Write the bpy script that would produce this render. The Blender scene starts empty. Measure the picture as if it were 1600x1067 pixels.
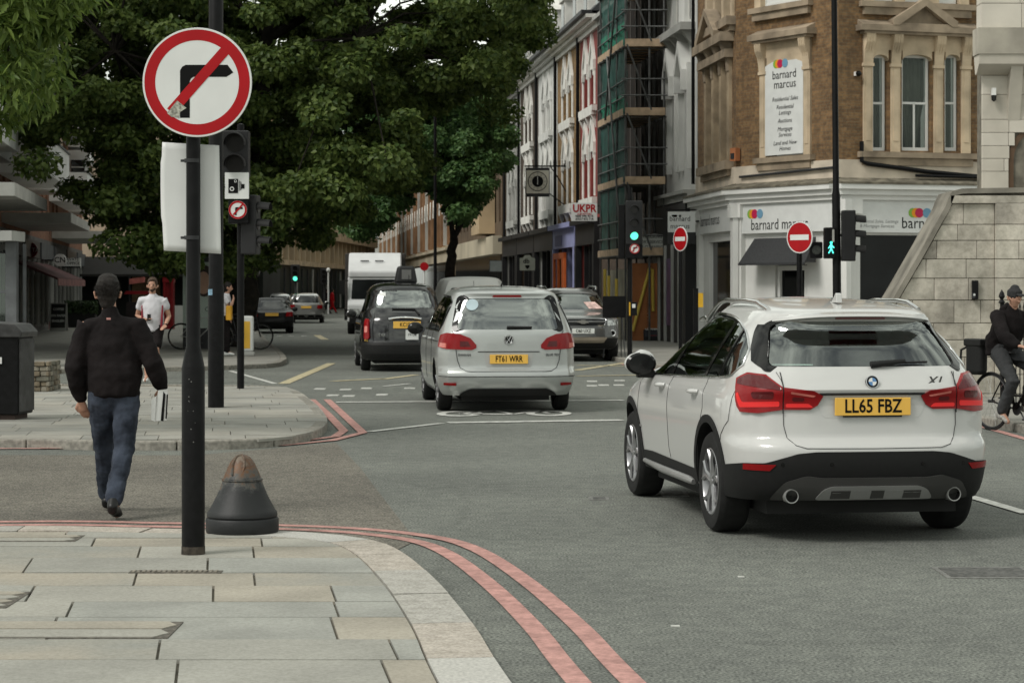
import bpy, bmesh, math, random
import numpy as np
from mathutils import Vector, Matrix
from mathutils.geometry import delaunay_2d_cdt

random.seed(7)
rng = np.random.default_rng(7)
S = bpy.context.scene
COL = S.collection
R = math.radians
PI = math.pi
sin, cos = math.sin, math.cos

# ------------------------------------------------------------------ camera
F, HX, HY, CH = 3400.0, 800.0, 452.0, 1.68      # focal length in photo pixels, horizon, eye height
cd = bpy.data.cameras.new('camera')
cam = bpy.data.objects.new('camera', cd)
COL.objects.link(cam)
cam.location = (0, 0, CH)
cam.rotation_euler = (R(90), 0, 0)
cd.sensor_width = 36
cd.lens = F / 1600 * 36
cd.shift_y = -(533.5 - HY) / 1600
cd.clip_start = 0.1
cd.clip_end = 3000
cd.dof.use_dof = True
cd.dof.focus_distance = 16.0
cd.dof.aperture_fstop = 9
S.camera = cam

# ------------------------------------------------------------------ light
SUN_EL, SUN_AZ = 47, 236          # degrees; azimuth clockwise from +Y
EXPO = 0.5
w = bpy.data.worlds.new('World')
S.world = w
w.use_nodes = True
nt = w.node_tree
nt.nodes.clear()
no = nt.nodes.new('ShaderNodeOutputWorld')
bg = nt.nodes.new('ShaderNodeBackground')
sky = nt.nodes.new('ShaderNodeTexSky')
sky.sky_type = 'NISHITA'
sky.sun_disc = False
sky.sun_elevation = R(SUN_EL)
sky.sun_rotation = R(SUN_AZ)
sky.dust_density = 2.0
hsv = nt.nodes.new('ShaderNodeHueSaturation')
hsv.inputs['Saturation'].default_value = 0.45
tc = nt.nodes.new('ShaderNodeTexCoord')
mp = nt.nodes.new('ShaderNodeMapping')
mp.inputs['Scale'].default_value = (1, 1, 2.2)
nz = nt.nodes.new('ShaderNodeTexNoise')
nz.inputs['Scale'].default_value = 3.6
nz.inputs['Detail'].default_value = 7
nz.inputs['Roughness'].default_value = 0.6
cr = nt.nodes.new('ShaderNodeValToRGB')
cr.color_ramp.elements[0].position = 0.36
cr.color_ramp.elements[0].color = (1.9, 2.05, 2.05, 1)
cr.color_ramp.elements[1].position = 0.66
cr.color_ramp.elements[1].color = (12.0, 12.5, 11.0, 1)
mx = nt.nodes.new('ShaderNodeMixRGB')
mx.inputs['Fac'].default_value = 0.8
bg.inputs['Strength'].default_value = 0.095
L = nt.links.new
L(sky.outputs[0], hsv.inputs['Color'])
L(tc.outputs['Generated'], mp.inputs[0]); L(mp.outputs[0], nz.inputs['Vector'])
L(nz.outputs['Fac'], cr.inputs[0])
L(hsv.outputs[0], mx.inputs[1]); L(cr.outputs[0], mx.inputs[2])
L(mx.outputs[0], bg.inputs[0]); L(bg.outputs[0], no.inputs[0])

sd = bpy.data.lights.new('sun', 'SUN')
sd.energy = 1.5
sd.angle = R(20)
sd.color = (1, 0.965, 0.91)
sun = bpy.data.objects.new('sun', sd)
COL.objects.link(sun)
az = R(SUN_AZ)
dirv = Vector((sin(az) * cos(R(SUN_EL)), cos(az) * cos(R(SUN_EL)), sin(R(SUN_EL))))
sun.rotation_euler = dirv.to_track_quat('Z', 'Y').to_euler()
sun.location = (-10, -10, 40)

S.view_settings.view_transform = 'Standard'
S.view_settings.look = 'None'
S.view_settings.exposure = EXPO
S.view_settings.gamma = 1
S.view_settings.use_curve_mapping = False
S.render.engine = 'CYCLES'
S.cycles.max_bounces = 6
S.cycles.transparent_max_bounces = 12
S.cycles.use_denoising = True

# ------------------------------------------------------------------ helpers
def gr(px, py, h=0.0):
    """ground point (height h) seen at photo pixel px,py"""
    d = F * (CH - h) / (py - HY)
    return ((px - HX) / F * d, d)

def at(px, py, d):
    return Vector(((px - HX) / F * d, d, CH - (py - HY) / F * d))

def zz(py, d):
    return CH - (py - HY) / F * d

def xx(px, d):
    return (px - HX) / F * d

_m = {}
def M(name, col, rough=0.6, metal=0.0, var=0.12, scale=3.0, bump=0.0, bscale=80.0, coat=0.0, spec=0.3, col2=None, detail=5, lo=0.35, hi=0.65, grain=0.0, gs=90, bdist=0.01):
    if name in _m:
        return _m[name]
    m = bpy.data.materials.new(name)
    m.use_nodes = True
    t = m.node_tree
    b = t.nodes['Principled BSDF']
    b.inputs['Roughness'].default_value = rough
    b.inputs['Metallic'].default_value = metal
    b.inputs['Coat Weight'].default_value = coat
    b.inputs['Coat Roughness'].default_value = 0.04
    b.inputs['Specular IOR Level'].default_value = spec
    c = Vector(col[:3])
    b.inputs['Base Color'].default_value = (*c, 1)
    if var > 0 or col2 is not None:
        tcn = t.nodes.new('ShaderNodeTexCoord')
        n = t.nodes.new('ShaderNodeTexNoise')
        n.inputs['Scale'].default_value = scale
        n.inputs['Detail'].default_value = detail
        r = t.nodes.new('ShaderNodeValToRGB')
        a = c * (1 - var); z = Vector(col2[:3]) if col2 is not None else c * (1 + var)
        r.color_ramp.elements[0].position = lo
        r.color_ramp.elements[0].color = (*a, 1)
        r.color_ramp.elements[1].position = hi
        r.color_ramp.elements[1].color = (min(z[0], 1), min(z[1], 1), min(z[2], 1), 1)
        t.links.new(tcn.outputs['Object'], n.inputs['Vector'])
        t.links.new(n.outputs['Fac'], r.inputs[0])
        t.links.new(r.outputs[0], b.inputs['Base Color'])
        if grain:
            g = t.nodes.new('ShaderNodeTexNoise'); g.inputs['Scale'].default_value = gs; g.inputs['Detail'].default_value = 6; g.inputs['Roughness'].default_value = 0.75
            q = t.nodes.new('ShaderNodeValToRGB'); k = 1 - grain; q.color_ramp.elements[0].position = 0.33; q.color_ramp.elements[0].color = (k, k, k * 0.97, 1)
            q.color_ramp.elements[1].position = 0.6; q.color_ramp.elements[1].color = (1 + grain * .4,) * 3 + (1,)
            x = t.nodes.new('ShaderNodeMixRGB'); x.blend_type = 'MULTIPLY'; x.inputs[0].default_value = 1
            t.links.new(tcn.outputs['Object'], g.inputs['Vector']); t.links.new(g.outputs['Fac'], q.inputs[0])
            t.links.new(r.outputs[0], x.inputs[1]); t.links.new(q.outputs[0], x.inputs[2]); t.links.new(x.outputs[0], b.inputs['Base Color'])
    if bump > 0:
        tcn = t.nodes.new('ShaderNodeTexCoord')
        n = t.nodes.new('ShaderNodeTexNoise')
        n.inputs['Scale'].default_value = bscale
        n.inputs['Detail'].default_value = 4
        bp = t.nodes.new('ShaderNodeBump')
        bp.inputs['Strength'].default_value = bump
        bp.inputs['Distance'].default_value = bdist
        t.links.new(tcn.outputs['Object'], n.inputs['Vector'])
        t.links.new(n.outputs['Fac'], bp.inputs['Height'])
        t.links.new(bp.outputs[0], b.inputs['Normal'])
    _m[name] = m
    return m

def MB_rick(name, c1, c2, mortar, dirt=0.5):
    """brick wall: courses along local x, z"""
    if name in _m:
        return _m[name]
    m = bpy.data.materials.new(name); m.use_nodes = True
    t = m.node_tree; b = t.nodes['Principled BSDF']
    b.inputs['Roughness'].default_value = 0.9
    N = t.nodes.new; K = t.links.new
    tcn = N('ShaderNodeTexCoord'); sp = N('ShaderNodeSeparateXYZ'); ad = N('ShaderNodeMath'); cb = N('ShaderNodeCombineXYZ')
    K(tcn.outputs['Object'], sp.inputs[0]); K(sp.outputs[0], ad.inputs[0]); K(sp.outputs[1], ad.inputs[1])
    K(ad.outputs[0], cb.inputs[0]); K(sp.outputs[2], cb.inputs[1])
    bt = N('ShaderNodeTexBrick')
    bt.inputs['Scale'].default_value = 1
    bt.inputs['Brick Width'].default_value = 0.225
    bt.inputs['Row Height'].default_value = 0.075
    bt.inputs['Mortar Size'].default_value = 0.006
    bt.inputs['Mortar Smooth'].default_value = 0.3
    bt.inputs['Color1'].default_value = (*c1, 1)
    bt.inputs['Color2'].default_value = (*c2, 1)
    bt.inputs['Mortar'].default_value = (*mortar, 1)
    K(cb.outputs[0], bt.inputs['Vector'])
    n = N('ShaderNodeTexNoise'); n.inputs['Scale'].default_value = 0.9; n.inputs['Detail'].default_value = 8
    n.inputs['Roughness'].default_value = 0.7
    K(tcn.outputs['Object'], n.inputs['Vector'])
    r = N('ShaderNodeValToRGB')
    r.color_ramp.elements[0].position = 0.35; r.color_ramp.elements[0].color = (dirt, dirt, dirt * 0.95, 1)
    r.color_ramp.elements[1].position = 0.62; r.color_ramp.elements[1].color = (1.15, 1.12, 1.05, 1)
    K(n.outputs['Fac'], r.inputs[0])
    n2 = N('ShaderNodeTexNoise'); n2.inputs['Scale'].default_value = 9; n2.inputs['Detail'].default_value = 3
    K(cb.outputs[0], n2.inputs['Vector'])
    r2 = N('ShaderNodeValToRGB')
    r2.color_ramp.elements[0].position = 0.4; r2.color_ramp.elements[0].color = (0.78, 0.78, 0.78, 1)
    r2.color_ramp.elements[1].position = 0.6; r2.color_ramp.elements[1].color = (1.15, 1.12, 1.05, 1)
    K(n2.outputs['Fac'], r2.inputs[0])
    mm = N('ShaderNodeMixRGB'); mm.blend_type = 'MULTIPLY'; mm.inputs[0].default_value = 1
    m2 = N('ShaderNodeMixRGB'); m2.blend_type = 'MULTIPLY'; m2.inputs[0].default_value = 1
    K(bt.outputs['Color'], mm.inputs[1]); K(r.outputs[0], mm.inputs[2])
    K(mm.outputs[0], m2.inputs[1]); K(r2.outputs[0], m2.inputs[2])
    K(m2.outputs[0], b.inputs['Base Color'])
    bp = N('ShaderNodeBump'); bp.inputs['Strength'].default_value = 0.5; bp.inputs['Distance'].default_value = 0.01; bp.invert = True
    K(bt.outputs['Fac'], bp.inputs['Height']); K(bp.outputs[0], b.inputs['Normal'])
    _m[name] = m
    return m

def MGlass(name, tint, dens=0.85, rough=0.02, ior=1.75):
    """tinted pane: partly see-through, mirror-like at grazing angles"""
    if name in _m: return _m[name]
    m = bpy.data.materials.new(name); m.use_nodes = True
    t = m.node_tree; t.nodes.clear(); N = t.nodes.new; K = t.links.new
    o = N('ShaderNodeOutputMaterial'); tr = N('ShaderNodeBsdfTransparent'); gl = N('ShaderNodeBsdfGlossy')
    tr.inputs[0].default_value = (*[v * (1 - dens) for v in tint], 1)
    gl.inputs['Roughness'].default_value = rough; gl.inputs[0].default_value = (.95, 1, .98, 1)
    fr = N('ShaderNodeFresnel'); fr.inputs[0].default_value = ior
    ms = N('ShaderNodeMixShader')
    K(fr.outputs[0], ms.inputs[0]); K(tr.outputs[0], ms.inputs[1]); K(gl.outputs[0], ms.inputs[2]); K(ms.outputs[0], o.inputs[0])
    _m[name] = m
    return m

def MEmit(name, col, st):
    if name in _m: return _m[name]
    m = bpy.data.materials.new(name); m.use_nodes = True
    b = m.node_tree.nodes['Principled BSDF']
    b.inputs['Base Color'].default_value = (*col, 1)
    b.inputs['Emission Color'].default_value = (*col, 1)
    b.inputs['Emission Strength'].default_value = st
    _m[name] = m
    return m

class MB:
    """collects faces, built into one mesh"""
    def __init__(s):
        s.v = []; s.f = []; s.mi = []; s.cur = 0
    def add(s, vs, fs):
        o = len(s.v)
        s.v.extend([tuple(v) for v in vs])
        for f in fs:
            s.f.append([i + o for i in f]); s.mi.append(s.cur)
        return s
    def quad(s, a, b, c, d):
        return s.add([a, b, c, d], [(0, 1, 2, 3)])
    def box(s, x0, x1, y0, y1, z0, z1):
        v = [(x0, y0, z0), (x1, y0, z0), (x1, y1, z0), (x0, y1, z0), (x0, y0, z1), (x1, y0, z1), (x1, y1, z1), (x0, y1, z1)]
        return s.add(v, [(0, 3, 2, 1), (4, 5, 6, 7), (0, 1, 5, 4), (1, 2, 6, 5), (2, 3, 7, 6), (3, 0, 4, 7)])
    def obox(s, c, size, mat3=None):
        hx, hy, hz = size[0] / 2, size[1] / 2, size[2] / 2
        v = [Vector((a * hx, b * hy, d * hz)) for d in (-1, 1) for a, b in ((-1, -1), (1, -1), (1, 1), (-1, 1))]
        if mat3 is not None: v = [mat3 @ q for q in v]
        v = [q + Vector(c) for q in v]
        return s.add(v, [(0, 3, 2, 1), (4, 5, 6, 7), (0, 1, 5, 4), (1, 2, 6, 5), (2, 3, 7, 6), (3, 0, 4, 7)])
    def tube(s, pts, r, n=10, cap=True, squash=None):
        pts = [Vector(p) for p in pts]
        rs = r if isinstance(r, (list, tuple)) else [r] * len(pts)
        ring0 = len(s.v); prevx = None
        vs = []; fs = []
        for i, p in enumerate(pts):
            a = pts[max(i - 1, 0)]; b = pts[min(i + 1, len(pts) - 1)]
            d = (b - a).normalized()
            if prevx is None:
                up = Vector((0, 0, 1)) if abs(d.z) < 0.9 else Vector((1, 0, 0))
                x = d.cross(up).normalized()
            else:
                x = (prevx - d * prevx.dot(d)).normalized()
            y = d.cross(x); prevx = x
            for k in range(n):
                t = 2 * PI * k / n
                vs.append(p + (x * cos(t) + y * sin(t)) * rs[i])
        m = len(pts)
        for i in range(m - 1):
            for k in range(n):
                k2 = (k + 1) % n
                fs.append((i * n + k, i * n + k2, (i + 1) * n + k2, (i + 1) * n + k))
        if cap:
            fs.append(tuple(reversed(range(n)))); fs.append(tuple((m - 1) * n + k for k in range(n)))
        return s.add(vs, fs)
    def lathe(s, prof, n=24, c=(0, 0, 0), axis='z', cap=True):
        """prof: list of (radius, height)"""
        vs = []; fs = []
        for r, h in prof:
            for k in range(n):
                t = 2 * PI * k / n
                p = (r * cos(t), r * sin(t), h)
                if axis == 'y': p = (p[0], p[2], p[1])
                if axis == 'x': p = (p[2], p[0], p[1])
                vs.append((p[0] + c[0], p[1] + c[1], p[2] + c[2]))
        for i in range(len(prof) - 1):
            for k in range(n):
                k2 = (k + 1) % n
                f = (i * n + k, i * n + k2, (i + 1) * n + k2, (i + 1) * n + k)
                fs.append(f if axis != 'y' else f[::-1])
        if cap:
            if prof[0][0] > 1e-4: fs.append(tuple(reversed(range(n))))
            if prof[-1][0] > 1e-4: fs.append(tuple((len(prof) - 1) * n + k for k in range(n)))
        return s.add(vs, fs)
    def prism(s, poly, a0, a1, axis='y'):
        """extrude 2D polygon; axis y: poly in (x,z); axis z: poly in (x,y); axis x: poly in (y,z)"""
        def mkp(p, a):
            return {'y': (p[0], a, p[1]), 'z': (p[0], p[1], a), 'x': (a, p[0], p[1])}[axis]
        n = len(poly)
        vs = [mkp(p, a0) for p in poly] + [mkp(p, a1) for p in poly]
        fs = [tuple(range(n)), tuple(range(2 * n - 1, n - 1, -1))]
        for i in range(n):
            j = (i + 1) % n
            fs.append((i, i + n, j + n, j))
        return s.add(vs, fs)
    def mesh(s, name, mats=None, smooth=None, fix=True):
        me = bpy.data.meshes.new(name)
        me.from_pydata(s.v, [], s.f)
        if fix and len(s.f) < 60000:
            bm = bmesh.new(); bm.from_mesh(me)
            bmesh.ops.recalc_face_normals(bm, faces=bm.faces)
            bm.to_mesh(me); bm.free()
        if mats:
            for m in mats: me.materials.append(m)
            if len(mats) > 1:
                me.polygons.foreach_set('material_index', s.mi)
        if smooth is not None:
            shade(me, smooth)
        return me

def shade(me, ang=40):
    me.polygons.foreach_set('use_smooth', [True] * len(me.polygons))
    if ang < 179:
        me.set_sharp_from_angle(angle=R(ang))

def link(name, me, parent=None, loc=None, rotz=0.0, rot=None):
    o = bpy.data.objects.new(name, me)
    COL.objects.link(o)
    if parent is not None: o.parent = parent
    if loc is not None: o.location = loc
    if rot is not None: o.rotation_euler = rot
    elif rotz: o.rotation_euler = (0, 0, rotz)
    return o

def mk(name, mb, mat, parent=None, loc=None, rotz=0.0, smooth=None, rot=None, bevel=0.0, seg=2):
    mats = mat if isinstance(mat, (list, tuple)) else [mat]
    o = link(name, mb.mesh(name, mats, smooth), parent, loc, rotz, rot)
    if bevel:
        b = o.modifiers.new('bevel', 'BEVEL'); b.width = bevel; b.segments = seg; b.limit_method = 'ANGLE'; b.angle_limit = R(35)
        o.data.polygons.foreach_set('use_smooth', [True] * len(o.data.polygons))
        b.harden_normals = True
    return o

def tag(o, label=None, cat=None, group=None, kind=None):
    if label: o['label'] = label
    if cat: o['category'] = cat
    if group: o['group'] = group
    if kind: o['kind'] = kind
    return o

def thing(name, label, cat, loc=(0, 0, 0), rotz=0.0, group=None):
    o = bpy.data.objects.new(name, None)
    COL.objects.link(o)
    o.empty_display_size = 0.1
    o.location = loc; o.rotation_euler = (0, 0, rotz)
    return tag(o, label, cat, group)

def copy_tree(o, parent=None, kids=None):
    if kids is None:
        kids = {}
        for q in bpy.data.objects:
            if q.parent: kids.setdefault(q.parent.name, []).append(q)
    c = o.copy(); COL.objects.link(c)
    if parent is not None: c.parent = parent
    for ch in kids.get(o.name, []): copy_tree(ch, c, kids)
    return c

_tx = {}
def text_mb(s, size, extrude=0.003, align='CENTER', shear=0.0, narrow=1.0, bold=0.0, line=1.0):
    """letters in local x,z facing -y, baseline centred"""
    key = (s, size, extrude, align, shear, narrow, bold, line)
    if key not in _tx:
        cu = bpy.data.curves.new('txt', 'FONT')
        cu.body = s; cu.size = size; cu.align_x = align; cu.align_y = 'CENTER'
        cu.shear = shear; cu.offset = bold; cu.resolution_u = 2; cu.space_line = line
        ob = bpy.data.objects.new('txt', cu); COL.objects.link(ob)
        me = bpy.data.meshes.new_from_object(ob.evaluated_get(bpy.context.evaluated_depsgraph_get()))
        vs = [(v.co.x * narrow, v.co.y) for v in me.vertices]
        fs = [list(p.vertices) for p in me.polygons]
        bpy.data.objects.remove(ob); bpy.data.curves.remove(cu); bpy.data.meshes.remove(me)
        _tx[key] = (vs, fs)
    vs, fs = _tx[key]
    mb = MB()
    mb.add([(x, -extrude, z) for x, z in vs], fs)
    return mb

def text(name, s, size, mat, parent, loc, rotz=0.0, **kw):
    mb = text_mb(s, size, **kw)
    return mk(name, mb, mat, parent, loc, rotz)

def resample(pts, step, closed=False):
    """Catmull-Rom through pts, resampled roughly at step"""
    P = [Vector((p[0], p[1])) for p in pts]
    out = []
    n = len(P)
    for i in range(n if closed else n - 1):
        p0 = P[(i - 1) % n] if (closed or i > 0) else P[0] * 2 - P[1]
        p1 = P[i]; p2 = P[(i + 1) % n]
        p3 = P[(i + 2) % n] if (closed or i < n - 2) else P[-1] * 2 - P[-2]
        k = max(1, int((p2 - p1).length / step))
        for j in range(k):
            t = j / k
            out.append(0.5 * ((2 * p1) + (-p0 + p2) * t + (2 * p0 - 5 * p1 + 4 * p2 - p3) * t * t + (-p0 + 3 * p1 - 3 * p2 + p3) * t ** 3))
    if not closed: out.append(P[-1])
    return out

def offset(line, d):
    """shift a polyline sideways; positive d = to the right of travel"""
    out = []
    for i, p in enumerate(line):
        a = line[max(i - 1, 0)]; b = line[min(i + 1, len(line) - 1)]
        t = (b - a).normalized()
        out.append(p + Vector((t.y, -t.x)) * d)
    return out

def sheet(name, poly, z, mat, kind='structure', z0=None):
    """flat polygon sheet (or slab down to z0)"""
    mb = MB()
    n = len(poly)
    tris = delaunay_2d_cdt([Vector((p[0], p[1])) for p in poly], [], [list(range(n))], 1, 1e-5)
    vs = [(v.x, v.y, z) for v in tris[0]]
    mb.add(vs, tris[2])
    if z0 is not None:
        for i in range(n):
            a = poly[i]; b = poly[(i + 1) % n]
            mb.quad((a[0], a[1], z0), (b[0], b[1], z0), (b[0], b[1], z), (a[0], a[1], z))
    o = mk(name, mb, mat)
    if kind: o['kind'] = kind
    return o

def strip(name, line, wd, z, mat, parent=None, d0=0.0):
    a = offset(line, d0 - wd / 2); b = offset(line, d0 + wd / 2)
    mb = MB()
    for i in range(len(line) - 1):
        mb.quad((*a[i], z), (*b[i], z), (*b[i + 1], z), (*a[i + 1], z))
    o = mk(name, mb, mat, parent)
    if parent is None: o['kind'] = 'structure'
    return o

# ------------------------------------------------------------------ common materials
m_black = M('black_paint', (0.0055, 0.0055, 0.006), 0.45, var=0.3, scale=14, bump=0.12, bscale=40, spec=0.16)
m_dark = M('dark_metal', (0.03, 0.031, 0.033), 0.5, var=0.2)
m_white = M('white_paint', (0.70, 0.70, 0.675), 0.5, var=0.06, scale=1.5)
m_signwhite = M('sign_white', (0.66, 0.67, 0.655), 0.45, var=0.04, scale=4)
m_red = M('sign_red', (0.36, 0.006, 0.010), 0.45, var=0.08, scale=5, spec=0.2)
m_rubber = M('tyre_rubber', (0.012, 0.012, 0.012), 0.8, var=0.2, scale=20)
m_plastic = M('black_plastic', (0.009, 0.009, 0.009), 0.62, var=0.15, scale=20, bump=0.1, bscale=400)
m_gloss = M('gloss_black', (0.006, 0.006, 0.006), 0.12, var=0)
m_chrome = M('chrome', (0.7, 0.7, 0.7), 0.15, 1.0, var=0)
m_alloy = M('alloy_grey', (0.35, 0.35, 0.36), 0.35, 0.8, var=0.1)
m_darkpane = M('dark_window_glass', (0.016, 0.018, 0.019), 0.06, var=0.3, scale=0.8, spec=0.8)
m_shopglass = M('shop_glass', (0.008, 0.009, 0.0095), 0.08, var=0.5, scale=0.7, spec=0.2)
m_lead = M('lead_grey', (0.09, 0.095, 0.10), 0.7, var=0.2)
m_slate = M('roof_slate', (0.055, 0.057, 0.062), 0.7, var=0.25, scale=3, bump=0.3, bscale=8)
m_inside = M('car_interior', (0.018, 0.018, 0.018), 0.8, var=0.2)
m_green_lit = MEmit('lit_green_lens', (0.10, 0.80, 0.50), 1.3)
m_lens_off = M('unlit_lens', (0.012, 0.010, 0.010), 0.25, var=0)
m_plate_y = M('yellow_plate', (0.80, 0.47, 0.09), 0.35, var=0.03)
m_plate_w = M('white_plate', (0.72, 0.73, 0.70), 0.35, var=0.03)
m_ink = M('black_ink', (0.006, 0.006, 0.006), 0.6, var=0, spec=0.1)
# ================================================================== GROUND
def asphalt(name, c, speck, crack=0.0, patch=0.16):
    m = bpy.data.materials.new(name); m.use_nodes = True
    t = m.node_tree; b = t.nodes['Principled BSDF']; N = t.nodes.new; K = t.links.new
    b.inputs['Roughness'].default_value = 0.88
    b.inputs['Specular IOR Level'].default_value = 0.3
    tcn = N('ShaderNodeTexCoord')
    n1 = N('ShaderNodeTexNoise'); n1.inputs['Scale'].default_value = 65; n1.inputs['Detail'].default_value = 3
    n2 = N('ShaderNodeTexNoise'); n2.inputs['Scale'].default_value = 0.45; n2.inputs['Detail'].default_value = 6
    n3 = N('ShaderNodeTexNoise'); n3.inputs['Scale'].default_value = 7; n3.inputs['Detail'].default_value = 4
    vo = N('ShaderNodeTexVoronoi'); vo.inputs['Scale'].default_value = 38
    for n in (n1, n2, n3, vo): K(tcn.outputs['Object'], n.inputs['Vector'])
    r1 = N('ShaderNodeValToRGB')
    r1.color_ramp.elements[0].position = 0.36; r1.color_ramp.elements[1].position = 0.68
    r1.color_ramp.elements[0].color = (*[v * (1 - speck) for v in c], 1)
    r1.color_ramp.elements[1].color = (*[v * (1 + speck) for v in c], 1)
    K(n1.outputs['Fac'], r1.inputs[0])
    r2 = N('ShaderNodeValToRGB')
    r2.color_ramp.elements[0].position = 0.3; r2.color_ramp.elements[1].position = 0.7
    a = 1 - patch; z = 1 + patch
    r2.color_ramp.elements[0].color = (a, a, a, 1); r2.color_ramp.elements[1].color = (z, z, z * 0.985, 1)
    K(n2.outputs['Fac'], r2.inputs[0])
    r3 = N('ShaderNodeValToRGB')
    r3.color_ramp.elements[0].position = 0.35; r3.color_ramp.elements[1].position = 0.65
    r3.color_ramp.elements[0].color = (0.86, 0.86, 0.86, 1); r3.color_ramp.elements[1].color = (1.12, 1.12, 1.1, 1)
    K(n3.outputs['Fac'], r3.inputs[0])
    a1 = N('ShaderNodeMixRGB'); a1.blend_type = 'MULTIPLY'; a1.inputs[0].default_value = 1
    a2 = N('ShaderNodeMixRGB'); a2.blend_type = 'MULTIPLY'; a2.inputs[0].default_value = 1
    K(r1.outputs[0], a1.inputs[1]); K(r2.outputs[0], a1.inputs[2]); K(a1.outputs[0], a2.inputs[1]); K(r3.outputs[0], a2.inputs[2])
    out = a2.outputs[0]
    if crack:
        v2 = N('ShaderNodeTexVoronoi'); v2.feature = 'DISTANCE_TO_EDGE'; v2.inputs['Scale'].default_value = 0.22
        nn = N('ShaderNodeTexNoise'); nn.inputs['Scale'].default_value = 1.6; nn.inputs['Detail'].default_value = 6
        mxv = N('ShaderNodeMixRGB'); mxv.inputs[0].default_value = 0.25
        K(tcn.outputs['Object'], nn.inputs['Vector']); K(tcn.outputs['Object'], mxv.inputs[1]); K(nn.outputs['Color'], mxv.inputs[2])
        K(mxv.outputs[0], v2.inputs['Vector'])
        rr = N('ShaderNodeValToRGB'); rr.color_ramp.elements[0].position = 0.0; rr.color_ramp.elements[1].position = 0.006
        k = 1 - crack
        rr.color_ramp.elements[0].color = (k, k, k, 1); rr.color_ramp.elements[1].color = (1, 1, 1, 1)
        K(v2.outputs['Distance'], rr.inputs[0])
        a3 = N('ShaderNodeMixRGB'); a3.blend_type = 'MULTIPLY'; a3.inputs[0].default_value = 1
        K(out, a3.inputs[1]); K(rr.outputs[0], a3.inputs[2]); out = a3.outputs[0]
    K(out, b.inputs['Base Color'])
    bp = N('ShaderNodeBump'); bp.inputs['Strength'].default_value = 0.55; bp.inputs['Distance'].default_value = 0.006
    K(vo.outputs['Distance'], bp.inputs['Height']); K(bp.outputs[0], b.inputs['Normal'])
    return m

m_road = asphalt('asphalt_main', (0.146, 0.153, 0.140), 0.6, 0.12)
m_side = asphalt('asphalt_side', (0.145, 0.134, 0.115), 0.62, 0.0, 0.2)
m_redline = M('red_route_paint', (0.43, 0.235, 0.21), 0.8, var=0.2, scale=7, bump=0.2, bscale=60, detail=9, grain=0.3, gs=30)
m_whiteline = M('road_white', (0.50, 0.50, 0.47), 0.7, var=0.24, scale=9, detail=9)
m_yellowline = M('road_yellow', (0.42, 0.37, 0.24), 0.75, var=0.25, scale=8, detail=9)
m_joint = M('joint_mortar', (0.17, 0.155, 0.125), 0.95, var=0.3, scale=6)
m_pave_far = M('paving_far', (0.235, 0.228, 0.205), 0.85, var=0.16, scale=1.3, bump=0.1)

mb = MB(); mb.quad((-900, -60, 0), (900, -60, 0), (900, 1500, 0), (-900, 1500, 0))
tag(mk('road', mb, m_road), kind='structure')

near_outer = [(-9.0, 14.9), (-6.2, 14.75)] + [gr(*p, 0.03) for p in ((0, 822), (200, 824), (440, 829), (560, 839), (620, 857), (680, 905), (740, 975), (800, 1067))] + [(0.62, 4.5), (0.9, 0.5), (1.1, -4)]
near_outer = resample(near_outer, 0.12)
near_inner = offset(near_outer, 0.30)
isl_outer = [(-14.5, 23.2), (-9, 22.95)] + [gr(*p, 0.10) for p in ((0, 684), (150, 687), (300, 687), (400, 684), (460, 676), (490, 661), (488, 645), (470, 625), (440, 607), (380, 602), (0, 600))] + [(-14.5, 35.0)]
isl_outer = resample(isl_outer, 0.3)
far_outer = [(-60, 40.0), (-14, 41.6)] + [gr(*p, 0.10) for p in ((75, 576), (250, 573), (360, 570), (437, 561), (409, 530))]
fx, fy = far_outer[-1]
far_outer += [(fx - 0.133 * k, fy + k) for k in (10, 30, 60, 100, 150, 200)]
rp = lambda z: 2.65 - 0.106 * (z - 50)
right_outer = [(6.05, -12), (6.05, 10), (6.05, 20), (5.98, 27), (4.4, 38), (2.75, 49)] + [(rp(z), z) for z in (56, 70, 100, 150, 220, 300)]

# side road patch of older brown asphalt
sp = [gr(650, 845), gr(600, 780), gr(562, 730), gr(525, 692)]
sheet('side_road', [(-70, 14.0)] + [(-3, 13.6), (-0.9, 13.2)] + sp + [(-3.2, 22.0), (-70, 23.4)], 0.004, m_side)
sheet('slip_road', [(-70, 34.5), gr(380, 598), gr(440, 604), gr(470, 590), gr(437, 567), (-9, 42.5), (-70, 41.5)], 0.004, m_road)

# --- paving stones, each its own slab
stone_mats = [M('sandstone_grey', (0.302, 0.296, 0.266), 0.85, var=0.13, scale=1.1, bump=0.25, bscale=9, detail=9, bdist=0.02, grain=0.22, gs=45),
              M('sandstone_blue', (0.285, 0.286, 0.262), 0.85, var=0.13, scale=1.6, bump=0.25, bscale=9, detail=9, bdist=0.02, grain=0.22, gs=45),
              M('sandstone_buff', (0.322, 0.295, 0.247), 0.85, var=0.15, scale=1.3, bump=0.25, bscale=9, detail=9, bdist=0.02, grain=0.22, gs=45),
              M('sandstone_pale', (0.325, 0.315, 0.28), 0.85, var=0.10, scale=1.2, bump=0.25, bscale=9, detail=9, bdist=0.02, grain=0.22, gs=45),
              M('sandstone_mixed', (0.265, 0.268, 0.245), 0.85, var=0.05, scale=0.9, bump=0.25, bscale=9, detail=9, col2=(0.35, 0.315, 0.26), bdist=0.02, grain=0.22, gs=45)]

def curve_x(line, z, side=1):
    """largest x where the polyline crosses depth z"""
    best = None
    for a, b in zip(line[:-1], line[1:]):
        if (a.y - z) * (b.y - z) <= 0 and abs(a.y - b.y) > 1e-9:
            t = (z - a.y) / (b.y - a.y)
            x = a.x + (b.x - a.x) * t
            if best is None or x * side > best * side: best = x
    return best

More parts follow.
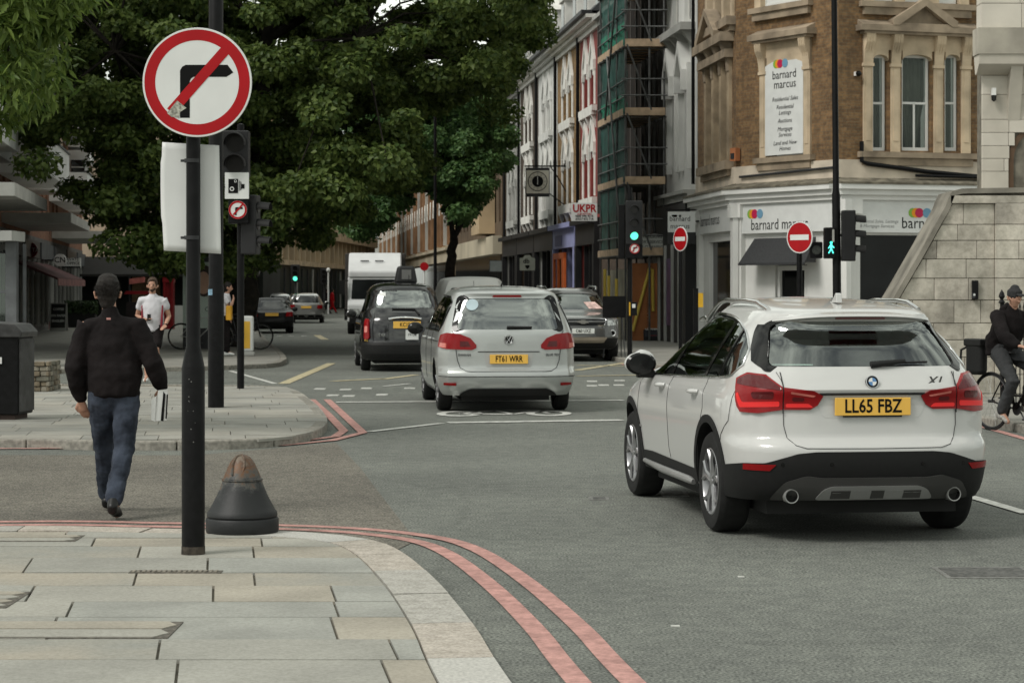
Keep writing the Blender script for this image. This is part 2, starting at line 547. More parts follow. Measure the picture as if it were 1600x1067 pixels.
def paving(parent, rows, x_left, curve, top, thick, lens, mats, gap=0.007):
    for z0, z1 in rows:
        n = 8
        zs = [z0 + gap + (z1 - z0 - 2 * gap) * i / n for i in range(n + 1)]
        lim = [curve_x(curve, z) for z in zs]
        x = x_left + random.random() * -0.8
        top_lim = max([l for l in lim if l is not None], default=None)
        if top_lim is None: continue
        while x < top_lim:
            wd = random.uniform(*lens)
            xa, xb = x + gap, x + wd - gap
            x += wd
            pts = []
            sh = -0.134
            rt = [(min(xb + sh * (z - z0), l - 0.012), z) for z, l in zip(zs, lim) if l is not None and l - 0.012 > xa + 0.02 + sh * (z - z0)]
            if not rt: continue
            if rt[-1][1] - rt[0][1] < 0.02: continue
            poly = [(xa + sh * (rt[0][1] - z0), rt[0][1])] + rt + [(xa + sh * (rt[-1][1] - z0), rt[-1][1])]
            h = top + random.uniform(-0.003, 0.002)
            mb = MB(); mb.prism(poly, h - thick, h, 'z')
            mk('paving_stone', mb, random.choice(mats), parent)

def kerb(parent, line, wd, top, bottom, length, mats, skip=0.012):
    """kerb stones along the outer line; stones sit to its right-hand side"""
    acc = [0.0]
    for a, b in zip(line[:-1], line[1:]): acc.append(acc[-1] + (b - a).length)
    inner = offset(line, wd)
    def pt(arr, s):
        for i in range(len(acc) - 1):
            if acc[i + 1] >= s:
                t = (s - acc[i]) / max(acc[i + 1] - acc[i], 1e-9)
                return arr[i].lerp(arr[i + 1], t)
        return arr[-1]
    s = 0.0
    while s < acc[-1] - 0.05:
        e = min(s + length * random.uniform(0.85, 1.15), acc[-1])
        k = max(2, int((e - s) / 0.25))
        ss = [s + skip / 2 + (e - s - skip) * i / k for i in range(k + 1)]
        poly = [pt(line, q) for q in ss] + [pt(inner, q) for q in reversed(ss)]
        mb = MB()
        h = top + random.uniform(-0.003, 0.003)
        n = len(poly)
        bev = 0.012
        mb.prism([(p.x, p.y) for p in poly], bottom, h, 'z')
        o = mk('kerbstone', mb, random.choice(mats), parent)
        if top > 0.05:
            b = o.modifiers.new('bevel', 'BEVEL'); b.width = 0.018; b.segments = 2; b.limit_method = 'ANGLE'; b.angle_limit = R(50)
        s = e

granite = [M('granite_grey', (0.36, 0.345, 0.315), 0.85, var=0.22, scale=60, bump=0.2, bscale=90, grain=0.25, gs=12),
           M('granite_pink', (0.40, 0.36, 0.315), 0.85, var=0.22, scale=60, bump=0.2, bscale=90, grain=0.25, gs=12),
           M('granite_pale', (0.43, 0.42, 0.39), 0.85, var=0.18, scale=60, bump=0.2, bscale=90)]

# near pavement (camera side)
npav = sheet('pavement', [(p.x, p.y) for p in near_outer] + [(-9, -4)], 0.012, m_joint, z0=-0.05)
zs_rows = [-0.6, 0.2, 1.0, 1.8, 2.6, 3.4, 4.2, 5.0, 5.8, 6.6, 7.3, 7.9, 8.5, 9.1]
zs_rows += [F * 1.65 / (p - HY) for p in (1030, 998, 963, 939, 914, 894, 871, 853, 840, 822)]
paving(npav, list(zip(zs_rows[:-1], zs_rows[1:])), -7.2, near_inner, 0.03, 0.03, (0.65, 1.4), stone_mats)
kerb(npav, near_outer, 0.30, 0.031, -0.05, 0.92, granite)
# recessed frames in the paving
m_slot = M('rusty_iron', (0.11, 0.10, 0.085), 0.9, var=0.4, scale=30, bump=0.4, bscale=60)
cx0, cz0 = gr(275, 893, 0.03)
dr = thing('drain_grate', 'narrow rusty slot drain set in the paving in front of the pole', 'drain', (cx0, cz0, 0.0))
mb = MB(); mb.box(-0.27, 0.27, -0.05, 0.05, 0.0, 0.033); mk('frame', mb, m_slot, dr)
mb = MB()
for i in range(17): mb.box(-0.255 + i * 0.03, -0.238 + i * 0.03, -0.04, 0.04, 0.033, 0.037)
mk('grating', mb, M('rust_light', (0.20, 0.18, 0.15), 0.9, var=0.4, scale=30), dr)
def cover(px, py, wd, dp, label, strips):
    x, z = gr(px, py, 0.03)
    c = thing('access_cover', label, 'access cover', (x, z, 0.0))
    mb = MB(); mb.box(0, wd, 0, dp, 0.0, 0.0335); mk('frame', mb, m_slot, c)
    for k in range(strips):
        a = dp * k / strips; e = dp * (k + 1) / strips
        mb = MB(); mb.prism([(0.07, a + 0.012), (wd - 0.07, a + 0.012), (wd - 0.015, (a + e) / 2), (wd - 0.07, e - 0.012), (0.07, e - 0.012), (0.015, (a + e) / 2)], 0.03, 0.0375, 'z')
        mk('infill_slab', mb, stone_mats[2 if k % 2 else 3], c)
cover(-62, 997, 0.98, 0.5, 'stone filled access cover with dark triangular corners at lower left', 2)
cover(-190, 950, 0.66, 0.6, 'stone filled access cover cut by the left edge, behind the lower one', 4)
cover(-110, 846, 0.95, 0.35, 'small stone filled access cover near the walking man', 2)

# corner island across the side road
isl = sheet('pavement', [(p.x, p.y) for p in isl_outer], 0.082, m_joint, z0=-0.05)
isl_in = offset(isl_outer, 0.16)
rows = [23.0 + 0.62 * i for i in range(21)]
paving(isl, [(a, b) for a, b in zip(rows[:-1], rows[1:])], -10.6, isl_in, 0.10, 0.03, (0.7, 1.3),
       [M('slab_a', (0.285, 0.275, 0.245), 0.85, var=0.14, scale=1.5, detail=8), M('slab_b', (0.265, 0.26, 0.235), 0.85, var=0.14, scale=1.5, detail=8), M('slab_c', (0.305, 0.29, 0.255), 0.85, var=0.12, scale=1.5, detail=8)], gap=0.005)
kerb(isl, isl_outer, 0.15, 0.10, -0.05, 0.9, [M('kerb_dull', (0.20, 0.19, 0.165), 0.9, var=0.25, scale=20), M('kerb_dull2', (0.25, 0.235, 0.205), 0.9, var=0.25, scale=20)])

# far left pavement
fo = [Vector(p) for p in far_outer]
fl = resample(far_outer[1:], 0.8)
sheet('pavement', [(p.x, p.y) for p in fl] + [(-90, 270), (-90, 40.0)], 0.10, m_pave_far, z0=-0.05)
fk = [p for p in fl if p.y < 100 and p.x > -16]
kerbp = tag(link('kerb', MB().box(-16.5, -16.2, 41.5, 41.8, 0, 0.1).mesh('kerb', [m_joint])), kind='structure')
kerb(kerbp, fk, 0.15, 0.103, -0.05, 1.0, [_m['kerb_dull'], _m['kerb_dull2']])
# right pavement
rl = resample(right_outer, 1.0)
sheet('pavement', [(p.x, p.y) for p in rl] + [(90, 300), (90, -12)], 0.10, m_pave_far, z0=-0.05)
rk = [p for p in rl if 15 < p.y < 90]
kerbr = tag(link('kerb', MB().box(6.4, 6.6, 15, 15.2, 0, 0.09).mesh('kerb', [m_joint])), kind='structure')
kerb(kerbr, list(reversed(rk)), 0.15, 0.103, -0.05, 1.0, [_m['kerb_dull'], _m['kerb_dull2']])

# red route lines round the near corner
no_l = near_outer
strip('red_line', no_l, 0.11, 0.008, m_redline, d0=-0.30)
strip('red_line', no_l, 0.11, 0.008, m_redline, d0=-0.53)
# red lines round the island
il = [gr(487, 625), gr(512, 648), gr(537, 674), gr(524, 683), gr(470, 690), gr(380, 694), gr(200, 696), gr(0, 696), (-14, 22.7)]
il = [Vector(p) for p in il]
strip('red_line', il, 0.11, 0.012, m_redline)
il2 = [Vector(p) for p in (gr(511, 625), gr(540, 652), gr(567, 677), gr(520, 689), gr(440, 697), gr(300, 701), gr(0, 702), (-14, 22.2))]
strip('red_line', il2, 0.11, 0.012, m_redline)
il3 = [Vector(p) for p in (gr(440, 560), gr(418, 538), gr(405, 520))]
strip('red_line', il3, 0.15, 0.008, m_redline, d0=-0.35)
il4 = [Vector(p) for p in ((5.8, 14), (5.74, 27), (4.1, 38), (2.4, 49))]
strip('red_line', il4, 0.11, 0.008, m_redline)

def wl(name, pts, wd, mat=m_whiteline, z=0.009):
    strip(name, [Vector(gr(*p)) for p in pts], wd, z, mat)
wl('stop_line', [(525, 629), (975, 626)], 0.22)
wl('stop_line', [(700, 661), (972, 657)], 0.26)
wl('lane_line', [(577, 675), (690, 662)], 0.12)
wl('lane_line', [(1500, 772), (1605, 803)], 0.11)
wl('lane_line', [(640, 600), (600, 604)], 0.1)
wl('box_line', [(443, 600), (518, 568)], 0.2, m_yellowline)
wl('box_line', [(520, 596), (600, 592)], 0.2, m_yellowline)
wl('box_line', [(598, 593), (650, 586)], 0.16, m_yellowline)
wl('box_line', [(901, 579), (1010, 562)], 0.2, m_yellowline)
wl('box_line', [(901, 588), (1030, 586)], 0.2, m_yellowline)
wl('box_line', [(901, 571), (1000, 573)], 0.2, m_yellowline)
wl('box_line', [(360, 540 + 40), (430, 600)], 0.1)
wl('lane_line', [(495, 524), (508, 531)], 0.25, m_yellowline)
wl('lane_line', [(497, 500), (513, 500)], 0.6)
for px, py in ((540, 609), (573, 607), (545, 619), (597, 617), (640, 607), (925, 603), (943, 602), (967, 602), (500, 608), (520, 618), (410, 525), (437, 525), (455, 525), (474, 525), (925, 596), (968, 595)):
    x, z = gr(px, py)
    mb = MB(); mb.box(x - 0.09, x + 0.09, z - 0.16, z + 0.16, 0.0, 0.010); tag(mk('crossing_mark', mb, m_whiteline), kind='structure')
for px, py in ((1158, 901), (1055, 978)):
    x, z = gr(px, py)
    a = random.uniform(0.012, 0.025)
    mb = MB(); mb.box(x - a, x + a, z - 0.015, z + 0.015, 0.0, 0.0045); tag(mk('paint_fleck', mb, m_whiteline), kind='structure')
# cycle symbol behind the stop line
cxm, czm = gr(790, 647)
mb = MB()
def ring(mb, cx, cy, r0, r1, ry, z, n=28):
    for k in range(n):
        a, b = 2 * PI * k / n, 2 * PI * (k + 1) / n
        mb.quad((cx + r0 * cos(a), cy + r0 * ry * sin(a), z), (cx + r1 * cos(a), cy + r1 * ry * sin(a), z), (cx + r1 * cos(b), cy + r1 * ry * sin(b), z), (cx + r0 * cos(b), cy + r0 * ry * sin(b), z))
ring(mb, cxm - 0.62, czm, 0.19, 0.31, 2.0, 0.009)
ring(mb, cxm + 0.58, czm + 0.1, 0.19, 0.31, 2.0, 0.009)
for a, b in (((-0.62, 0), (-0.15, 0.75)), ((-0.15, 0.75), (0.1, -0.1)), ((-0.62, 0.0), (0.1, -0.15)), ((0.1, -0.15), (0.42, 0.75)), ((-0.15, 0.75), (0.42, 0.75)), ((0.42, 0.9), (0.58, 0.1))):
    p = Vector(a); q = Vector(b); d = (q - p).normalized(); nn = Vector((-d.y * 0.035, d.x * 0.09))
    mb.quad(*[(cxm + v.x, czm + v.y, 0.009) for v in (p + nn, q + nn, q - nn, p - nn)])
tag(mk('cycle_marking', mb, m_whiteline), kind='structure')
# iron covers in the road
for px, py, wd, dp, lab in ((936, 779, 0.16, 0.25, 'small iron cover set in the asphalt left of the white car'), (1052, 771, 0.22, 0.5, 'iron cover with pale rim under the white car'), (1540, 895, 0.55, 0.5, 'square iron cover at the right edge of the road')):
    x, z = gr(px, py)
    c = thing('road_cover', lab, 'manhole cover', (x, z, 0))
    mb = MB(); mb.box(-wd / 2, wd / 2, -dp / 2, dp / 2, 0, 0.006); mk('frame', mb, M('cover_rim', (0.17, 0.17, 0.16), 0.7, var=0.3, scale=20), c)
    mb = MB(); mb.box(-wd / 2 + 0.03, wd / 2 - 0.03, -dp / 2 + 0.05, dp / 2 - 0.05, 0.0, 0.009); mk('plate', mb, M('cover_iron', (0.09, 0.09, 0.085), 0.7, var=0.4, scale=30, bump=0.5, bscale=40), c)
# ================================================================== BUILDINGS
class Face:
    flat = 0
    """a facade line; parts are placed in its own frame (x along, -y outward, z up)"""
    def __init__(s, p0, p1, root=None):
        s.p0 = Vector(p0); s.p1 = Vector(p1); s.d = (s.p1 - s.p0); s.W = s.d.length; s.d.normalize()
        s.ang = math.atan2(s.d.y, s.d.x); s.root = root
        r = Vector((root.location.x, root.location.y)) if root is not None else Vector((0, 0))
        s.loc = (s.p0.x - r.x, s.p0.y - r.y, 0)
    def u(s, px):
        k = (px - HX) / F
        # p0 + t d : x = k*y
        t = (k * s.p0.y - s.p0.x) / (s.d.x - k * s.d.y)
        return t
    def dep(s, u): return s.p0.y + s.d.y * u
    def z(s, px, py): return zz(py, s.dep(s.u(px)))
    def mk(s, name, mb, mat, parent=None, **kw):
        if parent is not None: return mk(name, mb, mat, parent, **kw)
        if s.flat and name in ('bracket', 'cornice', 'sill', 'pediment', 'pier', 'entablature'): mb.v = [(a, b * s.flat if b < 0 else b, c) for a, b, c in mb.v]
        return mk(name, mb, mat, s.root, s.loc, s.ang, **kw)

def wall_mb(W, z0, z1, holes, thick=0.28, depth=8.0, u0=0.0, sides=True, y0=0.0):
    xs = sorted(set([u0, W] + [h[0] for h in holes] + [h[1] for h in holes]))
    zs = sorted(set([z0, z1] + [h[2] for h in holes] + [h[3] for h in holes]))
    xs = [x for x in xs if u0 <= x <= W]; zs = [z for z in zs if z0 <= z <= z1]
    mb = MB()
    for i in range(len(xs) - 1):
        for j in range(len(zs) - 1):
            cx, cz = (xs[i] + xs[i + 1]) / 2, (zs[j] + zs[j + 1]) / 2
            if any(h[0] < cx < h[1] and h[2] < cz < h[3] for h in holes): continue
            mb.quad((xs[i], y0, zs[j]), (xs[i + 1], y0, zs[j]), (xs[i + 1], y0, zs[j + 1]), (xs[i], y0, zs[j + 1]))
    for a, b, c, d in holes:
        mb.quad((a, y0, c), (a, y0 + thick, c), (a, y0 + thick, d), (a, y0, d)); mb.quad((b, y0, c), (b, y0 + thick, c), (b, y0 + thick, d), (b, y0, d))
        mb.quad((a, y0, c), (b, y0, c), (b, y0 + thick, c), (a, y0 + thick, c)); mb.quad((a, y0, d), (b, y0, d), (b, y0 + thick, d), (a, y0 + thick, d))
    if sides:
        for x in (u0, W): mb.quad((x, y0, z0), (x, depth, z0), (x, depth, z1), (x, y0, z1))
        mb.quad((u0, depth, z0), (W, depth, z0), (W, depth, z1), (u0, depth, z1))
        mb.quad((u0, y0, z1), (W, y0, z1), (W, depth, z1), (u0, depth, z1))
    return mb

def window(f, x0, x1, z0, z1, fm, gm=None, y=0.12, bar=0.06, cols=1, rows=2, parent=None, name='window', dep=0.06):
    """sash window: frame part with pane sub-part"""
    mb = MB()
    b = bar
    mb.box(x0, x0 + b, y, y + dep, z0, z1); mb.box(x1 - b, x1, y, y + dep, z0, z1)
    mb.box(x0 + b, x1 - b, y, y + dep, z0, z0 + b * 1.3); mb.box(x0 + b, x1 - b, y, y + dep, z1 - b, z1)
    for r in range(1, rows):
        zc = z0 + (z1 - z0) * r / rows
        mb.box(x0 + b, x1 - b, y + 0.004, y + dep - 0.004, zc - b * 0.4, zc + b * 0.4)
    for c in range(1, cols):
        xc = x0 + (x1 - x0) * c / cols
        mb.box(xc - b * 0.3, xc + b * 0.3, y + 0.008, y + dep - 0.008, z0 + b, z1 - b)
    w = f.mk(name, mb, fm)
    mb = MB(); mb.box(x0 + b * 0.5, x1 - b * 0.5, y + dep * 0.5, y + dep * 0.5 + 0.01, z0 + b, z1 - b * 0.5)
    mk('pane', mb, gm or m_darkpane, w)
    return w

def arch_pts(x0, x1, zs, rise, n=8, pointed=False):
    c = (x0 + x1) / 2; h = (x1 - x0) / 2
    if pointed: return [(x0, zs), (x0 + h * 0.15, zs + rise * 0.35), (c - h * 0.35, zs + rise * 0.75), (c, zs + rise), (c + h * 0.35, zs + rise * 0.75), (x1 - h * 0.15, zs + rise * 0.35), (x1, zs)]
    return [(c - h * cos(PI * i / n), zs + rise * sin(PI * i / n)) for i in range(n + 1)]

def hood(f, x0, x1, z, h, y, mat, t=0.16, drop=0.5, parent=None):
    """pointed gothic window hood standing proud of the wall, with hanging sides"""
    c = (x0 + x1) / 2
    o = [(x0 - t, z - drop), (x0 - t, z + 0.1), (c, z + h), (x1 + t, z + 0.1), (x1 + t, z - drop), (x1, z - drop), (x1, z), (c, z + h - t * 2.1), (x0, z), (x0, z - drop)]
    mb = MB()
    a = o
    quads = [(0, 1, 8, 9), (1, 2, 7, 8), (2, 3, 6, 7), (3, 4, 5, 6)]
    for q in quads:
        mb.prism([a[i] for i in q], -y, 0.0)
    # small quatrefoil panel under the point
    mb.prism([(c, z + h - t * 2.1), (x1 - 0.02, z - 0.02), (x1 - 0.02, z - 0.22), (x0 + 0.02, z - 0.22), (x0 + 0.02, z - 0.02)], -y * 0.45, 0.0)
    mb.lathe([(0.01, -y * 0.5), (0.11, -y * 0.5), (0.11, -y * 0.3)], 8, (c, 0, z + h * 0.28), 'y')
    return f.mk('hood', mb, mat)

def cornice_mb(W, z, ys, hs, u0=0.0):
    """stacked mouldings: ys = projections, hs = heights"""
    mb = MB(); zc = z
    for y, h in zip(ys, hs):
        mb.box(u0, W, -y, 0.02, zc, zc + h); zc += h
    return mb

m_bk_brown = MB_rick('brick_brown', (0.235, 0.142, 0.070), (0.15, 0.088, 0.046), (0.17, 0.135, 0.09), 0.66)
m_bk_yellow = MB_rick('brick_yellow', (0.33, 0.21, 0.095), (0.235, 0.14, 0.06), (0.20, 0.155, 0.10), 0.5)
m_bk_red = MB_rick('brick_red', (0.30, 0.13, 0.075), (0.23, 0.095, 0.06), (0.24, 0.2, 0.16), 0.7)
m_bk_dark = MB_rick('brick_dark', (0.075, 0.05, 0.035), (0.055, 0.038, 0.028), (0.05, 0.04, 0.03), 0.6)
m_redpaint = M('painted_red', (0.24, 0.045, 0.04), 0.7, var=0.15, scale=1.2)
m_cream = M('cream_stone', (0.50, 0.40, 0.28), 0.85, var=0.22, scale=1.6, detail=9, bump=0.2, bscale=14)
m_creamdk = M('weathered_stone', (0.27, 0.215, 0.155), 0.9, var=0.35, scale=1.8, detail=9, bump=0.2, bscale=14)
m_render = M('white_render', (0.60, 0.60, 0.575), 0.8, var=0.10, scale=0.9, detail=9)
m_rendergrey = M('grey_render', (0.36, 0.36, 0.34), 0.85, var=0.18, scale=0.9, detail=9)
m_trimwhite = M('white_trim', (0.68, 0.67, 0.63), 0.75, var=0.10, scale=2.5, detail=8)
m_shopdark = M('shop_dark_paint', (0.014, 0.014, 0.015), 0.45, var=0.4, scale=0.7)
m_portland = M('portland_stone', (0.53, 0.49, 0.42), 0.88, var=0.14, scale=1.4, detail=9, bump=0.15, bscale=20)
m_portdirty = M('portland_dirty', (0.40, 0.37, 0.315), 0.9, grain=0.3, gs=7, var=0.34, scale=1.1, detail=10, bump=0.2, bscale=20)
m_curtain = M('net_curtain', (0.19, 0.175, 0.145), 0.9, var=0.1)
m_lavender = M('lavender_paint', (0.29, 0.31, 0.52), 0.6, var=0.08)
m_orange = M('orange_paint', (0.60, 0.13, 0.03), 0.5, var=0.1)
m_logo = [M('logo_green', (0.22, 0.42, 0.06), 0.5, var=0), M('logo_orange', (0.80, 0.30, 0.02), 0.5, var=0), M('logo_magenta', (0.50, 0.02, 0.08), 0.5, var=0), M('logo_blue', (0.16, 0.32, 0.46), 0.5, var=0)]

def RL(z): return 12.0 - 0.106 * z
def RZ(px): return 12.0 / ((px - 800) / F + 0.106)
def rface(pa, pb, root=None):
    """pa<pb photo columns; far end first"""
    za, zb = RZ(pa), RZ(pb)
    return Face((RL(za), za), (RL(zb), zb), root)

def dormer(f, c, z, mat, wd=1.3, ht=1.9, y=0.5, parent=None):
    mb = MB()
    mb.box(c - wd / 2, c + wd / 2, y, y + 1.8, z, z + ht)
    mb.prism([(c - wd / 2 - 0.15, z + ht), (c + wd / 2 + 0.15, z + ht), (c, z + ht + 0.7)], y - 0.1, y + 1.8)
    d = f.mk('dormer', mb, mat)
    mb = MB(); mb.box(c - wd / 2 + 0.2, c + wd / 2 - 0.2, y - 0.03, y + 0.05, z + 0.35, z + ht - 0.15)
    mk('pane', mb, m_darkpane, d)

def row_house(pa, pb, label, wallm, trimm, seed, f2=True, shop='dark', fascia=None, winm=None, pil=True):
    za, zb = RZ(pa), RZ(pb)
    root = thing('terraced_house', label, 'house', (RL(za), za, 0), 0, 'houses in the gothic terrace on the right of the street')
    f = rface(pa, pb, root); W = f.W
    c = W / 2
    wn = [(c - 1.45, c - 0.35), (c + 0.35, c + 1.45)]
    holes = [(a, b, 8.75, 10.9) for a, b in wn] + [(a, b, 5.25, 7.75) for a, b in wn] + [(0.4, W - 0.4, 0.5, 3.4)]
    f.mk('wall', wall_mb(W - 0.01, 0, 12.0, holes, 0.3, 9, 0.01), wallm)
    for a, b in wn:
        for z0, z1 in ((8.75, 10.9), (5.25, 7.75)):
            window(f, a, b, z0, z1, winm or m_creamdk, y=0.14)
            hood(f, a, b, z1 - 0.55, 1.15, 0.11, trimm, drop=0.5)
    mb = MB()
    for x in (c - 1.62, c, c + 1.62):
        for z0, z1 in ((8.75, 10.0), (5.25, 6.8)):
            mb.lathe([(0.06, z0), (0.06, z1), (0.1, z1 + 0.1)], 8, (x, -0.03, 0))
    f.mk('colonnette', mb, trimm)
    for z0 in (8.6, 5.1):
        mb = MB(); mb.box(c - 1.9, c + 1.9, -0.2, 0.0, z0 - 0.12, z0 + 0.1); mb.box(c - 1.8, c + 1.8, -0.2, 0.0, z0 - 0.26, z0 - 0.12)
        for x in (c - 1.6, c, c + 1.6): mb.prism([(-0.2, z0 - 0.26), (0, z0 - 0.26), (0, z0 - 0.75)], x - 0.09, x + 0.09, 'x')
        f.mk('sill', mb, trimm)
    mb = cornice_mb(W - 0.02, 11.55, (0.12, 0.3, 0.55), (0.2, 0.15, 0.14), 0.02)
    f.mk('cornice', mb, trimm)
    mb = MB(); mb.box(0.02, W - 0.02, -0.72, -0.3, 12.04, 12.18); f.mk('gutter', mb, m_dark)
    mb = MB(); mb.quad((0, -0.35, 12.16), (W, -0.35, 12.16), (W, 3.2, 15.6), (0, 3.2, 15.6)); mb.quad((0, 3.2, 15.6), (W, 3.2, 15.6), (W, 9, 15.7), (0, 9, 15.7))
    for x in (0, W): mb.add([(x, -0.35, 12.16), (x, 3.2, 15.6), (x, 9, 15.7), (x, 9, 12.0)], [(0, 1, 2, 3)])
    f.mk('roof', mb, m_slate)
    for k in (0.27, 0.73): dormer(f, W * k, 12.5, m_trimwhite)
    mb = MB(); mb.box(W - 0.75, W + 0.0, 1.5, 3.2, 13, 17.3)
    ch = f.mk('chimney', mb, m_bk_dark)
    mb = MB()
    for k in range(3): mb.lathe([(0.13, 17.3), (0.1, 17.9)], 8, (W - 0.38, 1.8 + k * 0.5, 0))
    mk('chimney_pot', mb, M('terracotta', (0.35, 0.13, 0.07), 0.8), ch)
    mb = MB(); mb.tube([(0.12, -0.12, 0.3), (0.12, -0.12, 11.9), (0.12, -0.5, 12.1)], 0.07, 6); f.mk('downpipe', mb, m_black)
    # shopfront
    sm = shop
    mb = MB(); mb.box(0.1, W - 0.1, -0.22, 0.0, 3.4, 4.2); mb.box(0.1, W - 0.1, -0.45, 0.0, 4.2, 4.4)
    mb.box(0.1, 0.45, -0.25, 0, 0.0, 3.4); mb.box(W - 0.45, W - 0.1, -0.25, 0, 0.0, 3.4)
    fs = f.mk('shopfront', mb, sm)
    mb = MB(); mb.box(0.4, W - 0.4, 0.2, 0.24, 0.7, 3.3); mk('shop_window', mb, m_shopglass, fs)
    mb = MB(); mb.box(0.4, W - 0.4, 0.0, 0.22, 0.1, 0.7)
    for k in range(1, 4): mb.box(W * k / 4 - 0.05, W * k / 4 + 0.05, -0.03, 0.22, 0.7, 3.4)
    mk('mullion', mb, sm, fs)
    return root, f

h_end, f_end = row_house(791, 813.5, 'pale grey gothic house with three tall lancets at the far end of the terrace', m_rendergrey, m_rendergrey, 1, shop=m_shopdark)
h_dk, f_dk = row_house(813.5, 841, 'dark brown house with white pointed hoods between two pale houses', m_bk_dark, m_trimwhite, 2, shop=m_shopdark)
h_wh, f_wh = row_house(841, 871, 'white painted gothic house behind the projecting clock', m_render, m_render, 3, shop=m_shopdark)
h_bk, f_bk = row_house(871, 906.5, 'yellow brick house above the lavender shopfront with an orange door', m_bk_yellow, m_trimwhite, 4, shop=m_lavender)
h_rd, f_rd = row_house(906.5, 938, 'dark red painted house beside the green scaffold netting', m_redpaint, m_trimwhite, 5, shop=m_shopdark)
# orange door of the lavender shop
mb = MB()
for x in (1.2, 2.6, 4.1, 4.6): mb.box(x, x + 0.3, -0.36, -0.26, 0.15, 3.2)
mb.box(1.2, 4.9, -0.36, -0.26, 2.95, 3.2); mb.box(1.2, 4.9, -0.36, -0.26, 1.0, 1.15)
f_bk.mk('door', mb, m_orange)
mb = MB(); mb.box(1.0, 3.2, -0.24, -0.222, 3.5, 3.95); f_bk.mk('lettering_panel', mb, M('indigo_panel', (0.08, 0.09, 0.24), 0.5))

# scaffolded house between red house and white house
za, zb = RZ(938), RZ(1041.5)
sh = thing('scaffolded_house', 'dark house hidden behind scaffolding and green netting', 'house', (RL(za), za, 0))
f_sc = rface(938, 1041.5, sh)
Ws = f_sc.W
holes = [(x, x + 1.1, z, z + 2.2) for x in np.arange(0.8, Ws - 1.5, 2.2) for z in (5.2, 8.7)]
f_sc.mk('wall', wall_mb(Ws - 0.02, 0, 14.0, holes, 0.3, 9), m_bk_dark)
for h in holes: window(f_sc, h[0], h[1], h[2], h[3], M('dirty_white', (0.3, 0.29, 0.27), 0.7))
mb = MB()
for x in np.arange(0.3, Ws, 1.1): mb.box(x - 0.06, x + 0.06, -0.15, 0, 4.5, 11.5)
f_sc.mk('pilaster', mb, M('sooty_stone', (0.07, 0.065, 0.06), 0.9))
f_sc.mk('cornice', cornice_mb(Ws - 0.02, 11.55, (0.12, 0.3), (0.2, 0.15), 0.02), m_rendergrey)

# ---- far terrace further along the right side
m_tan = M('tan_stone', (0.40, 0.30, 0.185), 0.9, var=0.2, scale=0.5, detail=8)
m_brownpier = M('brown_pier', (0.21, 0.12, 0.065), 0.9, var=0.3, scale=0.6)
def far_terrace(za, zb, label, wallm, hoods=True, top=12.5):
    root = thing('terrace_block', label, 'building', (RL(zb), zb, 0))
    f = Face((RL(zb), zb), (RL(za), za), root); W = f.W
    n = int(W / 3.2)
    step = W / n
    holes = []
    for i in range(n):
        c = (i + 0.5) * step
        holes += [(c - 0.55, c + 0.55, 5.4, 8.0), (c - 0.55, c + 0.55, 9.0, 11.2)]
    f.mk('wall', wall_mb(W - 0.02, 0, top, holes, 0.25, 10), wallm)
    for h in holes: window(f, h[0], h[1], h[2], h[3], m_trimwhite, y=0.12, bar=0.08)
    for i in range(n):
        x = (i + 0.0) * step
        mb = MB(); mb.box(x + 0.05, x + 0.55, -0.35, 0.0, 4.8, top - 0.6)
        f.mk('pier', mb, m_brownpier if i % 3 else m_rendergrey)
        c = (i + 0.5) * step
        if hoods:
            hood(f, c - 0.55, c + 0.55, 7.5, 1.0, 0.3, m_trimwhite, t=0.14, drop=0.35)
    f.mk('cornice', cornice_mb(W - 0.02, top - 0.5, (0.15, 0.35, 0.5), (0.2, 0.15, 0.15), 0.02), m_trimwhite)
    mb = MB(); mb.box(0.1, W - 0.1, -0.5, 0, 3.6, 4.4); mb.box(0.1, W - 0.1, -0.7, 0, 4.4, 4.6)
    f.mk('shop_fascia', mb, M('cream_fascia', (0.45, 0.40, 0.30), 0.7, var=0.2, scale=0.25))
    mb = MB(); mb.box(0.2, W - 0.2, -0.06, -0.02, 0.3, 3.6); f.mk('shop_window', mb, m_shopglass)
    return root, f
far_terrace(150, 206, 'brown terrace with white pointed window hoods beyond the street trees', m_tan)
far_terrace(206, 262, 'most distant brown terrace of the right side, behind the white truck', m_tan)
# darker block between the far terrace and the gothic row
root = thing('terrace_block', 'sooty block with tan bay between the far terrace and the gothic houses', 'building', (RL(149.5), 149.5, 0))
f = Face((RL(149.5), 149.5), (RL(118.3), 118.3), root); W = f.W
holes = [(x, x + 1.1, z, z + 2.3) for x in np.arange(1.0, W - 1.5, 2.6) for z in (5.4, 8.8)]
f.mk('wall', wall_mb(W - 0.02, 0, 12.3, holes, 0.3, 10), M('brown_soot', (0.10, 0.07, 0.045), 0.9, var=0.3, scale=0.8))
for h in holes: window(f, *h, m_creamdk)
f.mk('cornice', cornice_mb(W - 0.02, 11.9, (0.2, 0.5), (0.2, 0.2), 0.02), m_creamdk)
mb = MB(); mb.box(W - 9, W - 4, -0.9, 0, 4.8, 8.2); mb.box(W - 9.2, W - 3.8, -1.0, 0, 8.2, 8.5); f.mk('bay', mb, m_tan)
mb = MB(); mb.box(0.1, W - 0.1, -0.5, 0, 3.6, 4.6); f.mk('shop_fascia', mb, _m['cream_fascia'])
mb = MB(); mb.box(0.2, W - 0.2, -0.06, -0.02, 0.3, 3.6); f.mk('shop_window', mb, m_shopglass)

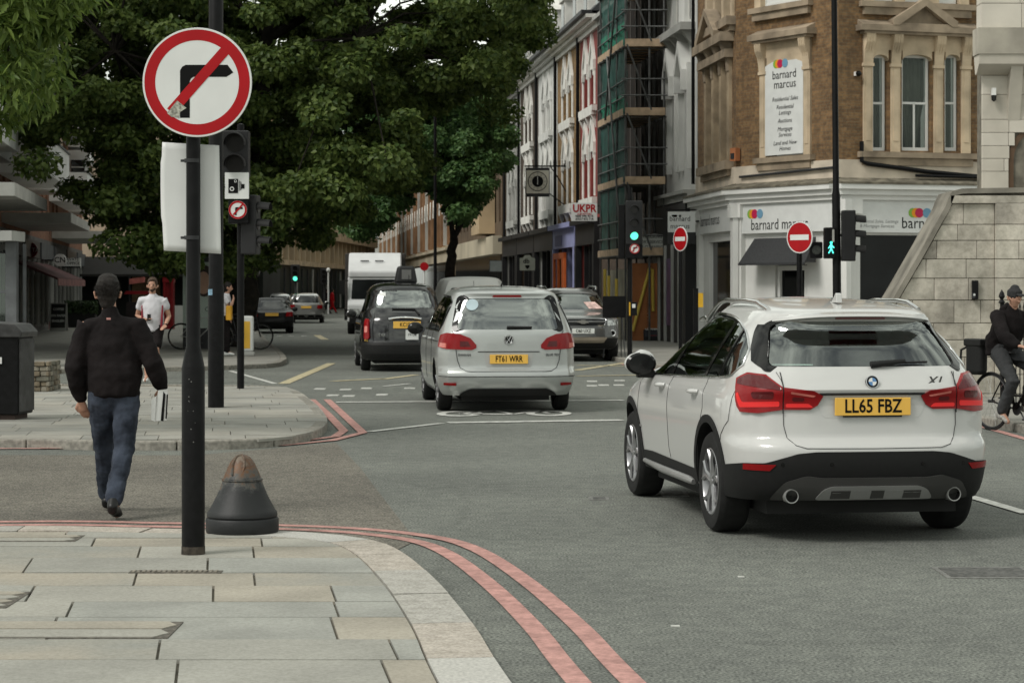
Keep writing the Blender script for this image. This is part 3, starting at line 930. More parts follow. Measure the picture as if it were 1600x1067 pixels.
# ---- white narrow house between scaffold and the corner building
za, zb = RZ(1041.5), RZ(1090)
root = thing('white_house', 'narrow white rendered house between the scaffolding and the brown brick corner building', 'house', (RL(za), za, 0))
f_nw = rface(1041.5, 1090, root); f = f_nw; W = f.W
c = W / 2
wn = [(c - 1.5, c - 0.5), (c + 0.5, c + 1.5)]
holes = [(a, b, z0, z1) for a, b in wn for z0, z1 in ((5.4, 8.4), (9.6, 12.2))]
f.mk('wall', wall_mb(W - 0.01, 0, 15, holes, 0.3, 9, 0.01), m_render)
for h in holes: window(f, *h, m_trimwhite)
for a, b in wn:
    hood(f, a, b, 8.0, 1.0, 0.32, m_render)
    mb = MB(); mb.box(a - 0.3, a - 0.1, -0.16, 0, 5.2, 8.3); mb.box(b + 0.1, b + 0.3, -0.16, 0, 5.2, 8.3); f.mk('pilaster', mb, m_render)
mb = MB(); mb.box(0.3, W - 0.3, -0.45, 0, 9.2, 9.42)
for x in (0.6, 1.6, c, W - 1.6, W - 0.6): mb.prism([(-0.4, 9.2), (0, 9.2), (0, 8.7)], x - 0.1, x + 0.1, 'x')
f.mk('sill', mb, m_rendergrey)
f.mk('cornice', cornice_mb(W - 0.02, 4.25, (0.3, 0.42), (0.2, 0.1), 0.02), m_rendergrey)
mb = MB(); mb.box(0.05, W - 0.05, -0.35, 0, 0, 4.2); fs = f.mk('shopfront', mb, m_shopdark)
mb = MB()
for x in (0.8, 1.9, 3.1, 4.2): mb.box(x - 0.06, x + 0.06, -0.42, -0.35, 0.1, 3.0)
mb.box(0.1, 0.4, -0.5, -0.35, 0, 3.4)
mk('mullion', mb, m_rendergrey, fs)
mb = MB(); mb.box(2.0, 3.0, -0.37, -0.351, 0.6, 2.6); mk('shop_window', mb, M('violet_window', (0.10, 0.05, 0.14), 0.3, var=0.4), fs)

# ================================================================== CORNER BUILDING (estate agent)
A = Vector((RL(RZ(1090)), RZ(1090))); B = Vector((5.91, 57.4)); C = Vector((8.1, 54.0)); D = Vector((12.4, 55.35))
cb = thing('corner_building', 'brown brick corner building with stone window surrounds above a white estate agent shopfront', 'building', (C.x, C.y, 0))
fa, fb, fc = Face(A, B, cb), Face(B, C, cb), Face(C, D, cb)
fa.flat, fb.flat, fc.flat = 0.6, 0.62, 0.62
TOPZ = 14.5
def fwin(f, pl, pr, pt, pb):
    ul, ur = f.u(pl), f.u(pr)
    m = (pl + pr) / 2
    return ul, ur, f.z(m, pb), f.z(m, pt)
# left face
la = [fwin(fa, 1106, 1142, 112, 256), fwin(fa, 1106, 1146, -60, 38)]
fa.mk('wall', wall_mb(fa.W, 4.9, TOPZ, la, 0.3, 5, 0.005, sides=False), m_bk_brown)
# chamfer face
lb = [fwin(fb, 1200, 1257, 95, 243), fwin(fb, 1190, 1256, -90, 6)]
fb.mk('wall', wall_mb(fb.W, 4.9, TOPZ, lb, 0.3, 5, 0.0, sides=False), m_bk_brown)
# right face
lc = [fwin(fc, 1363, 1387, 86, 236), fwin(fc, 1409, 1455, 86, 236), fwin(fc, 1476, 1499, 86, 236), fwin(fc, 1363, 1500, -90, 4)]
fc.mk('wall', wall_mb(fc.W, 4.9, TOPZ, lc, 0.3, 5, 0.0, sides=False), m_bk_brown)
mb = MB(); mb.prism([(A.x - C.x, A.y - C.y), (B.x - C.x, B.y - C.y), (0, 0), (D.x - C.x, D.y - C.y), (14, 14), (-1, 14)], TOPZ - 0.1, TOPZ, 'z')
mk('roof', mb, m_slate, cb)
# windows, left face: three tall lights with stone piers and pediment
u0, u1, z0, z1 = la[0]
k = (u1 - u0) / 3
for i in range(3): window(fa, u0 + i * k + 0.14, u0 + (i + 1) * k - 0.14, z0, z1, m_white, y=0.2)
mb = MB()
for i in range(4): mb.box(u0 + i * k - 0.16, u0 + i * k + 0.16, -0.14, 0.18, z0, z1 + 0.2)
fa.mk('pier', mb, M('brown_stone', (0.33, 0.255, 0.17), 0.9, var=0.3, scale=2, detail=9))
mb = MB()
for i in range(4): mb.prism([(-0.55, z1 + 0.62), (0, z1 + 0.62), (0, z1 - 0.15), (-0.18, z1 - 0.15), (-0.25, z1 + 0.25)], u0 + i * k - 0.13, u0 + i * k + 0.13, 'x')
fa.mk('bracket', mb, m_creamdk)
mb = MB(); mb.box(u0 - 0.5, u1 + 0.4, -0.62, 0.0, z1 + 0.62, z1 + 0.86); mb.box(u0 - 0.4, u1 + 0.3, -0.4, 0.0, z1 + 0.2, z1 + 0.42)
c = (u0 + u1) / 2 - 0.3
for sg in (-1, 1): mb.prism([(c, z1 + 1.55), (c, z1 + 1.75), (c + sg * 1.35, z1 + 1.0), (c + sg * 1.35, z1 + 0.86), (c + sg * 1.1, z1 + 0.86)], -0.62, 0.0)
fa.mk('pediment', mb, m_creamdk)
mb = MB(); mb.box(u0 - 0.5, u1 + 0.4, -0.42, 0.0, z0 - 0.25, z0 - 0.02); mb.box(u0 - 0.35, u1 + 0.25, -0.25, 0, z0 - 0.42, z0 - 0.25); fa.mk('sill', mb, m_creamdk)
u0, u1, z0, z1 = la[1]
k = (u1 - u0) / 3
for i in range(3): window(fa, u0 + i * k + 0.12, u0 + (i + 1) * k - 0.12, z0, z1, m_white, y=0.2)
mb = MB()
for i in range(4): mb.box(u0 + i * k - 0.15, u0 + i * k + 0.15, -0.1, 0.18, z0, z1)
fa.mk('pier', mb, m_cream)
mb = MB(); mb.box(u0 - 0.5, u1 + 0.3, -0.42, 0.0, z0 - 0.25, z0 - 0.02); mb.box(u0 - 0.35, u1 + 0.2, -0.25, 0, z0 - 0.4, z0 - 0.25); fa.mk('sill', mb, m_creamdk)

def surround(f, u0, u1, z0, z1, piers, head=0.55, brk=True):
    """stone architrave: piers at given u, brackets, entablature, sill"""
    mb = MB()
    for x in piers:
        mb.box(x - 0.125, x + 0.125, -0.10, 0.20, z0 - 0.02, z1 + 0.12)
        mb.box(x - 0.07, x + 0.07, -0.125, -0.10, z0 + 0.25, z1 - 0.35)
    f.mk('pier', mb, m_cream)
    mb = MB(); mb.box(piers[0] - 0.125, piers[-1] + 0.125, -0.085, 0.0, z1 + 0.12, z1 + head); f.mk('entablature', mb, m_cream)
    for x in piers:
        mb = MB()
        mb.prism([(-0.40, z1 + head), (0, z1 + head), (0, z1 - 0.22), (-0.14, z1 - 0.22), (-0.17, z1 - 0.05), (-0.22, z1 + 0.12), (-0.36, z1 + 0.28), (-0.40, z1 + 0.42)], x - 0.125, x + 0.125, 'x')
        for s in (-0.07, 0.0, 0.07): mb.prism([(-0.425, z1 + head - 0.02), (-0.39, z1 + 0.3), (-0.25, z1 + 0.12), (-0.19, z1 + 0.02), (0, z1 + head - 0.02)], x + s - 0.018, x + s + 0.018, 'x')
        mb.box(x - 0.15, x + 0.15, -0.16, 0, z1 - 0.30, z1 - 0.22)
        f.mk('bracket', mb, m_cream)
    a, b = piers[0] - 0.32, piers[-1] + 0.32
    mb = MB(); mb.box(a + 0.12, b - 0.12, -0.42, 0, z1 + head, z1 + head + 0.07); mb.box(a, b, -0.52, 0, z1 + head + 0.07, z1 + head + 0.22)
    mb.prism([(-0.5, z1 + head + 0.22), (0, z1 + head + 0.22), (0, z1 + head + 0.36)], a + 0.05, b - 0.05, 'x')
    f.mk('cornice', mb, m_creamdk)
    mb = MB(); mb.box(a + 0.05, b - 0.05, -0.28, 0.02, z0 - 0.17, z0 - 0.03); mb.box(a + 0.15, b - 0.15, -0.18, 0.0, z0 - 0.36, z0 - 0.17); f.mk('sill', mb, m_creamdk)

def arched_fill(f, x0, x1, zt, rise, mat, y0=-0.05, y1=0.18):
    """spandrel that turns a square opening into a segmental arch"""
    p = arch_pts(x0, x1, zt - rise, rise, 10)
    mb = MB()
    for i in range(len(p) - 1):
        mb.prism([p[i], p[i + 1], (p[i + 1][0], zt + 0.15), (p[i][0], zt + 0.15)], y0, y1)
    return f.mk('arch', mb, mat)

# chamfer: blind window carrying the sign board
u0, u1, z0, z1 = lb[0]
surround(fb, u0, u1, z0, z1, [u0 - 0.15, u1 + 0.15], 0.5)
arched_fill(fb, u0, u1, z1, 0.16, m_cream)
mb = MB(); mb.prism([(u0 - 0.03, z0 + 0.02), (u1 + 0.03, z0 + 0.02), (u1 + 0.03, z1 - 0.10), (u1 - 0.25, z1 - 0.01), (u0 + 0.25, z1 - 0.01), (u0 - 0.03, z1 - 0.10)], -0.075, -0.055); sb = fb.mk('sign_board', mb, m_signwhite)
uc = (u0 + u1) / 2; wdt = u1 - u0
def lettering(f, s, px, py, size, mat=m_ink, y=-0.078, parent=None, **kw):
    u = f.u(px); z = f.z(px, py)
    mb = text_mb(s, size, **kw)
    mb2 = MB(); mb2.add([(v[0] + u, v[1] + y, v[2] + z) for v in mb.v], mb.f)
    return f.mk('lettering', mb2, mat, parent=parent) if parent is None else mk('lettering', mb2, mat, parent)
def logo(f, px, py, r, gap, y, parent):
    u = f.u(px); z = f.z(px, py)
    for i, dx in enumerate((0, 0.75, 1.5, 3.3)):
        mb = MB(); mb.lathe([(r, y - i * 0.002 - 0.004), (r, y)], 20, (u + dx * r * gap, 0, z), 'y')
        mk('logo_disc', mb, m_logo[i], parent)
logo(fb, 1216, 101, 0.11, 1.0, -0.077, sb)
lettering(fb, 'barnard', 1229, 117, 0.31, parent=sb, narrow=0.98)
lettering(fb, 'marcus', 1230, 132, 0.31, parent=sb, narrow=0.98)
for s, py in (('Residential Sales', 155), ('Residential', 167.5), ('Lettings', 176.5), ('Auctions', 189), ('Mortgage', 202), ('Services', 211), ('Land and New', 223.5), ('Homes', 232.5)):
    lettering(fb, s, 1230, py, 0.155, parent=sb, shear=0.25, narrow=1.0)
u0, u1, z0, z1 = lb[1]
surround(fb, u0, u1, z0, z1, [u0 - 0.1, u1 + 0.1], 0.5)
window(fb, u0, u1, z0, z1, m_white, gm=m_signwhite, y=0.1)
# right face: triple window with pediment
zt, zb_ = lc[0][3], lc[0][2]
piers = [fc.u(p) for p in (1355, 1398, 1465, 1508)]
surround(fc, 0, 0, zb_, zt, piers, 0.5)
for (u0, u1, z0, z1), n in zip(lc[:3], (1, 2, 1)):
    w_ = window(fc, u0 + 0.02, u1 - 0.02, z0, z1, m_white, y=0.13, bar=0.07, rows=2, cols=1, gm=MGlass('window_glass', (0.9, 0.95, 0.93), 0.15, ior=1.3))
    if n == 2:
        mb = MB(); c = (u0 + u1) / 2; mb.box(c - 0.025, c + 0.025, 0.134, 0.18, z0 + 0.08, (z0 + z1) / 2); mk('glazing_bar', mb, m_white, w_)
    arched_fill(fc, u0, u1, z1, 0.14, m_cream)
    mb = MB(); mb.box(u0 - 0.1, u1 + 0.1, 0.75, 0.8, z0 - 0.1, z1 + 0.1); mb.box(u0 - 0.1, u1 + 0.1, 0.28, 0.8, z0 - 0.15, z0 - 0.1)
    fc.mk('dark_room', mb, M('dark_room', (0.03, 0.027, 0.022), 0.9, var=0))
    # curtains gathered to the sides below the meeting rail
    def curtain(xa, xb, pull):
        vs = []; fs = []; nx, nz_ = 22, 14
        for j in range(nz_ + 1):
            t = j / nz_; z = z1 - 0.03 - (z1 - z0 - 0.1) * t
            for i in range(nx + 1):
                q = i / nx
                k = 1.0 if t < 0.48 else 1 - 0.62 * ((t - 0.48) / 0.52) ** 0.8
                x = xa + (xb - xa) * q if pull == 0 else (xb + (xa - xb) * (1 - q) * k if pull > 0 else xa + (xb - xa) * q * k)
                vs.append((x, 0.30 + 0.03 * sin(q * (xb - xa) * 46 + t), z))
        for j in range(nz_):
            for i in range(nx): a = j * (nx + 1) + i; fs.append((a, a + 1, a + nx + 2, a + nx + 1))
        mb = MB(); mb.add(vs, fs); mk('curtain', mb, m_curtain, w_, smooth=180)
    if n == 2: curtain(u0 + 0.06, (u0 + u1) / 2 + 0.06, -1) if False else None; curtain(u0 + 0.06, (u0 + u1) / 2, 1); curtain((u0 + u1) / 2, u1 - 0.06, -1)
    else: curtain(u0 + 0.06, u1 - 0.06, 1 if u0 < piers[1] else 0)
# pediment
c = fc.u(1437); zc = zt + 0.5 + 0.22
hw = fc.u(1487) - c
mb = MB()
for sg in (-1, 1):
    mb.prism([(c, zc + 0.50), (c, zc + 0.70), (c + sg * hw, zc + 0.14), (c + sg * hw, zc), (c + sg * hw * 0.82, zc)], -0.55, 0.0)
mb.box(c - hw, c + hw, -0.5, 0, zc - 0.02, zc + 0.06)
mb.prism([(c - hw * 0.8, zc), (c + hw * 0.8, zc), (c, zc + 0.52)], -0.2, 0.0)
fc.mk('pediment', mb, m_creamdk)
u0, u1, z0, z1 = lc[3]
surround(fc, u0, u1, z0, z1, [u0 - 0.1, u0 + 0.75, u1 - 0.75, u1 + 0.1], 0.5)
for a, b in ((u0 + 0.06, u0 + 0.6), (u0 + 0.9, u1 - 0.9), (u1 - 0.6, u1 - 0.06)): window(fc, a, b, z0, z1, m_white, gm=m_signwhite, y=0.1)
# cream band and shop cornice
for f_, nm in ((fa, 1), (fb, 0), (fc, 0)):
    W = f_.W
    e0 = -0.02; e1 = W + 0.02
    mb = MB(); mb.box(e0, e1, -0.06, 0.28, 4.42, 4.9); f_.mk('band', mb, M('cream_band', (0.60, 0.52, 0.42), 0.85, var=0.18, scale=1.5, detail=8))
    mb = MB(); mb.prism([(-0.42, 4.28), (-0.42, 4.33), (-0.03, 4.46), (-0.03, 4.28)], e0 - 0.1, e1 + 0.1, 'x'); f_.mk('lead_flashing', mb, M('mossy_lead', (0.14, 0.125, 0.095), 0.9, var=0.4, scale=5))
    mb = MB(); mb.box(e0 - 0.1, e1 + 0.1, -0.40, 0.0, 4.16, 4.28); mb.box(e0 - 0.06, e1 + 0.06, -0.30, 0.0, 4.02, 4.16); mb.box(e0, e1, -0.22, 0, 3.90, 4.02); f_.mk('shop_cornice', mb, m_white)
# shop: left side
def shop_face(f, fas, win, pils, texty=None):
    W = f.W
    (fl_, fr_, ft_, fb2) = fas
    u0, u1, z0, z1 = fwin(f, *win)
    mb = wall_mb(W, 0.1, 3.92, [(u0, u1, z0, z1)], 0.25, 5, 0.0, sides=False, y0=-0.02)
    f.mk('shop_wall', mb, m_white)
    a, b, zc0, zc1 = fwin(f, fl_, fr_, ft_, fb2)
    mb = MB(); mb.box(a, b, -0.14, -0.02, zc0, zc1); fs = f.mk('fascia', mb, m_signwhite)
    mb = MB()
    for p in pils:
        u = f.u(p); mb.box(u - 0.16, u + 0.16, -0.17, -0.02, 0.1, 3.9); mb.box(u - 0.2, u + 0.2, -0.24, -0.02, 3.55, 3.9); mb.box(u - 0.2, u + 0.2, -0.2, -0.02, 0.1, 0.5)
    f.mk('pilaster', mb, m_white)
    mb = MB(); mb.box(u0, u1, 0.1, 0.12, z0, z1); g = f.mk('shop_window', mb, m_shopglass)
    return fs, (u0, u1, z0, z1)
fs_a, wa = shop_face(fa, (1095, 1150, 316, 364), (1109, 1151, 377, 560), (1099, 1153))
fs_b, wb = shop_face(fb, (1166, 1316, 292, 363), (1212, 1262, 414, 585), (1160, 1324))
fs_c, wc = shop_face(fc, (1333, 1520, 292, 364), (1334, 1520, 368, 560), (1330,))
lettering(fb, 'barnard marcus', 1224, 351, 0.40, y=-0.142, parent=fs_b, narrow=0.9)
logo(fb, 1179, 335, 0.12, 1.0, -0.142, fs_b)
lettering(fc, 'barnard marcus', 1468, 350, 0.40, y=-0.142, parent=fs_c, narrow=0.9)
logo(fc, 1422, 333, 0.12, 1.0, -0.142, fs_c)
lettering(fc, 'Residential Sales, Lettings\n& Mortgage Services', 1366, 350, 0.115, mat=M('grey_ink', (0.25, 0.25, 0.25), 0.6), y=-0.142, parent=fs_c, shear=0.25)
lettering(fa, 'barnard marcus', 1117, 345, 0.42, y=-0.142, parent=fs_a)
# door in the chamfer with awning
u0, u1, z0, z1 = wb
mb = MB(); mb.box(u0 + 0.05, u0 + 0.15, 0.02, 0.09, z0, z1 - 0.02); mb.box(u1 - 0.15, u1 - 0.05, 0.02, 0.09, z0, z1 - 0.02); mb.box(u0 + 0.15, u1 - 0.15, 0.02, 0.09, z1 - 0.14, z1 - 0.02); mb.box(u0 + 0.15, u1 - 0.15, 0.02, 0.09, z0, z0 + 0.25)
dr_ = fb.mk('door', mb, m_white)
mb = MB(); mb.tube([(u0 + 0.1, -0.03, 1.2), (u0 + 0.1, -0.03, 1.5)], 0.018, 6); mk('handle', mb, m_black, dr_)
aw0, aw1 = fb.u(1186), fb.u(1282)
zt_, zb2 = fb.z(1222, 372), fb.z(1222, 411)
mb = MB()
mb.add([(aw0, -0.15, zt_), (aw1, -0.15, zt_), (aw1 + 0.1, -0.6, zb2), (aw0 - 0.1, -0.6, zb2), (aw0, -0.15, zb2), (aw1, -0.15, zb2)], [(0, 1, 2, 3), (0, 3, 4), (1, 5, 2)])
mb.box(aw0 - 0.1, aw1 + 0.1, -0.62, -0.6, zb2 - 0.06, zb2)
fb.mk('awning', mb, M('charcoal_canvas', (0.035, 0.036, 0.038), 0.8, var=0.2, scale=30))
# window interior hints in the right-hand shop window
u0, u1, z0, z1 = wc
mb = MB(); mb.box(u0 + 0.1, u0 + 1.0, 0.06, 0.09, z0 + 0.2, z0 + 0.7); fc.mk('display_board', mb, m_dark)
# pipes and cables above the cornice
mb = MB()
mb.tube([(0.3, -0.12, 4.62), (fb.W * 0.55, -0.12, 4.66), (fb.W + 0.02, -0.12, 4.70)], 0.035, 6); fb.mk('pipe', mb, m_dark)
mb = MB()
ub = fc.u(1343)
mb.tube([(ub, -0.12, 5.35), (ub, -0.12, 4.86), (ub + 0.15, -0.12, 4.80), (fc.u(1450), -0.12, 4.62), (fc.W, -0.12, 4.48)], 0.055, 8); fc.mk('pipe', mb, m_black)
mb = MB(); mb.tube([(fc.u(1425), -0.2, 4.52), (fc.W, -0.2, 4.50)], 0.04, 6); fc.mk('cable', mb, m_black)
mb = MB(); mb.tube([(fa.u(1091), -0.15, 4.7), (fa.u(1091), -0.15, 14)], 0.05, 6); fa.mk('downpipe', mb, m_black)
# small round camera on the brick
cc = thing('dome_camera', 'small round camera on the brown brick between the sign window and the triple window', 'camera', (fc.p0.x + fc.d.x * fc.u(1337), fc.p0.y + fc.d.y * fc.u(1337), fc.z(1337, 116)), fc.ang)
mb = MB(); mb.box(-0.05, 0.05, -0.1, 0.0, -0.05, 0.05); mk('bracket', mb, m_white, cc)
mb = MB(); mb.lathe([(0.0, -0.2), (0.055, -0.18), (0.075, -0.12), (0.05, -0.08)], 12, (0.02, 0, 0), 'y'); mk('lens', mb, m_gloss, cc)
# floodlight / alarm box
ab = thing('alarm_box', 'terracotta coloured box at the corner of the brown brick wall above the shop', 'alarm box', (B.x + 0.02, B.y - 0.1, 5.05), fb.ang)
mb = MB(); mb.box(-0.1, 0.12, -0.16, 0.0, 0.0, 0.34); mk('case', mb, M('terracotta_box', (0.42, 0.16, 0.07), 0.7), ab)
mb = MB(); mb.box(-0.06, 0.08, -0.18, -0.161, 0.05, 0.2); mk('vent', mb, m_dark, ab)
ab = thing('alarm_box', 'white alarm box hanging under the cornice between the two shop signs', 'alarm box', (C.x + 0.12, C.y - 0.12, 3.35), 0)
mb = MB(); mb.prism([(-0.12, 0.1), (0.12, 0.1), (0.12, 0.42), (-0.12, 0.42)], -0.25, -0.12); mb.prism([(-0.12, 0.1), (0.12, 0.1), (0.0, -0.02)], -0.25, -0.12); mk('case', mb, m_signwhite, ab)
mb = MB(); mb.box(-0.05, 0.05, -0.262, -0.25, 0.2, 0.3); mk('badge', mb, m_rendergrey, ab)

# ================================================================== STONE STAIR WALL AND HALL, right
WZ = 32.0
sw = thing('stone_wall', 'pale ashlar stair wall with a swept sloping coping at the right edge', 'wall', (xx(1500, WZ), WZ, 0))
ox = xx(1500, WZ)
def L2(px, py): return (xx(px, WZ) - ox, zz(py, WZ))
ctrl = [Vector(p) for p in (L2(1330, 592), L2(1398, 476), L2(1440, 404), L2(1470, 350), L2(1484, 325), L2(1491, 306), L2(1503, 303), L2(1700, 300))]
cop = resample(ctrl, 0.08)
mb = MB(); poly = [(c.x, c.y) for c in cop] + [(cop[-1].x, 0.0), (cop[0].x, 0.0)]
tri = delaunay_2d_cdt([Vector(p) for p in poly], [], [list(range(len(poly)))], 1, 1e-5)
mb.add([(v.x, 0.10, v.y) for v in tri[0]], tri[2]); mb.add([(v.x, 0.9, v.y) for v in tri[0]], tri[2])
for i in range(len(poly)):
    a = poly[i]; b = poly[(i + 1) % len(poly)]
    mb.quad((a[0], 0.10, a[1]), (b[0], 0.10, b[1]), (b[0], 0.9, b[1]), (a[0], 0.9, a[1]))
mk('core', mb, M('wall_mortar', (0.24, 0.22, 0.18), 0.95, var=0.3), sw)
# coping segments
out = offset(cop, -0.075)
i = 0; seg = 9
while i < len(cop) - 1:
    j = min(i + seg, len(cop) - 1)
    pl = [(p.x, p.y) for p in cop[i:j + 1]] + [(p.x, p.y) for p in reversed(out[i:j + 1])]
    mb = MB()
    for k in range(i, j):
        mb.prism([(cop[k].x, cop[k].y), (cop[k + 1].x, cop[k + 1].y), (out[k + 1].x, out[k + 1].y), (out[k].x, out[k].y)], -0.05, 0.95)
    mk('coping_stone', mb, M('coping_stone', (0.20, 0.185, 0.155), 0.92, var=0.35, scale=2, detail=10, bump=0.2, bscale=20), sw, smooth=30)
    i = j
bm_ = [m_portdirty, M('portland_dirty_b', (0.44, 0.41, 0.35), 0.9, grain=0.3, gs=5, var=0.30, scale=0.9, detail=10, bump=0.2, bscale=20), M('portland_dirty_c', (0.38, 0.35, 0.30), 0.9, grain=0.35, gs=6, var=0.36, scale=1.3, detail=10, bump=0.2, bscale=20)]
edges = [zz(p, WZ) for p in (700, 645, 615, 585, 558, 531, 505, 469, 435, 405, 376, 351, 318)]
def xcop(z):
    for a, b in zip(cop[:-1], cop[1:]):
        if a.y <= z <= b.y: return a.x + (b.x - a.x) * (z - a.y) / (b.y - a.y)
    return cop[0].x if z < cop[0].y else cop[-1].x
xpier = L2(1554, 400)[0]
for r in range(len(edges) - 1):
    za_, zb_ = max(edges[r], 0.0), edges[r + 1]
    if zb_ <= 0.05: continue
    xr = 1.6
    x = (-1.9 if r % 2 else -2.1) - random.random() * 0.2
    while x < xr:
        wd = random.uniform(0.34, 0.62)
        if x < xpier < x + wd + 0.1 or abs(x + wd - xpier) < 0.12: wd = xpier - x
        a, b = x + 0.0025, x + wd - 0.0025
        x += wd
        if wd < 0.05: continue
        la_, lb_ = xcop(za_) + 0.02, xcop(zb_) + 0.02
        if b <= la_: continue
        bl, tl = max(a, la_), max(a, lb_)
        if tl >= b: poly = [(bl, za_ + 0.004), (b, za_ + 0.004), (b, min(zb_ - 0.004, za_ + (zb_ - za_) * (b - la_) / max(lb_ - la_, 1e-3)))]
        else: poly = [(bl, za_ + 0.004), (b, za_ + 0.004), (b, zb_ - 0.004), (tl, zb_ - 0.004)]
        yy = 0.0 if a < xpier - 0.01 else -0.06
        mb = MB(); mb.prism(poly, yy + random.uniform(0, 0.008), 0.12)
        mk('stone_block', mb, random.choice(bm_), sw, bevel=0.006, seg=1)
mb = MB(); mb.box(xcop(2.9), 1.6, -0.05, 0.12, edges[-1] + 0.003, zz(306, WZ)); mk('frieze', mb, m_portdirty, sw)
kb = thing('lock_box', 'black wall box with a keyhole lock on the pale ashlar wall', 'box', (xx(1522, WZ), WZ - 0.005, zz(468, WZ)))
mb = MB(); mb.box(-0.04, 0.05, -0.07, 0, 0.0, 0.28); mk('case', mb, m_black, kb, bevel=0.008)
mb = MB(); mb.lathe([(0.018, -0.085), (0.018, -0.07)], 10, (-0.015, 0, 0.07), 'y'); mk('keyhole', mb, m_chrome, kb)
mb = MB(); mb.box(-0.05, 0.0, -0.082, -0.07, 0.02, 0.1); mk('flap', mb, m_dark, kb)

HZ = 36.0
hl = thing('stone_hall', 'tall pale stone hall with an arched window rising behind the stair wall', 'building', (xx(1535, HZ), HZ, 0))
ox = xx(1535, HZ)
def H2(px, py): return (xx(px, HZ) - ox, zz(py, HZ))
awx0 = H2(1576, 0)[0]; awr = 0.62; awzs = H2(0, 250)[1]
mb = MB(); mb.box(0.02, 6, 0.06, 0.5, 0, 9.2); mb.box(0.6, 6, 0.5, 3.0, 0, 9.15); mk('core', mb, m_joint, hl)
zs_ = [zz(p, HZ) for p in (300, 268, 228, 187, 148, 118)]
zs_ = [1.0, 1.4, 1.8, 2.2, 2.6, 3.0] + zs_[0:]
hm = [m_portland, M('portland_b', (0.57, 0.53, 0.46), 0.88, var=0.1, scale=1.4, detail=9, bump=0.15, bscale=20)]
acx = awx0 + awr
def block_row(za_, zb_, x0, x1, yy):
    x = x0; first = True
    while x < x1:
        wd = random.uniform(0.45, 0.8) if not first else random.uniform(0.3, 0.6)
        first = False
        a, b = x + 0.003, min(x + wd, x1) - 0.003
        x += wd
        if b - a < 0.05: continue
        # cut by the arched opening
        zc = (za_ + zb_) / 2
        if zc < awzs: ext = awr
        elif zc < awzs + awr: ext = math.sqrt(max(0, awr ** 2 - (zc - awzs) ** 2))
        else: ext = 0
        ivs = [(a, b)] if ext == 0 else [(a, min(b, acx - ext)), (max(a, acx + ext), b)]
        for p, q in ivs:
            if q - p < 0.04: continue
            mb = MB(); mb.box(p, q, yy + random.uniform(0, 0.004), 0.1, za_ + 0.003, zb_ - 0.003)
            mk('stone_block', mb, random.choice(hm), hl, bevel=0.005, seg=1)
for r in range(len(zs_) - 1):
    n = 2 if zs_[r + 1] > awzs and zs_[r] < awzs + awr else 1
    for k in range(n):
        block_row(zs_[r] + (zs_[r + 1] - zs_[r]) * k / n, zs_[r] + (zs_[r + 1] - zs_[r]) * (k + 1) / n, 0.0, 3.4, 0.0)
zc0 = zs_[-1]
mb = MB(); mb.prism([(0.0, zc0), (-0.12, zc0 + 0.02), (-0.3, zc0 + 0.16), (-0.32, zc0 + 0.32), (0.1, zc0 + 0.32)], -0.12, 3.4, 'x'); mk('cornice', mb, m_portland, hl, smooth=35)
mb = MB(); mb.box(-0.14, 3.4, -0.34, 0.1, zc0 + 0.32, zc0 + 0.75); mk('string_course', mb, M('portland_stained', (0.40, 0.37, 0.31), 0.9, var=0.3, scale=1.2, detail=9), hl)
mb = MB(); mb.prism([(0.0, zc0 - 0.75), (-0.10, zc0 - 0.4), (-0.3, zc0 + 0.3), (0.05, zc0 + 0.3)], 0.42, 0.62, 'x'); mk('bracket', mb, m_portland, hl)
r_ = zc0 + 0.75
while r_ < 9.0:
    x = -0.08; 
    while x < 3.3:
        wd = random.uniform(0.5, 0.9)
        mb = MB(); mb.box(x + 0.003, x + wd - 0.003, -0.27, 0.1, r_ + 0.003, r_ + 0.40); mk('stone_block', mb, random.choice(hm), hl, bevel=0.005, seg=1); x += wd
    r_ += 0.405
mb = MB()
a_out = arch_pts(acx - awr, acx + awr, awzs, awr, 16)
a_in = arch_pts(acx - awr + 0.09, acx + awr - 0.09, awzs, awr - 0.09, 16)
for k in range(16): mb.prism([a_out[k], a_out[k + 1], a_in[k + 1], a_in[k]], 0.03, 0.2)
mb.box(acx - awr, acx - awr + 0.09, 0.03, 0.2, 1.5, awzs); mb.box(acx + awr - 0.09, acx + awr, 0.03, 0.2, 1.5, awzs)
wf = mk('window', mb, M('brown_timber', (0.10, 0.06, 0.035), 0.6), hl)
mb = MB()
for k in range(-2, 3): mb.box(acx + k * 0.2 - 0.012, acx + k * 0.2 + 0.012, 0.1, 0.13, 1.5, awzs + math.sqrt(max(0.0, (awr - 0.08) ** 2 - (k * 0.2) ** 2)))
for k in range(5): mb.box(acx - awr + 0.08, acx + awr - 0.08, 0.095, 0.125, awzs - 0.35 * k - 0.012, awzs - 0.35 * k + 0.012)
mk('glazing_bar', mb, m_white, wf)
mb = MB(); mb.prism(a_in + [(acx + awr - 0.09, 1.5), (acx - awr + 0.09, 1.5)], 0.14, 0.15); mk('pane', mb, M('grey_pane', (0.10, 0.12, 0.12), 0.1, var=0.3), wf)
cc = thing('security_camera', 'small white camera under the curved stone cornice of the hall', 'camera', (xx(1551, HZ), HZ - 0.01, zz(150, HZ)))
mb = MB(); mb.box(-0.03, 0.03, -0.12, 0, 0.0, 0.12); mk('bracket', mb, m_white, cc)
mb = MB(); mb.lathe([(0.0, -0.11), (0.04, -0.08), (0.045, 0.0)], 12, (0, -0.08, 0.0)); mk('dome', mb, m_gloss, cc)
rr = thing('iron_railing', 'black spiked iron railing behind the cyclist at the right edge', 'railing', (xx(1588, 30), 30, 0.1))
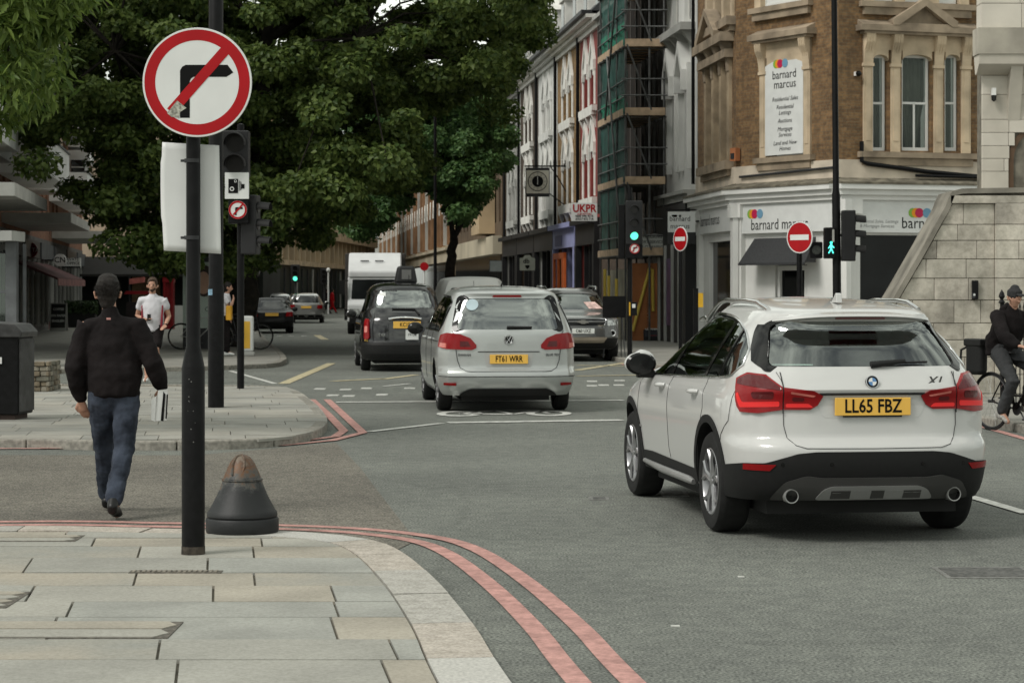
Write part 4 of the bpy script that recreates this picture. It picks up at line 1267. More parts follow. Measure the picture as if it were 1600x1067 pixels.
for i in range(14):
    x = -0.17 + i * 0.055
    mb = MB(); mb.tube([(x, 0, 0), (x, 0, 1.32)], 0.008, 6); mb.lathe([(0.013, 1.32), (0.013, 1.34), (0.0, 1.42)], 6, (x, 0, 0)); mk('bar', mb, m_black, rr)
mb = MB(); mb.box(-0.2, 0.6, -0.015, 0.015, 1.2, 1.23); mb.box(-0.2, 0.6, -0.015, 0.015, 0.1, 0.13); mk('rail', mb, m_black, rr)
mb = MB(); mb.lathe([(0.025, 0), (0.025, 1.38), (0.05, 1.4), (0.02, 1.44), (0.045, 1.48), (0.03, 1.53), (0, 1.58)], 10, (-0.2, 0, 0)); mk('post', mb, m_black, rr)
# ================================================================== VEHICLES
def pchip(xs, ys, x):
    xs = np.asarray(xs, float); ys = np.asarray(ys, float); x = np.asarray(x, float)
    h = np.diff(xs); d = np.diff(ys) / h
    m = np.zeros(len(xs))
    m[0] = d[0]; m[-1] = d[-1]
    for i in range(1, len(xs) - 1):
        if d[i - 1] * d[i] > 0:
            w1 = 2 * h[i] + h[i - 1]; w2 = h[i] + 2 * h[i - 1]
            m[i] = (w1 + w2) / (w1 / d[i - 1] + w2 / d[i])
    i = np.clip(np.searchsorted(xs, x) - 1, 0, len(xs) - 2)
    t = np.clip((x - xs[i]) / h[i], 0, 1)
    return ((1 + 2 * t) * (1 - t) ** 2 * ys[i] + t * (1 - t) ** 2 * h[i] * m[i] + t * t * (3 - 2 * t) * ys[i + 1] + t * t * (t - 1) * h[i] * m[i + 1])

class Body:
    """car shell as stacked plan outlines; y forward, x right, z up, origin under the rear axle"""
    def __init__(s, W, REAR, FRONT, nr=3.6, nf=2.8, Lr=0.8, Lf=1.1):
        s.W, s.RE, s.FR = W, REAR, FRONT
        s.nr, s.nf, s.Lr, s.Lf = nr, nf, Lr, Lf
        s.cache = {}
    def prm(s, z):
        g = lambda T: float(pchip([p[0] for p in T], [p[1] for p in T], z))
        w, yr, yf = g(s.W), g(s.RE), g(s.FR)
        half = (yf - yr) / 2
        return w, yr, yf, min(s.Lr, half * 0.98), min(s.Lf, half * 0.98)
    def outline(s, z, off=0.0):
        """dense half outline from rear centre to front centre, with cumulative length"""
        key = (round(z, 4), round(off, 4))
        if key in s.cache: return s.cache[key]
        w, yr, yf, Lr, Lf = s.prm(z)
        th = np.linspace(0, 1, 90)
        a = (th ** 1.0) * PI / 2
        # rear quarter
        pr = np.stack([w * np.sin(a) ** (2 / s.nr), yr + Lr * (1 - np.cos(a) ** (2 / s.nr))], 1)
        pf = np.stack([w * np.sin(a) ** (2 / s.nf), yf - Lf * (1 - np.cos(a) ** (2 / s.nf))], 1)
        P = np.concatenate([pr, pf[::-1]])
        d = np.linalg.norm(np.diff(P, axis=0), axis=1)
        keep = np.concatenate([[True], d > 1e-6]); P = P[keep]
        d = np.linalg.norm(np.diff(P, axis=0), axis=1)
        cum = np.concatenate([[0], np.cumsum(d)])
        s.cache[key] = (P, cum)
        return P, cum
    def at_s(s, sv, z, off=0.0):
        """point by arc length from the rear centre line; negative = left side"""
        sg = -1 if sv < 0 else 1
        P, cum = s.outline(z)
        q = min(abs(sv), cum[-1] - 1e-4)
        x = np.interp(q, cum, P[:, 0]); y = np.interp(q, cum, P[:, 1])
        x2 = np.interp(min(q + 0.02, cum[-1]), cum, P[:, 0]); y2 = np.interp(min(q + 0.02, cum[-1]), cum, P[:, 1])
        x1 = np.interp(max(q - 0.02, 0), cum, P[:, 0]); y1 = np.interp(max(q - 0.02, 0), cum, P[:, 1])
        tx, ty = x2 - x1, y2 - y1
        if q < 0.02: tx, ty = 1, 0
        if q > cum[-1] - 0.02: tx, ty = -1, 0
        l = math.hypot(tx, ty) or 1
        nx, ny = ty / l, -tx / l
        return Vector((sg * (x + nx * off), y + ny * off, z))
    def rear(s, x, z, off=0.0):
        """rear surface point at lateral x"""
        P, cum = s.outline(z)
        k = len(P) // 2
        ax = min(abs(x), P[k][0] * 0.9995)
        q = np.interp(ax, P[:k, 0], cum[:k])
        p = s.at_s(q, z, off)
        return Vector((p.x if x >= 0 else -p.x, p.y, z))
    def side(s, y, z, off=0.0, sg=-1):
        P, cum = s.outline(z)
        k = int(np.argmax(P[:, 0] >= P[:, 0].max() * 0.5)) if False else 0
        # points with the side-facing part: y is increasing along the outline
        q = np.interp(y, P[:, 1] + np.linspace(0, 1e-6, len(P)), cum)
        return s.at_s(q * sg, z, off)
    def front(s, x, z, off=0.0):
        P, cum = s.outline(z)
        k = len(P) // 2
        ax = min(abs(x), P[k][0] * 0.9995)
        q = np.interp(-ax, -P[k:, 0], cum[k:])
        p = s.at_s(q, z, off)
        return Vector((p.x if x >= 0 else -p.x, p.y, z))
    def shell(s, z0, z1, n=26, dz=0.02, off=0.0, zlist=None):
        zs = zlist or list(np.arange(z0, z1 - dz * 0.5, dz)) + [z1]
        top = s.W[-1][0]
        ext = []
        rows = []
        for z in zs:
            P, cum = s.outline(z)
            k = len(P) // 2
            tot = cum[-1]
            # even spacing across rear, sides, front
            cr = cum[k]
            qs = list(np.linspace(0, cr, n)) + list(np.linspace(cr, tot, n))[1:]
            pts = [s.at_s(q, z, off) for q in qs]
            ring = pts + [Vector((-p.x, p.y, p.z)) for p in reversed(pts[1:-1])]
            rows.append(ring)
        m = len(rows[0])
        mb = MB()
        vs = [p for r in rows for p in r]; fs = []
        for j in range(len(rows) - 1):
            for i in range(m):
                i2 = (i + 1) % m
                fs.append((j * m + i, j * m + i2, (j + 1) * m + i2, (j + 1) * m + i))
        mb.add(vs, fs)
        c0 = rows[0]; c1 = rows[-1]
        for base, ring, fl in ((0, c0, True), ((len(rows) - 1) * m, c1, False)):
            # ladder cap, left to right
            half = m // 2
            for i in range(half):
                a, b = i, i + 1
                a2, b2 = (m - i) % m, (m - i - 1) % m
                f = [base + a, base + b, base + b2, base + a2]
                f = list(dict.fromkeys(f))
                if len(f) > 2: mb.f.append(f[::-1] if fl else f); mb.mi.append(0)
        return mb

def patch(mapf, poly, thick=0.004, off=0.0, res=0.03, back=0.012):
    """solid skin piece following the body: poly in the 2-D coordinates of mapf(u, v, offset)"""
    P = [Vector(p) for p in poly]
    B = []
    for i in range(len(P)):
        a, b = P[i], P[(i + 1) % len(P)]
        k = max(1, int((b - a).length / res))
        for j in range(k): B.append(a.lerp(b, j / k))
    def inside(p):
        c = False; n = len(P)
        for i in range(n):
            a, b = P[i], P[(i + 1) % n]
            if (a.y > p.y) != (b.y > p.y) and p.x < (b.x - a.x) * (p.y - a.y) / (b.y - a.y) + a.x: c = not c
        return c
    xs = [p.x for p in P]; ys = [p.y for p in P]
    I = []
    x = min(xs) + res
    while x < max(xs):
        y = min(ys) + res
        while y < max(ys):
            q = Vector((x, y))
            if inside(q) and min((q - b).length for b in B) > res * 0.45: I.append(q)
            y += res
        x += res
    v, e, f, *_ = delaunay_2d_cdt(B + I, [], [list(range(len(B)))], 1, 1e-6)
    mb = MB()
    n = len(v)
    mb.add([mapf(p.x, p.y, off + thick) for p in v], [list(q) for q in f])
    nb = len(B)
    mb.v += [tuple(mapf(v[i].x, v[i].y, off - back)) for i in range(nb)]
    for i in range(nb):
        j = (i + 1) % nb
        mb.f.append([i, j, n + j, n + i]); mb.mi.append(0)
    return mb

def roundpoly(pts, r, n=5):
    out = []
    N = len(pts)
    for i in range(N):
        p = Vector(pts[i]); a = Vector(pts[i - 1]) - p; b = Vector(pts[(i + 1) % N]) - p
        k = min(r, a.length * 0.48, b.length * 0.48)
        s = p + a.normalized() * k; e = p + b.normalized() * k
        for j in range(n + 1):
            t = j / n
            out.append(tuple(s * (1 - t) ** 2 + p * 2 * t * (1 - t) + e * t * t))
    return out

def mirx(poly): return [(-a, b) for a, b in reversed(poly)]

def cut(body_mb, mats, cutters, name, parent, ang=28):
    """boolean-subtract the cutter meshes, keep the result as the part's own mesh"""
    o = link(name, body_mb.mesh(name, mats), None)
    tmp = []
    for c in cutters:
        co = link('cutter', c.mesh('cutter', mats)); tmp.append(co)
        md = o.modifiers.new('cut', 'BOOLEAN'); md.operation = 'DIFFERENCE'; md.object = co; md.solver = 'EXACT'
    dg = bpy.context.evaluated_depsgraph_get(); dg.update()
    me = bpy.data.meshes.new_from_object(o.evaluated_get(dg))
    o.modifiers.clear(); o.data = me; me.name = name
    for t in tmp: bpy.data.objects.remove(t)
    shade(me, ang)
    if parent is not None: o.parent = parent
    return o

def cutter_prism(poly, a, b, axis, mi=1):
    mb = MB(); mb.cur = mi; mb.prism(poly, a, b, axis)
    return mb

def arch_cutter(y, r, w0, w1, zc, sg, mi=1, n=28):
    poly = [(y + r * cos(2 * PI * k / n), zc + r * sin(2 * PI * k / n)) for k in range(n)]
    return cutter_prism(poly, sg * w0, sg * w1, 'x', mi)

def make_wheel(root, x, y, r, wd, sg, kind='spoke', steer=0.0, rimr=None):
    """tyre + rim parts; sg is the outer side"""
    rimr = rimr or r * 0.66
    prof = [(rimr * 0.98, -wd / 2 + 0.012), (r * 0.80, -wd / 2), (r * 0.93, -wd / 2 + 0.006), (r * 0.985, -wd / 2 + 0.03), (r, -wd * 0.28), (r, 0), (r, wd * 0.28), (r * 0.985, wd / 2 - 0.03), (r * 0.93, wd / 2 - 0.006), (r * 0.80, wd / 2), (rimr * 0.98, wd / 2 - 0.012)]
    mb = MB(); mb.lathe(prof, 44, (0, 0, 0), 'x', cap=False)
    for g in (-0.25, -0.08, 0.08, 0.25): pass
    t = mk('tyre', mb, m_rubber, root, (x, y, r), 0, smooth=40)
    t.rotation_euler = (0, 0, steer)
    o = wd / 2
    mb = MB()
    mb.lathe([(rimr * 0.99, sg * (o - 0.012)), (rimr * 0.955, sg * (o - 0.008)), (rimr * 0.92, sg * (o - 0.02)), (rimr * 0.9, sg * (-o + 0.03))], 40, axis='x', cap=False)
    if kind == 'spoke':
        for k in range(5):
            for dl in (-0.17, 0.17):
                a = 2 * PI * k / 5 + 0.3
                p0 = (rimr * 0.16 * cos(a + dl * 2.2), rimr * 0.16 * sin(a + dl * 2.2)); p1 = (rimr * 0.62 * cos(a + dl * 0.65), rimr * 0.62 * sin(a + dl * 0.65)); p2 = (rimr * 0.95 * cos(a + dl * 1.75), rimr * 0.95 * sin(a + dl * 1.75))
                mb.tube([(sg * (o - 0.035), *p0), (sg * (o - 0.022), *p1), (sg * (o - 0.018), *p2)], [0.022, 0.016, 0.017], 6)
            a += 0
            mb.tube([(sg * (o - 0.024), rimr * 0.60 * cos(a - 0.12), rimr * 0.60 * sin(a - 0.12)), (sg * (o - 0.024), rimr * 0.60 * cos(a + 0.12), rimr * 0.60 * sin(a + 0.12))], 0.012, 6)
    else:
        for k in range(9):
            a = 2 * PI * k / 9
            mb.tube([(sg * (o - 0.03), rimr * 0.15 * cos(a), rimr * 0.15 * sin(a)), (sg * (o - 0.015), rimr * 0.9 * cos(a), rimr * 0.9 * sin(a))], [0.02, 0.028], 6)
    mb.lathe([(0.0, sg * (o - 0.012)), (rimr * 0.15, sg * (o - 0.016)), (rimr * 0.19, sg * (o - 0.04))], 16, axis='x', cap=False)
    rm = mk('rim', mb, m_alloy, t, smooth=40)
    mb = MB(); mb.lathe([(0.001, sg * 0.02), (rimr * 0.9, sg * 0.02)], 24, axis='x', cap=False)
    mb.lathe([(0.001, sg * 0.035), (rimr * 0.62, sg * 0.035), (rimr * 0.62, sg * 0.02)], 24, axis='x', cap=False)
    mk('brake_disc', mb, M('brake_dark', (0.03, 0.03, 0.03), 0.5, 0.3), t)
    return t

def plate(root, s, pos, ang, mat, wd=0.52, ht=0.111, face=-1, size=0.098, narrow=0.70):
    """number plate with lettering; face -1 looks back along -y, +1 forward"""
    mb = MB(); mb.box(-wd / 2, wd / 2, -0.006, 0.006, -ht / 2, ht / 2)
    o = mk('number_plate', mb, mat, root, pos, ang if face < 0 else ang + PI, bevel=0.004)
    if not s: return o
    tm = text_mb(s, size, 0.008, narrow=narrow, bold=0.0022)
    mk('lettering', tm, m_ink, o)
    return o

def seats(root, wheelbase, zb, half, rear_y=0.35, mat=None, front_y=1.25):
    mat = mat or M('seat_cloth', (0.03, 0.03, 0.032), 0.85)
    for xs, yy in ((half * 0.55, front_y), (-half * 0.55, front_y)):
        mb = MB(); mb.box(xs - 0.23, xs + 0.23, yy, yy + 0.15, zb - 0.45, zb + 0.2)
        st = mk('front_seat', mb, mat, root, bevel=0.05)
        mb = MB(); mb.box(xs - 0.13, xs + 0.13, yy - 0.02, yy + 0.08, zb + 0.24, zb + 0.42); mk('headrest', mb, mat, st, bevel=0.04)
    mb = MB(); mb.box(-half * 0.92, half * 0.92, rear_y, rear_y + 0.15, zb - 0.5, zb + 0.12); st = mk('rear_bench', mb, mat, root, bevel=0.05)
    for x in (-half * 0.6, 0, half * 0.6):
        mb = MB(); mb.box(x - 0.12, x + 0.12, rear_y, rear_y + 0.08, zb + 0.15, zb + 0.3); mk('headrest', mb, mat, st, bevel=0.03)

def rail(root, b, z_in, y0, y1, x, h=0.05, mat=None):
    mb = MB()
    for sg in (-1, 1):
        pts = []
        for i in range(13):
            t = i / 12; y = y0 + (y1 - y0) * t
            lift = h * min(1, min(t, 1 - t) * 6)
            pts.append((sg * x(y), y, z_in(y) + lift))
        m2 = MB(); m2.tube(pts, 0.018, 6); mk('roof_rail', m2, mat or m_chrome, root, smooth=60)

# ------------------------------------------------------------------ white crossover (hero)
paint_w = M('pearl_white_paint', (0.50, 0.50, 0.487), 0.32, var=0, coat=0.9)
m_taillight = M('tail_lamp_red', (0.23, 0.003, 0.005), 0.25, var=0, coat=0.15)
m_taildark = M('tail_lamp_dark', (0.08, 0.003, 0.005), 0.2, var=0, coat=0.3)
m_tailglow = MEmit('tail_lamp_lit', (0.6, 0.01, 0.01), 0.13)
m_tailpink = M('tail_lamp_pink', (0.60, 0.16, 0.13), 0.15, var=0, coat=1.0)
g_tint = MGlass('privacy_glass', (0.85, 0.95, 0.9), 0.35, ior=2.0)
g_clear = MGlass('windscreen_glass', (0.9, 1.0, 0.95), 0.1)
g_mir = MGlass('sky_reflecting_glass', (0.7, 0.78, 0.74), 0.6, ior=3.2)
m_seam = M('panel_gap', (0.02, 0.02, 0.02), 0.8, var=0)
m_clad = M('grey_cladding', (0.0085, 0.0085, 0.0085), 0.7, var=0.1, scale=30, bump=0.1, bscale=300)
m_skid = M('silver_skid', (0.30, 0.30, 0.295), 0.4, 0.5, var=0.05)
m_skid2 = M('grey_skid', (0.055, 0.054, 0.052), 0.55, 0.2, var=0.05)

def seam(root, mapf, pts, w=0.0022, off=0.0008, closed=False):
    """dark panel gap laid along the body"""
    pts = [Vector(p) for p in pts]
    fine = []
    for a, b in zip(pts[:-1], pts[1:]):
        k = max(1, int((b - a).length / 0.03))
        for j in range(k): fine.append(a.lerp(b, j / k))
    fine.append(pts[-1])
    mb = MB()
    P = [mapf(p.x, p.y, off) for p in fine]
    mb.tube(P, w, 4, cap=False)
    return mk('panel_gap', mb, m_seam, root)

def hero():
    root = thing('parked_crossover', 'x', 'car')
    root.name = 'crossover_car'
    b = Body(
        W=[(0.18, 0.80), (0.26, 0.86), (0.45, 0.895), (0.60, 0.905), (0.80, 0.912), (0.95, 0.90), (1.02, 0.865), (1.10, 0.835), (1.25, 0.765), (1.38, 0.69), (1.46, 0.64), (1.53, 0.58), (1.575, 0.51), (1.602, 0.41), (1.617, 0.26), (1.625, 0.06)],
        REAR=[(0.18, -0.55), (0.26, -0.78), (0.33, -0.86), (0.45, -0.905), (0.55, -0.925), (0.62, -0.925), (0.66, -0.905), (0.70, -0.855), (0.80, -0.845), (0.92, -0.840), (0.98, -0.850), (1.01, -0.865), (1.06, -0.835), (1.13, -0.775), (1.16, -0.745), (1.30, -0.62), (1.42, -0.51), (1.46, -0.52), (1.50, -0.54), (1.53, -0.50), (1.558, -0.30), (1.59, 0.05), (1.613, 0.5), (1.625, 0.9)],
        FRONT=[(0.18, 3.25), (0.3, 3.44), (0.5, 3.50), (0.7, 3.50), (0.85, 3.40), (0.95, 3.10), (1.02, 2.75), (1.08, 2.50), (1.20, 2.22), (1.40, 1.75), (1.50, 1.52), (1.58, 1.32), (1.617, 1.15), (1.625, 1.1)],
        nr=3.7, nf=2.8, Lr=0.75, Lf=1.0)
    r_w, wbase = 0.348, 2.67
    zl = list(np.arange(0.29, 1.5, 0.022)) + [1.51, 1.53, 1.548, 1.565, 1.575, 1.586, 1.596, 1.605, 1.612, 1.618, 1.622, 1.625]
    mats = [paint_w, m_inside]
    body = b.shell(0, 0, 30, zlist=zl)
    rear_win = roundpoly([(-0.655, 1.165), (0.655, 1.165), (0.565, 1.43), (0.50, 1.462), (-0.50, 1.462), (-0.565, 1.43)], 0.05)
    side_win = [(2.36, 1.02), (2.10, 1.185), (1.80, 1.335), (1.50, 1.435), (1.15, 1.49), (0.7, 1.50), (0.25, 1.47), (-0.12, 1.395), (-0.38, 1.27), (-0.44, 1.17), (-0.36, 1.10), (-0.1, 1.075), (0.8, 1.045), (1.6, 1.025)]
    front_win = [(-0.70, 1.06), (0.70, 1.06), (0.55, 1.48), (-0.55, 1.48)]
    cav = Body([(z, max(w - 0.055, 0.05)) for z, w in b.W], [(z, y + 0.07) for z, y in b.RE], [(z, y - 0.12) for z, y in b.FR], b.nr, b.nf, b.Lr, b.Lf)
    cavm = cav.shell(0, 0, 16, zlist=[0.78, 0.9, 1.0, 1.1, 1.2, 1.3, 1.4, 1.47, 1.51, 1.54]); cavm.mi = [1] * len(cavm.f)
    cuts = [cavm]
    for yy in (0, wbase):
        for sg in (-1, 1): cuts.append(arch_cutter(yy, 0.405, 0.58, 1.2, 0.36, sg))
    cuts += [cutter_prism(rear_win, -1.5, -0.15, 'y'), cutter_prism(side_win, -1.3, 1.3, 'x'), cutter_prism(front_win, 1.9, 3.4, 'y')]
    bo = cut(body, mats, cuts, 'body', root)
    # glass
    grow = lambda poly, k: [((x - sum(p[0] for p in poly) / len(poly)) * k + sum(p[0] for p in poly) / len(poly), (z - sum(p[1] for p in poly) / len(poly)) * k + sum(p[1] for p in poly) / len(poly)) for x, z in poly]
    mk('rear_window', patch(b.rear, grow(rear_win, 0.995), 0.0, -0.012, 0.05), MGlass('rear_glass', (0.85, 0.95, 0.9), 0.35, ior=2.7), root, smooth=60)
    for sg, nm in ((-1, 'side_window'), (1, 'side_window')):
        mf = lambda y, z, o, sg=sg: b.side(y, z, o, sg)
        mk(nm, patch(mf, grow(side_win, 0.995), 0.0, -0.010, 0.08), g_tint, root, smooth=60)
        # chrome line and black pillars
        ring_ = side_win + [side_win[0]]
        mb = MB(); mb.tube([mf(y, z, 0.002) for y, z in resample([Vector(p) for p in side_win] + [Vector(side_win[0])], 0.06)], 0.011, 6, cap=False)
        mk('window_trim', mb, m_chrome, root, smooth=60)
        for y0_, w_ in ((1.32, 0.085), (0.30, 0.075)):
            mk('pillar', patch(mf, [(y0_ - w_ / 2 - 0.05, 1.46), (y0_ + w_ / 2 - 0.05, 1.46), (y0_ + w_ / 2 + 0.07, 1.03), (y0_ - w_ / 2 + 0.07, 1.05)], 0.002, -0.008, 0.06), m_gloss, root)
        mk('window_divider', patch(mf, [(-0.07, 1.40), (-0.035, 1.405), (-0.02, 1.085), (-0.055, 1.09)], 0.006, -0.008, 0.06), m_gloss, root)
        # door seams
        seam(root, mf, [(1.27, 1.03), (1.30, 0.80), (1.28, 0.50), (1.24, 0.42)])
        seam(root, mf, [(0.22, 1.07), (0.16, 0.85), (0.32, 0.62), (0.38, 0.42)])
        seam(root, mf, [(2.28, 1.0), (2.38, 0.72), (2.34, 0.42)])
        # handles
        for y0_ in (1.42, 0.34):
            P = [mf(y0_ + t, 0.955, 0.0 + 0.045 * (1 - (abs(t - 0.09) / 0.09) ** 4)) for t in np.linspace(0, 0.18, 9)]
            mb = MB(); mb.tube(P, [0.016] * 9, 8); h_ = mk('door_handle', mb, paint_w, root, smooth=60)
        # arch and sill cladding
        for yy in (0, wbase):
            prev = None
            mb = MB(); mp_ = mf
            N_ = 30; a0, a1 = -0.12, PI + 0.12
            for q in range(N_):
                t0 = a0 + (a1 - a0) * q / N_; t1 = a0 + (a1 - a0) * (q + 1) / N_
                ri, ro = 0.398, 0.452
                quad = [(yy + ri * cos(t0), 0.36 + ri * sin(t0)), (yy + ro * cos(t0), 0.36 + ro * sin(t0)), (yy + ro * cos(t1), 0.36 + ro * sin(t1)), (yy + ri * cos(t1), 0.36 + ri * sin(t1))]
                o1 = [mf(y, max(z, 0.2), 0.010) for y, z in quad]
                i1 = [mf(y, max(z, 0.2), -0.05) for y, z in quad]
                mb.add(o1 + i1, [(0, 1, 2, 3), (0, 3, 7, 4), (1, 5, 6, 2)])
            mk('wheel_arch_trim', mb, m_clad, root, smooth=50)
        mk('sill_cladding', patch(mf, [(0.44, 0.275), (2.24, 0.275), (2.24, 0.41), (1.9, 0.42), (0.44, 0.40)], 0.008, 0, 0.08), m_clad, root, smooth=60)
        mb = MB(); mb.tube([mf(0.50, 0.30, 0.02), mf(0.6, 0.31, 0.03), mf(1.4, 0.315, 0.035), mf(2.15, 0.33, 0.02)], [0.02, 0.03, 0.03, 0.018], 8); mk('sill_strip', mb, m_skid, root, smooth=60)
    mk('windscreen', patch(b.front, grow(front_win, 0.995), 0.0, -0.012, 0.1), g_clear, root, smooth=60)
    # badge tag on the front wing
    mb = MB(); p = b.side(2.3, 0.60, 0.004, -1); mb.box(p.x - 0.004, p.x + 0.002, p.y - 0.05, p.y + 0.05, 0.59, 0.605); mk('wing_badge', mb, m_skid, root)
    # rear window black surround, side blades
    S_ = b.at_s
    mf = b.rear
    ro = roundpoly([(-0.70, 1.13), (0.70, 1.13), (0.60, 1.44), (0.52, 1.487), (-0.52, 1.487), (-0.60, 1.44)], 0.05)
    # frame between the outer and inner outlines as strips
    n = len(ro); mb = MB()
    o1 = [mf(x, z, 0.004) for x, z in ro]; i1 = [mf(x, z, 0.004) for x, z in rear_win]; i2 = [mf(x, z, -0.03) for x, z in rear_win]; o2 = [mf(x, z, -0.01) for x, z in ro]
    mb.add(o1 + i1 + i2 + o2, [(k, (k + 1) % n, n + (k + 1) % n, n + k) for k in range(n)] + [(n + k, n + (k + 1) % n, 2 * n + (k + 1) % n, 2 * n + k) for k in range(n)] + [(k, (k + 1) % n, 3 * n + (k + 1) % n, 3 * n + k) for k in range(n)])
    mk('rear_window_frame', mb, m_gloss, root, smooth=50)
    for sg in (-1, 1):
        pl = [(sg * 0.69, 1.135), (sg * 0.805, 1.20), (sg * 0.80, 1.30), (sg * 0.735, 1.44), (sg * 0.60, 1.44)]
        mk('side_blade', patch(S_, pl if sg > 0 else pl[::-1], 0.004, 0, 0.03), m_gloss, root, smooth=60)
    # spoiler with brake light
    mb = MB()
    sp_ = [(-0.60 + 1.2 * k / 16) for k in range(17)]
    vs = []
    for x in sp_:
        y0_ = b.rear(x, 1.50).y
        dip = 0.045 * (abs(x) / 0.6) ** 3
        vs += [(x, y0_ + 0.16, 1.545 - dip), (x, y0_ - 0.06, 1.515 - dip), (x, y0_ - 0.075, 1.498 - dip), (x, y0_ - 0.05, 1.488 - dip), (x, y0_ + 0.08, 1.475 - dip)]
    fs = []
    for k in range(16):
        for q in range(5):
            q2 = (q + 1) % 5
            fs.append((k * 5 + q, k * 5 + q2, (k + 1) * 5 + q2, (k + 1) * 5 + q))
    fs += [(0, 1, 2, 3, 4), tuple(reversed([80 + q for q in range(5)]))]
    mb.add(vs, fs); mk('spoiler', mb, paint_w, root, smooth=35)
    mb = MB(); y0_ = b.rear(0, 1.5).y; mb.box(-0.17, 0.17, y0_ - 0.058, y0_ - 0.03, 1.478, 1.490); mk('brake_light', mb, m_taildark, root)
    # wiper
    mb = MB(); mb.tube([tuple(mf(0.02, 1.175, 0.02)), tuple(mf(0.10, 1.185, 0.035)), tuple(mf(0.26, 1.20, 0.035))], [0.024, 0.02, 0.014], 8); mb.tube([tuple(mf(0.02, 1.185, 0.02)), tuple(mf(0.42, 1.193, 0.02))], 0.008, 6); mk('rear_wiper', mb, m_plastic, root, smooth=60)
    # tail lamps: outer block and inner tongue on each side
    for sg in (-1, 1):
        outer = [(0.60, 1.035), (0.70, 1.115), (0.84, 1.125), (0.97, 1.085), (0.985, 1.03), (0.93, 0.90), (0.90, 0.865), (0.76, 0.86), (0.60, 0.885)]
        inner = [(0.335, 0.975), (0.40, 1.01), (0.592, 1.033), (0.592, 0.885), (0.42, 0.885), (0.37, 0.915)]
        f_ = (lambda q: q) if sg > 0 else mirx
        lo_ = mk('tail_light', patch(S_, f_(outer), 0.016, 0, 0.03, back=0.01), m_taillight, root, smooth=50)
        mk('lamp_strip', patch(S_, f_(roundpoly([(0.62, 0.905), (0.90, 0.895), (0.95, 0.985), (0.935, 0.995), (0.88, 0.93), (0.62, 0.94)], 0.01, 2)), 0.019, 0, 0.03), m_tailglow, lo_)
        mk('lamp_shade', patch(S_, f_(roundpoly([(0.61, 1.03), (0.70, 1.105), (0.83, 1.115), (0.95, 1.08), (0.96, 1.05), (0.61, 1.015)], 0.01, 2)), 0.0185, 0, 0.03), m_tailpink if False else m_taildark, lo_)
        mk('lamp_bulb_cover', patch(S_, f_(roundpoly([(0.66, 0.955), (0.80, 0.955), (0.82, 1.0), (0.66, 1.005)], 0.015, 2)), 0.0185, 0, 0.03), m_taildark, lo_)
        li = mk('tail_light', patch(S_, f_(inner), 0.014, 0, 0.03, back=0.01), m_taillight, root, smooth=50)
        mk('lamp_strip', patch(S_, f_(roundpoly([(0.40, 0.90), (0.58, 0.90), (0.58, 0.925), (0.43, 0.925)], 0.01, 2)), 0.017, 0, 0.03), m_tailglow, li)
        mk('lamp_reflection', patch(S_, f_(roundpoly([(0.385, 0.978), (0.55, 1.005), (0.55, 0.99), (0.40, 0.967)], 0.006, 2)), 0.017, 0, 0.03), m_tailpink, li)
        mk('lamp_bulb_cover', patch(S_, f_(roundpoly([(0.46, 0.94), (0.54, 0.94), (0.54, 0.97), (0.46, 0.965)], 0.015, 2)), 0.0165, 0, 0.03), m_taildark, li)
        seam(root, S_, [(sg * 0.597, 1.13), (sg * 0.597, 0.86)], 0.0035, 0.010)
    # tailgate gaps
    for sg in (-1, 1):
        seam(root, S_, [(sg * 0.625, 1.13), (sg * 0.604, 1.08), (sg * 0.597, 1.04)])
        seam(root, S_, [(sg * 0.597, 0.88), (sg * 0.595, 0.78), (sg * 0.575, 0.70), (sg * 0.53, 0.655), (sg * 0.46, 0.635), (0, 0.632)])
        seam(root, S_, [(sg * 0.98, 1.05), (sg * 1.05, 0.80), (sg * 1.25, 0.66)], 0.002)
    # plate recess, brow, badge, lettering
    mk('plate_recess', patch(mf, roundpoly([(-0.33, 0.83), (0.33, 0.83), (0.40, 0.985), (-0.40, 0.985)], 0.03), 0.0008, 0, 0.04, back=0.0), paint_w, root)
    mb = MB(); mb.tube([mf(x, 0.988 , 0.004) for x in np.linspace(-0.36, 0.36, 13)], 0.009, 6); mk('grip_strip', mb, m_plastic, root)
    py_ = mf(0, 0.91).y
    plate(root, 'LL65 FBZ', (0.0, py_ - 0.022, 0.905), 0, m_plate_y, 0.52, 0.118, size=0.125, narrow=0.80)
    mb = MB(); mb.box(-0.2, 0.2, py_ - 0.024, py_ - 0.01, 0.835, 0.846); mk('plate_strip', mb, m_plastic, root)
    yb = mf(0, 1.055)
    nrm = 0.5
    bd = mk('badge', MB().lathe([(0.0, -0.014), (0.040, -0.014), (0.043, -0.010), (0.043, 0.01)], 28, axis='y'), m_gloss, root, (0.0, yb.y - 0.002, 1.065), smooth=40, rot=(R(-14), 0, 0))
    mb = MB()
    for k in range(4):
        mb.cur = k % 2
        pts = [(0, 0)] + [(0.027 * cos(PI / 2 * k + PI / 2 * j / 6), 0.027 * sin(PI / 2 * k + PI / 2 * j / 6)) for j in range(7)]
        mb.add([(x, -0.0165, z) for x, z in pts], [tuple(range(8))])
    mk('badge_quarters', mb, [M('badge_blue', (0.10, 0.22, 0.42), 0.3, var=0), m_signwhite], bd)
    mb = MB(); ring_pts = []
    for k in range(24): ring_pts.append((0.0415 * cos(2 * PI * k / 24), -0.013, 0.0415 * sin(2 * PI * k / 24)))
    mb.tube(ring_pts + [ring_pts[0]], 0.003, 5, cap=False); mk('badge_ring', mb, m_chrome, bd)
    mb = text_mb('X1', 0.078, 0.004, shear=0.3, bold=0.002, narrow=1.25)
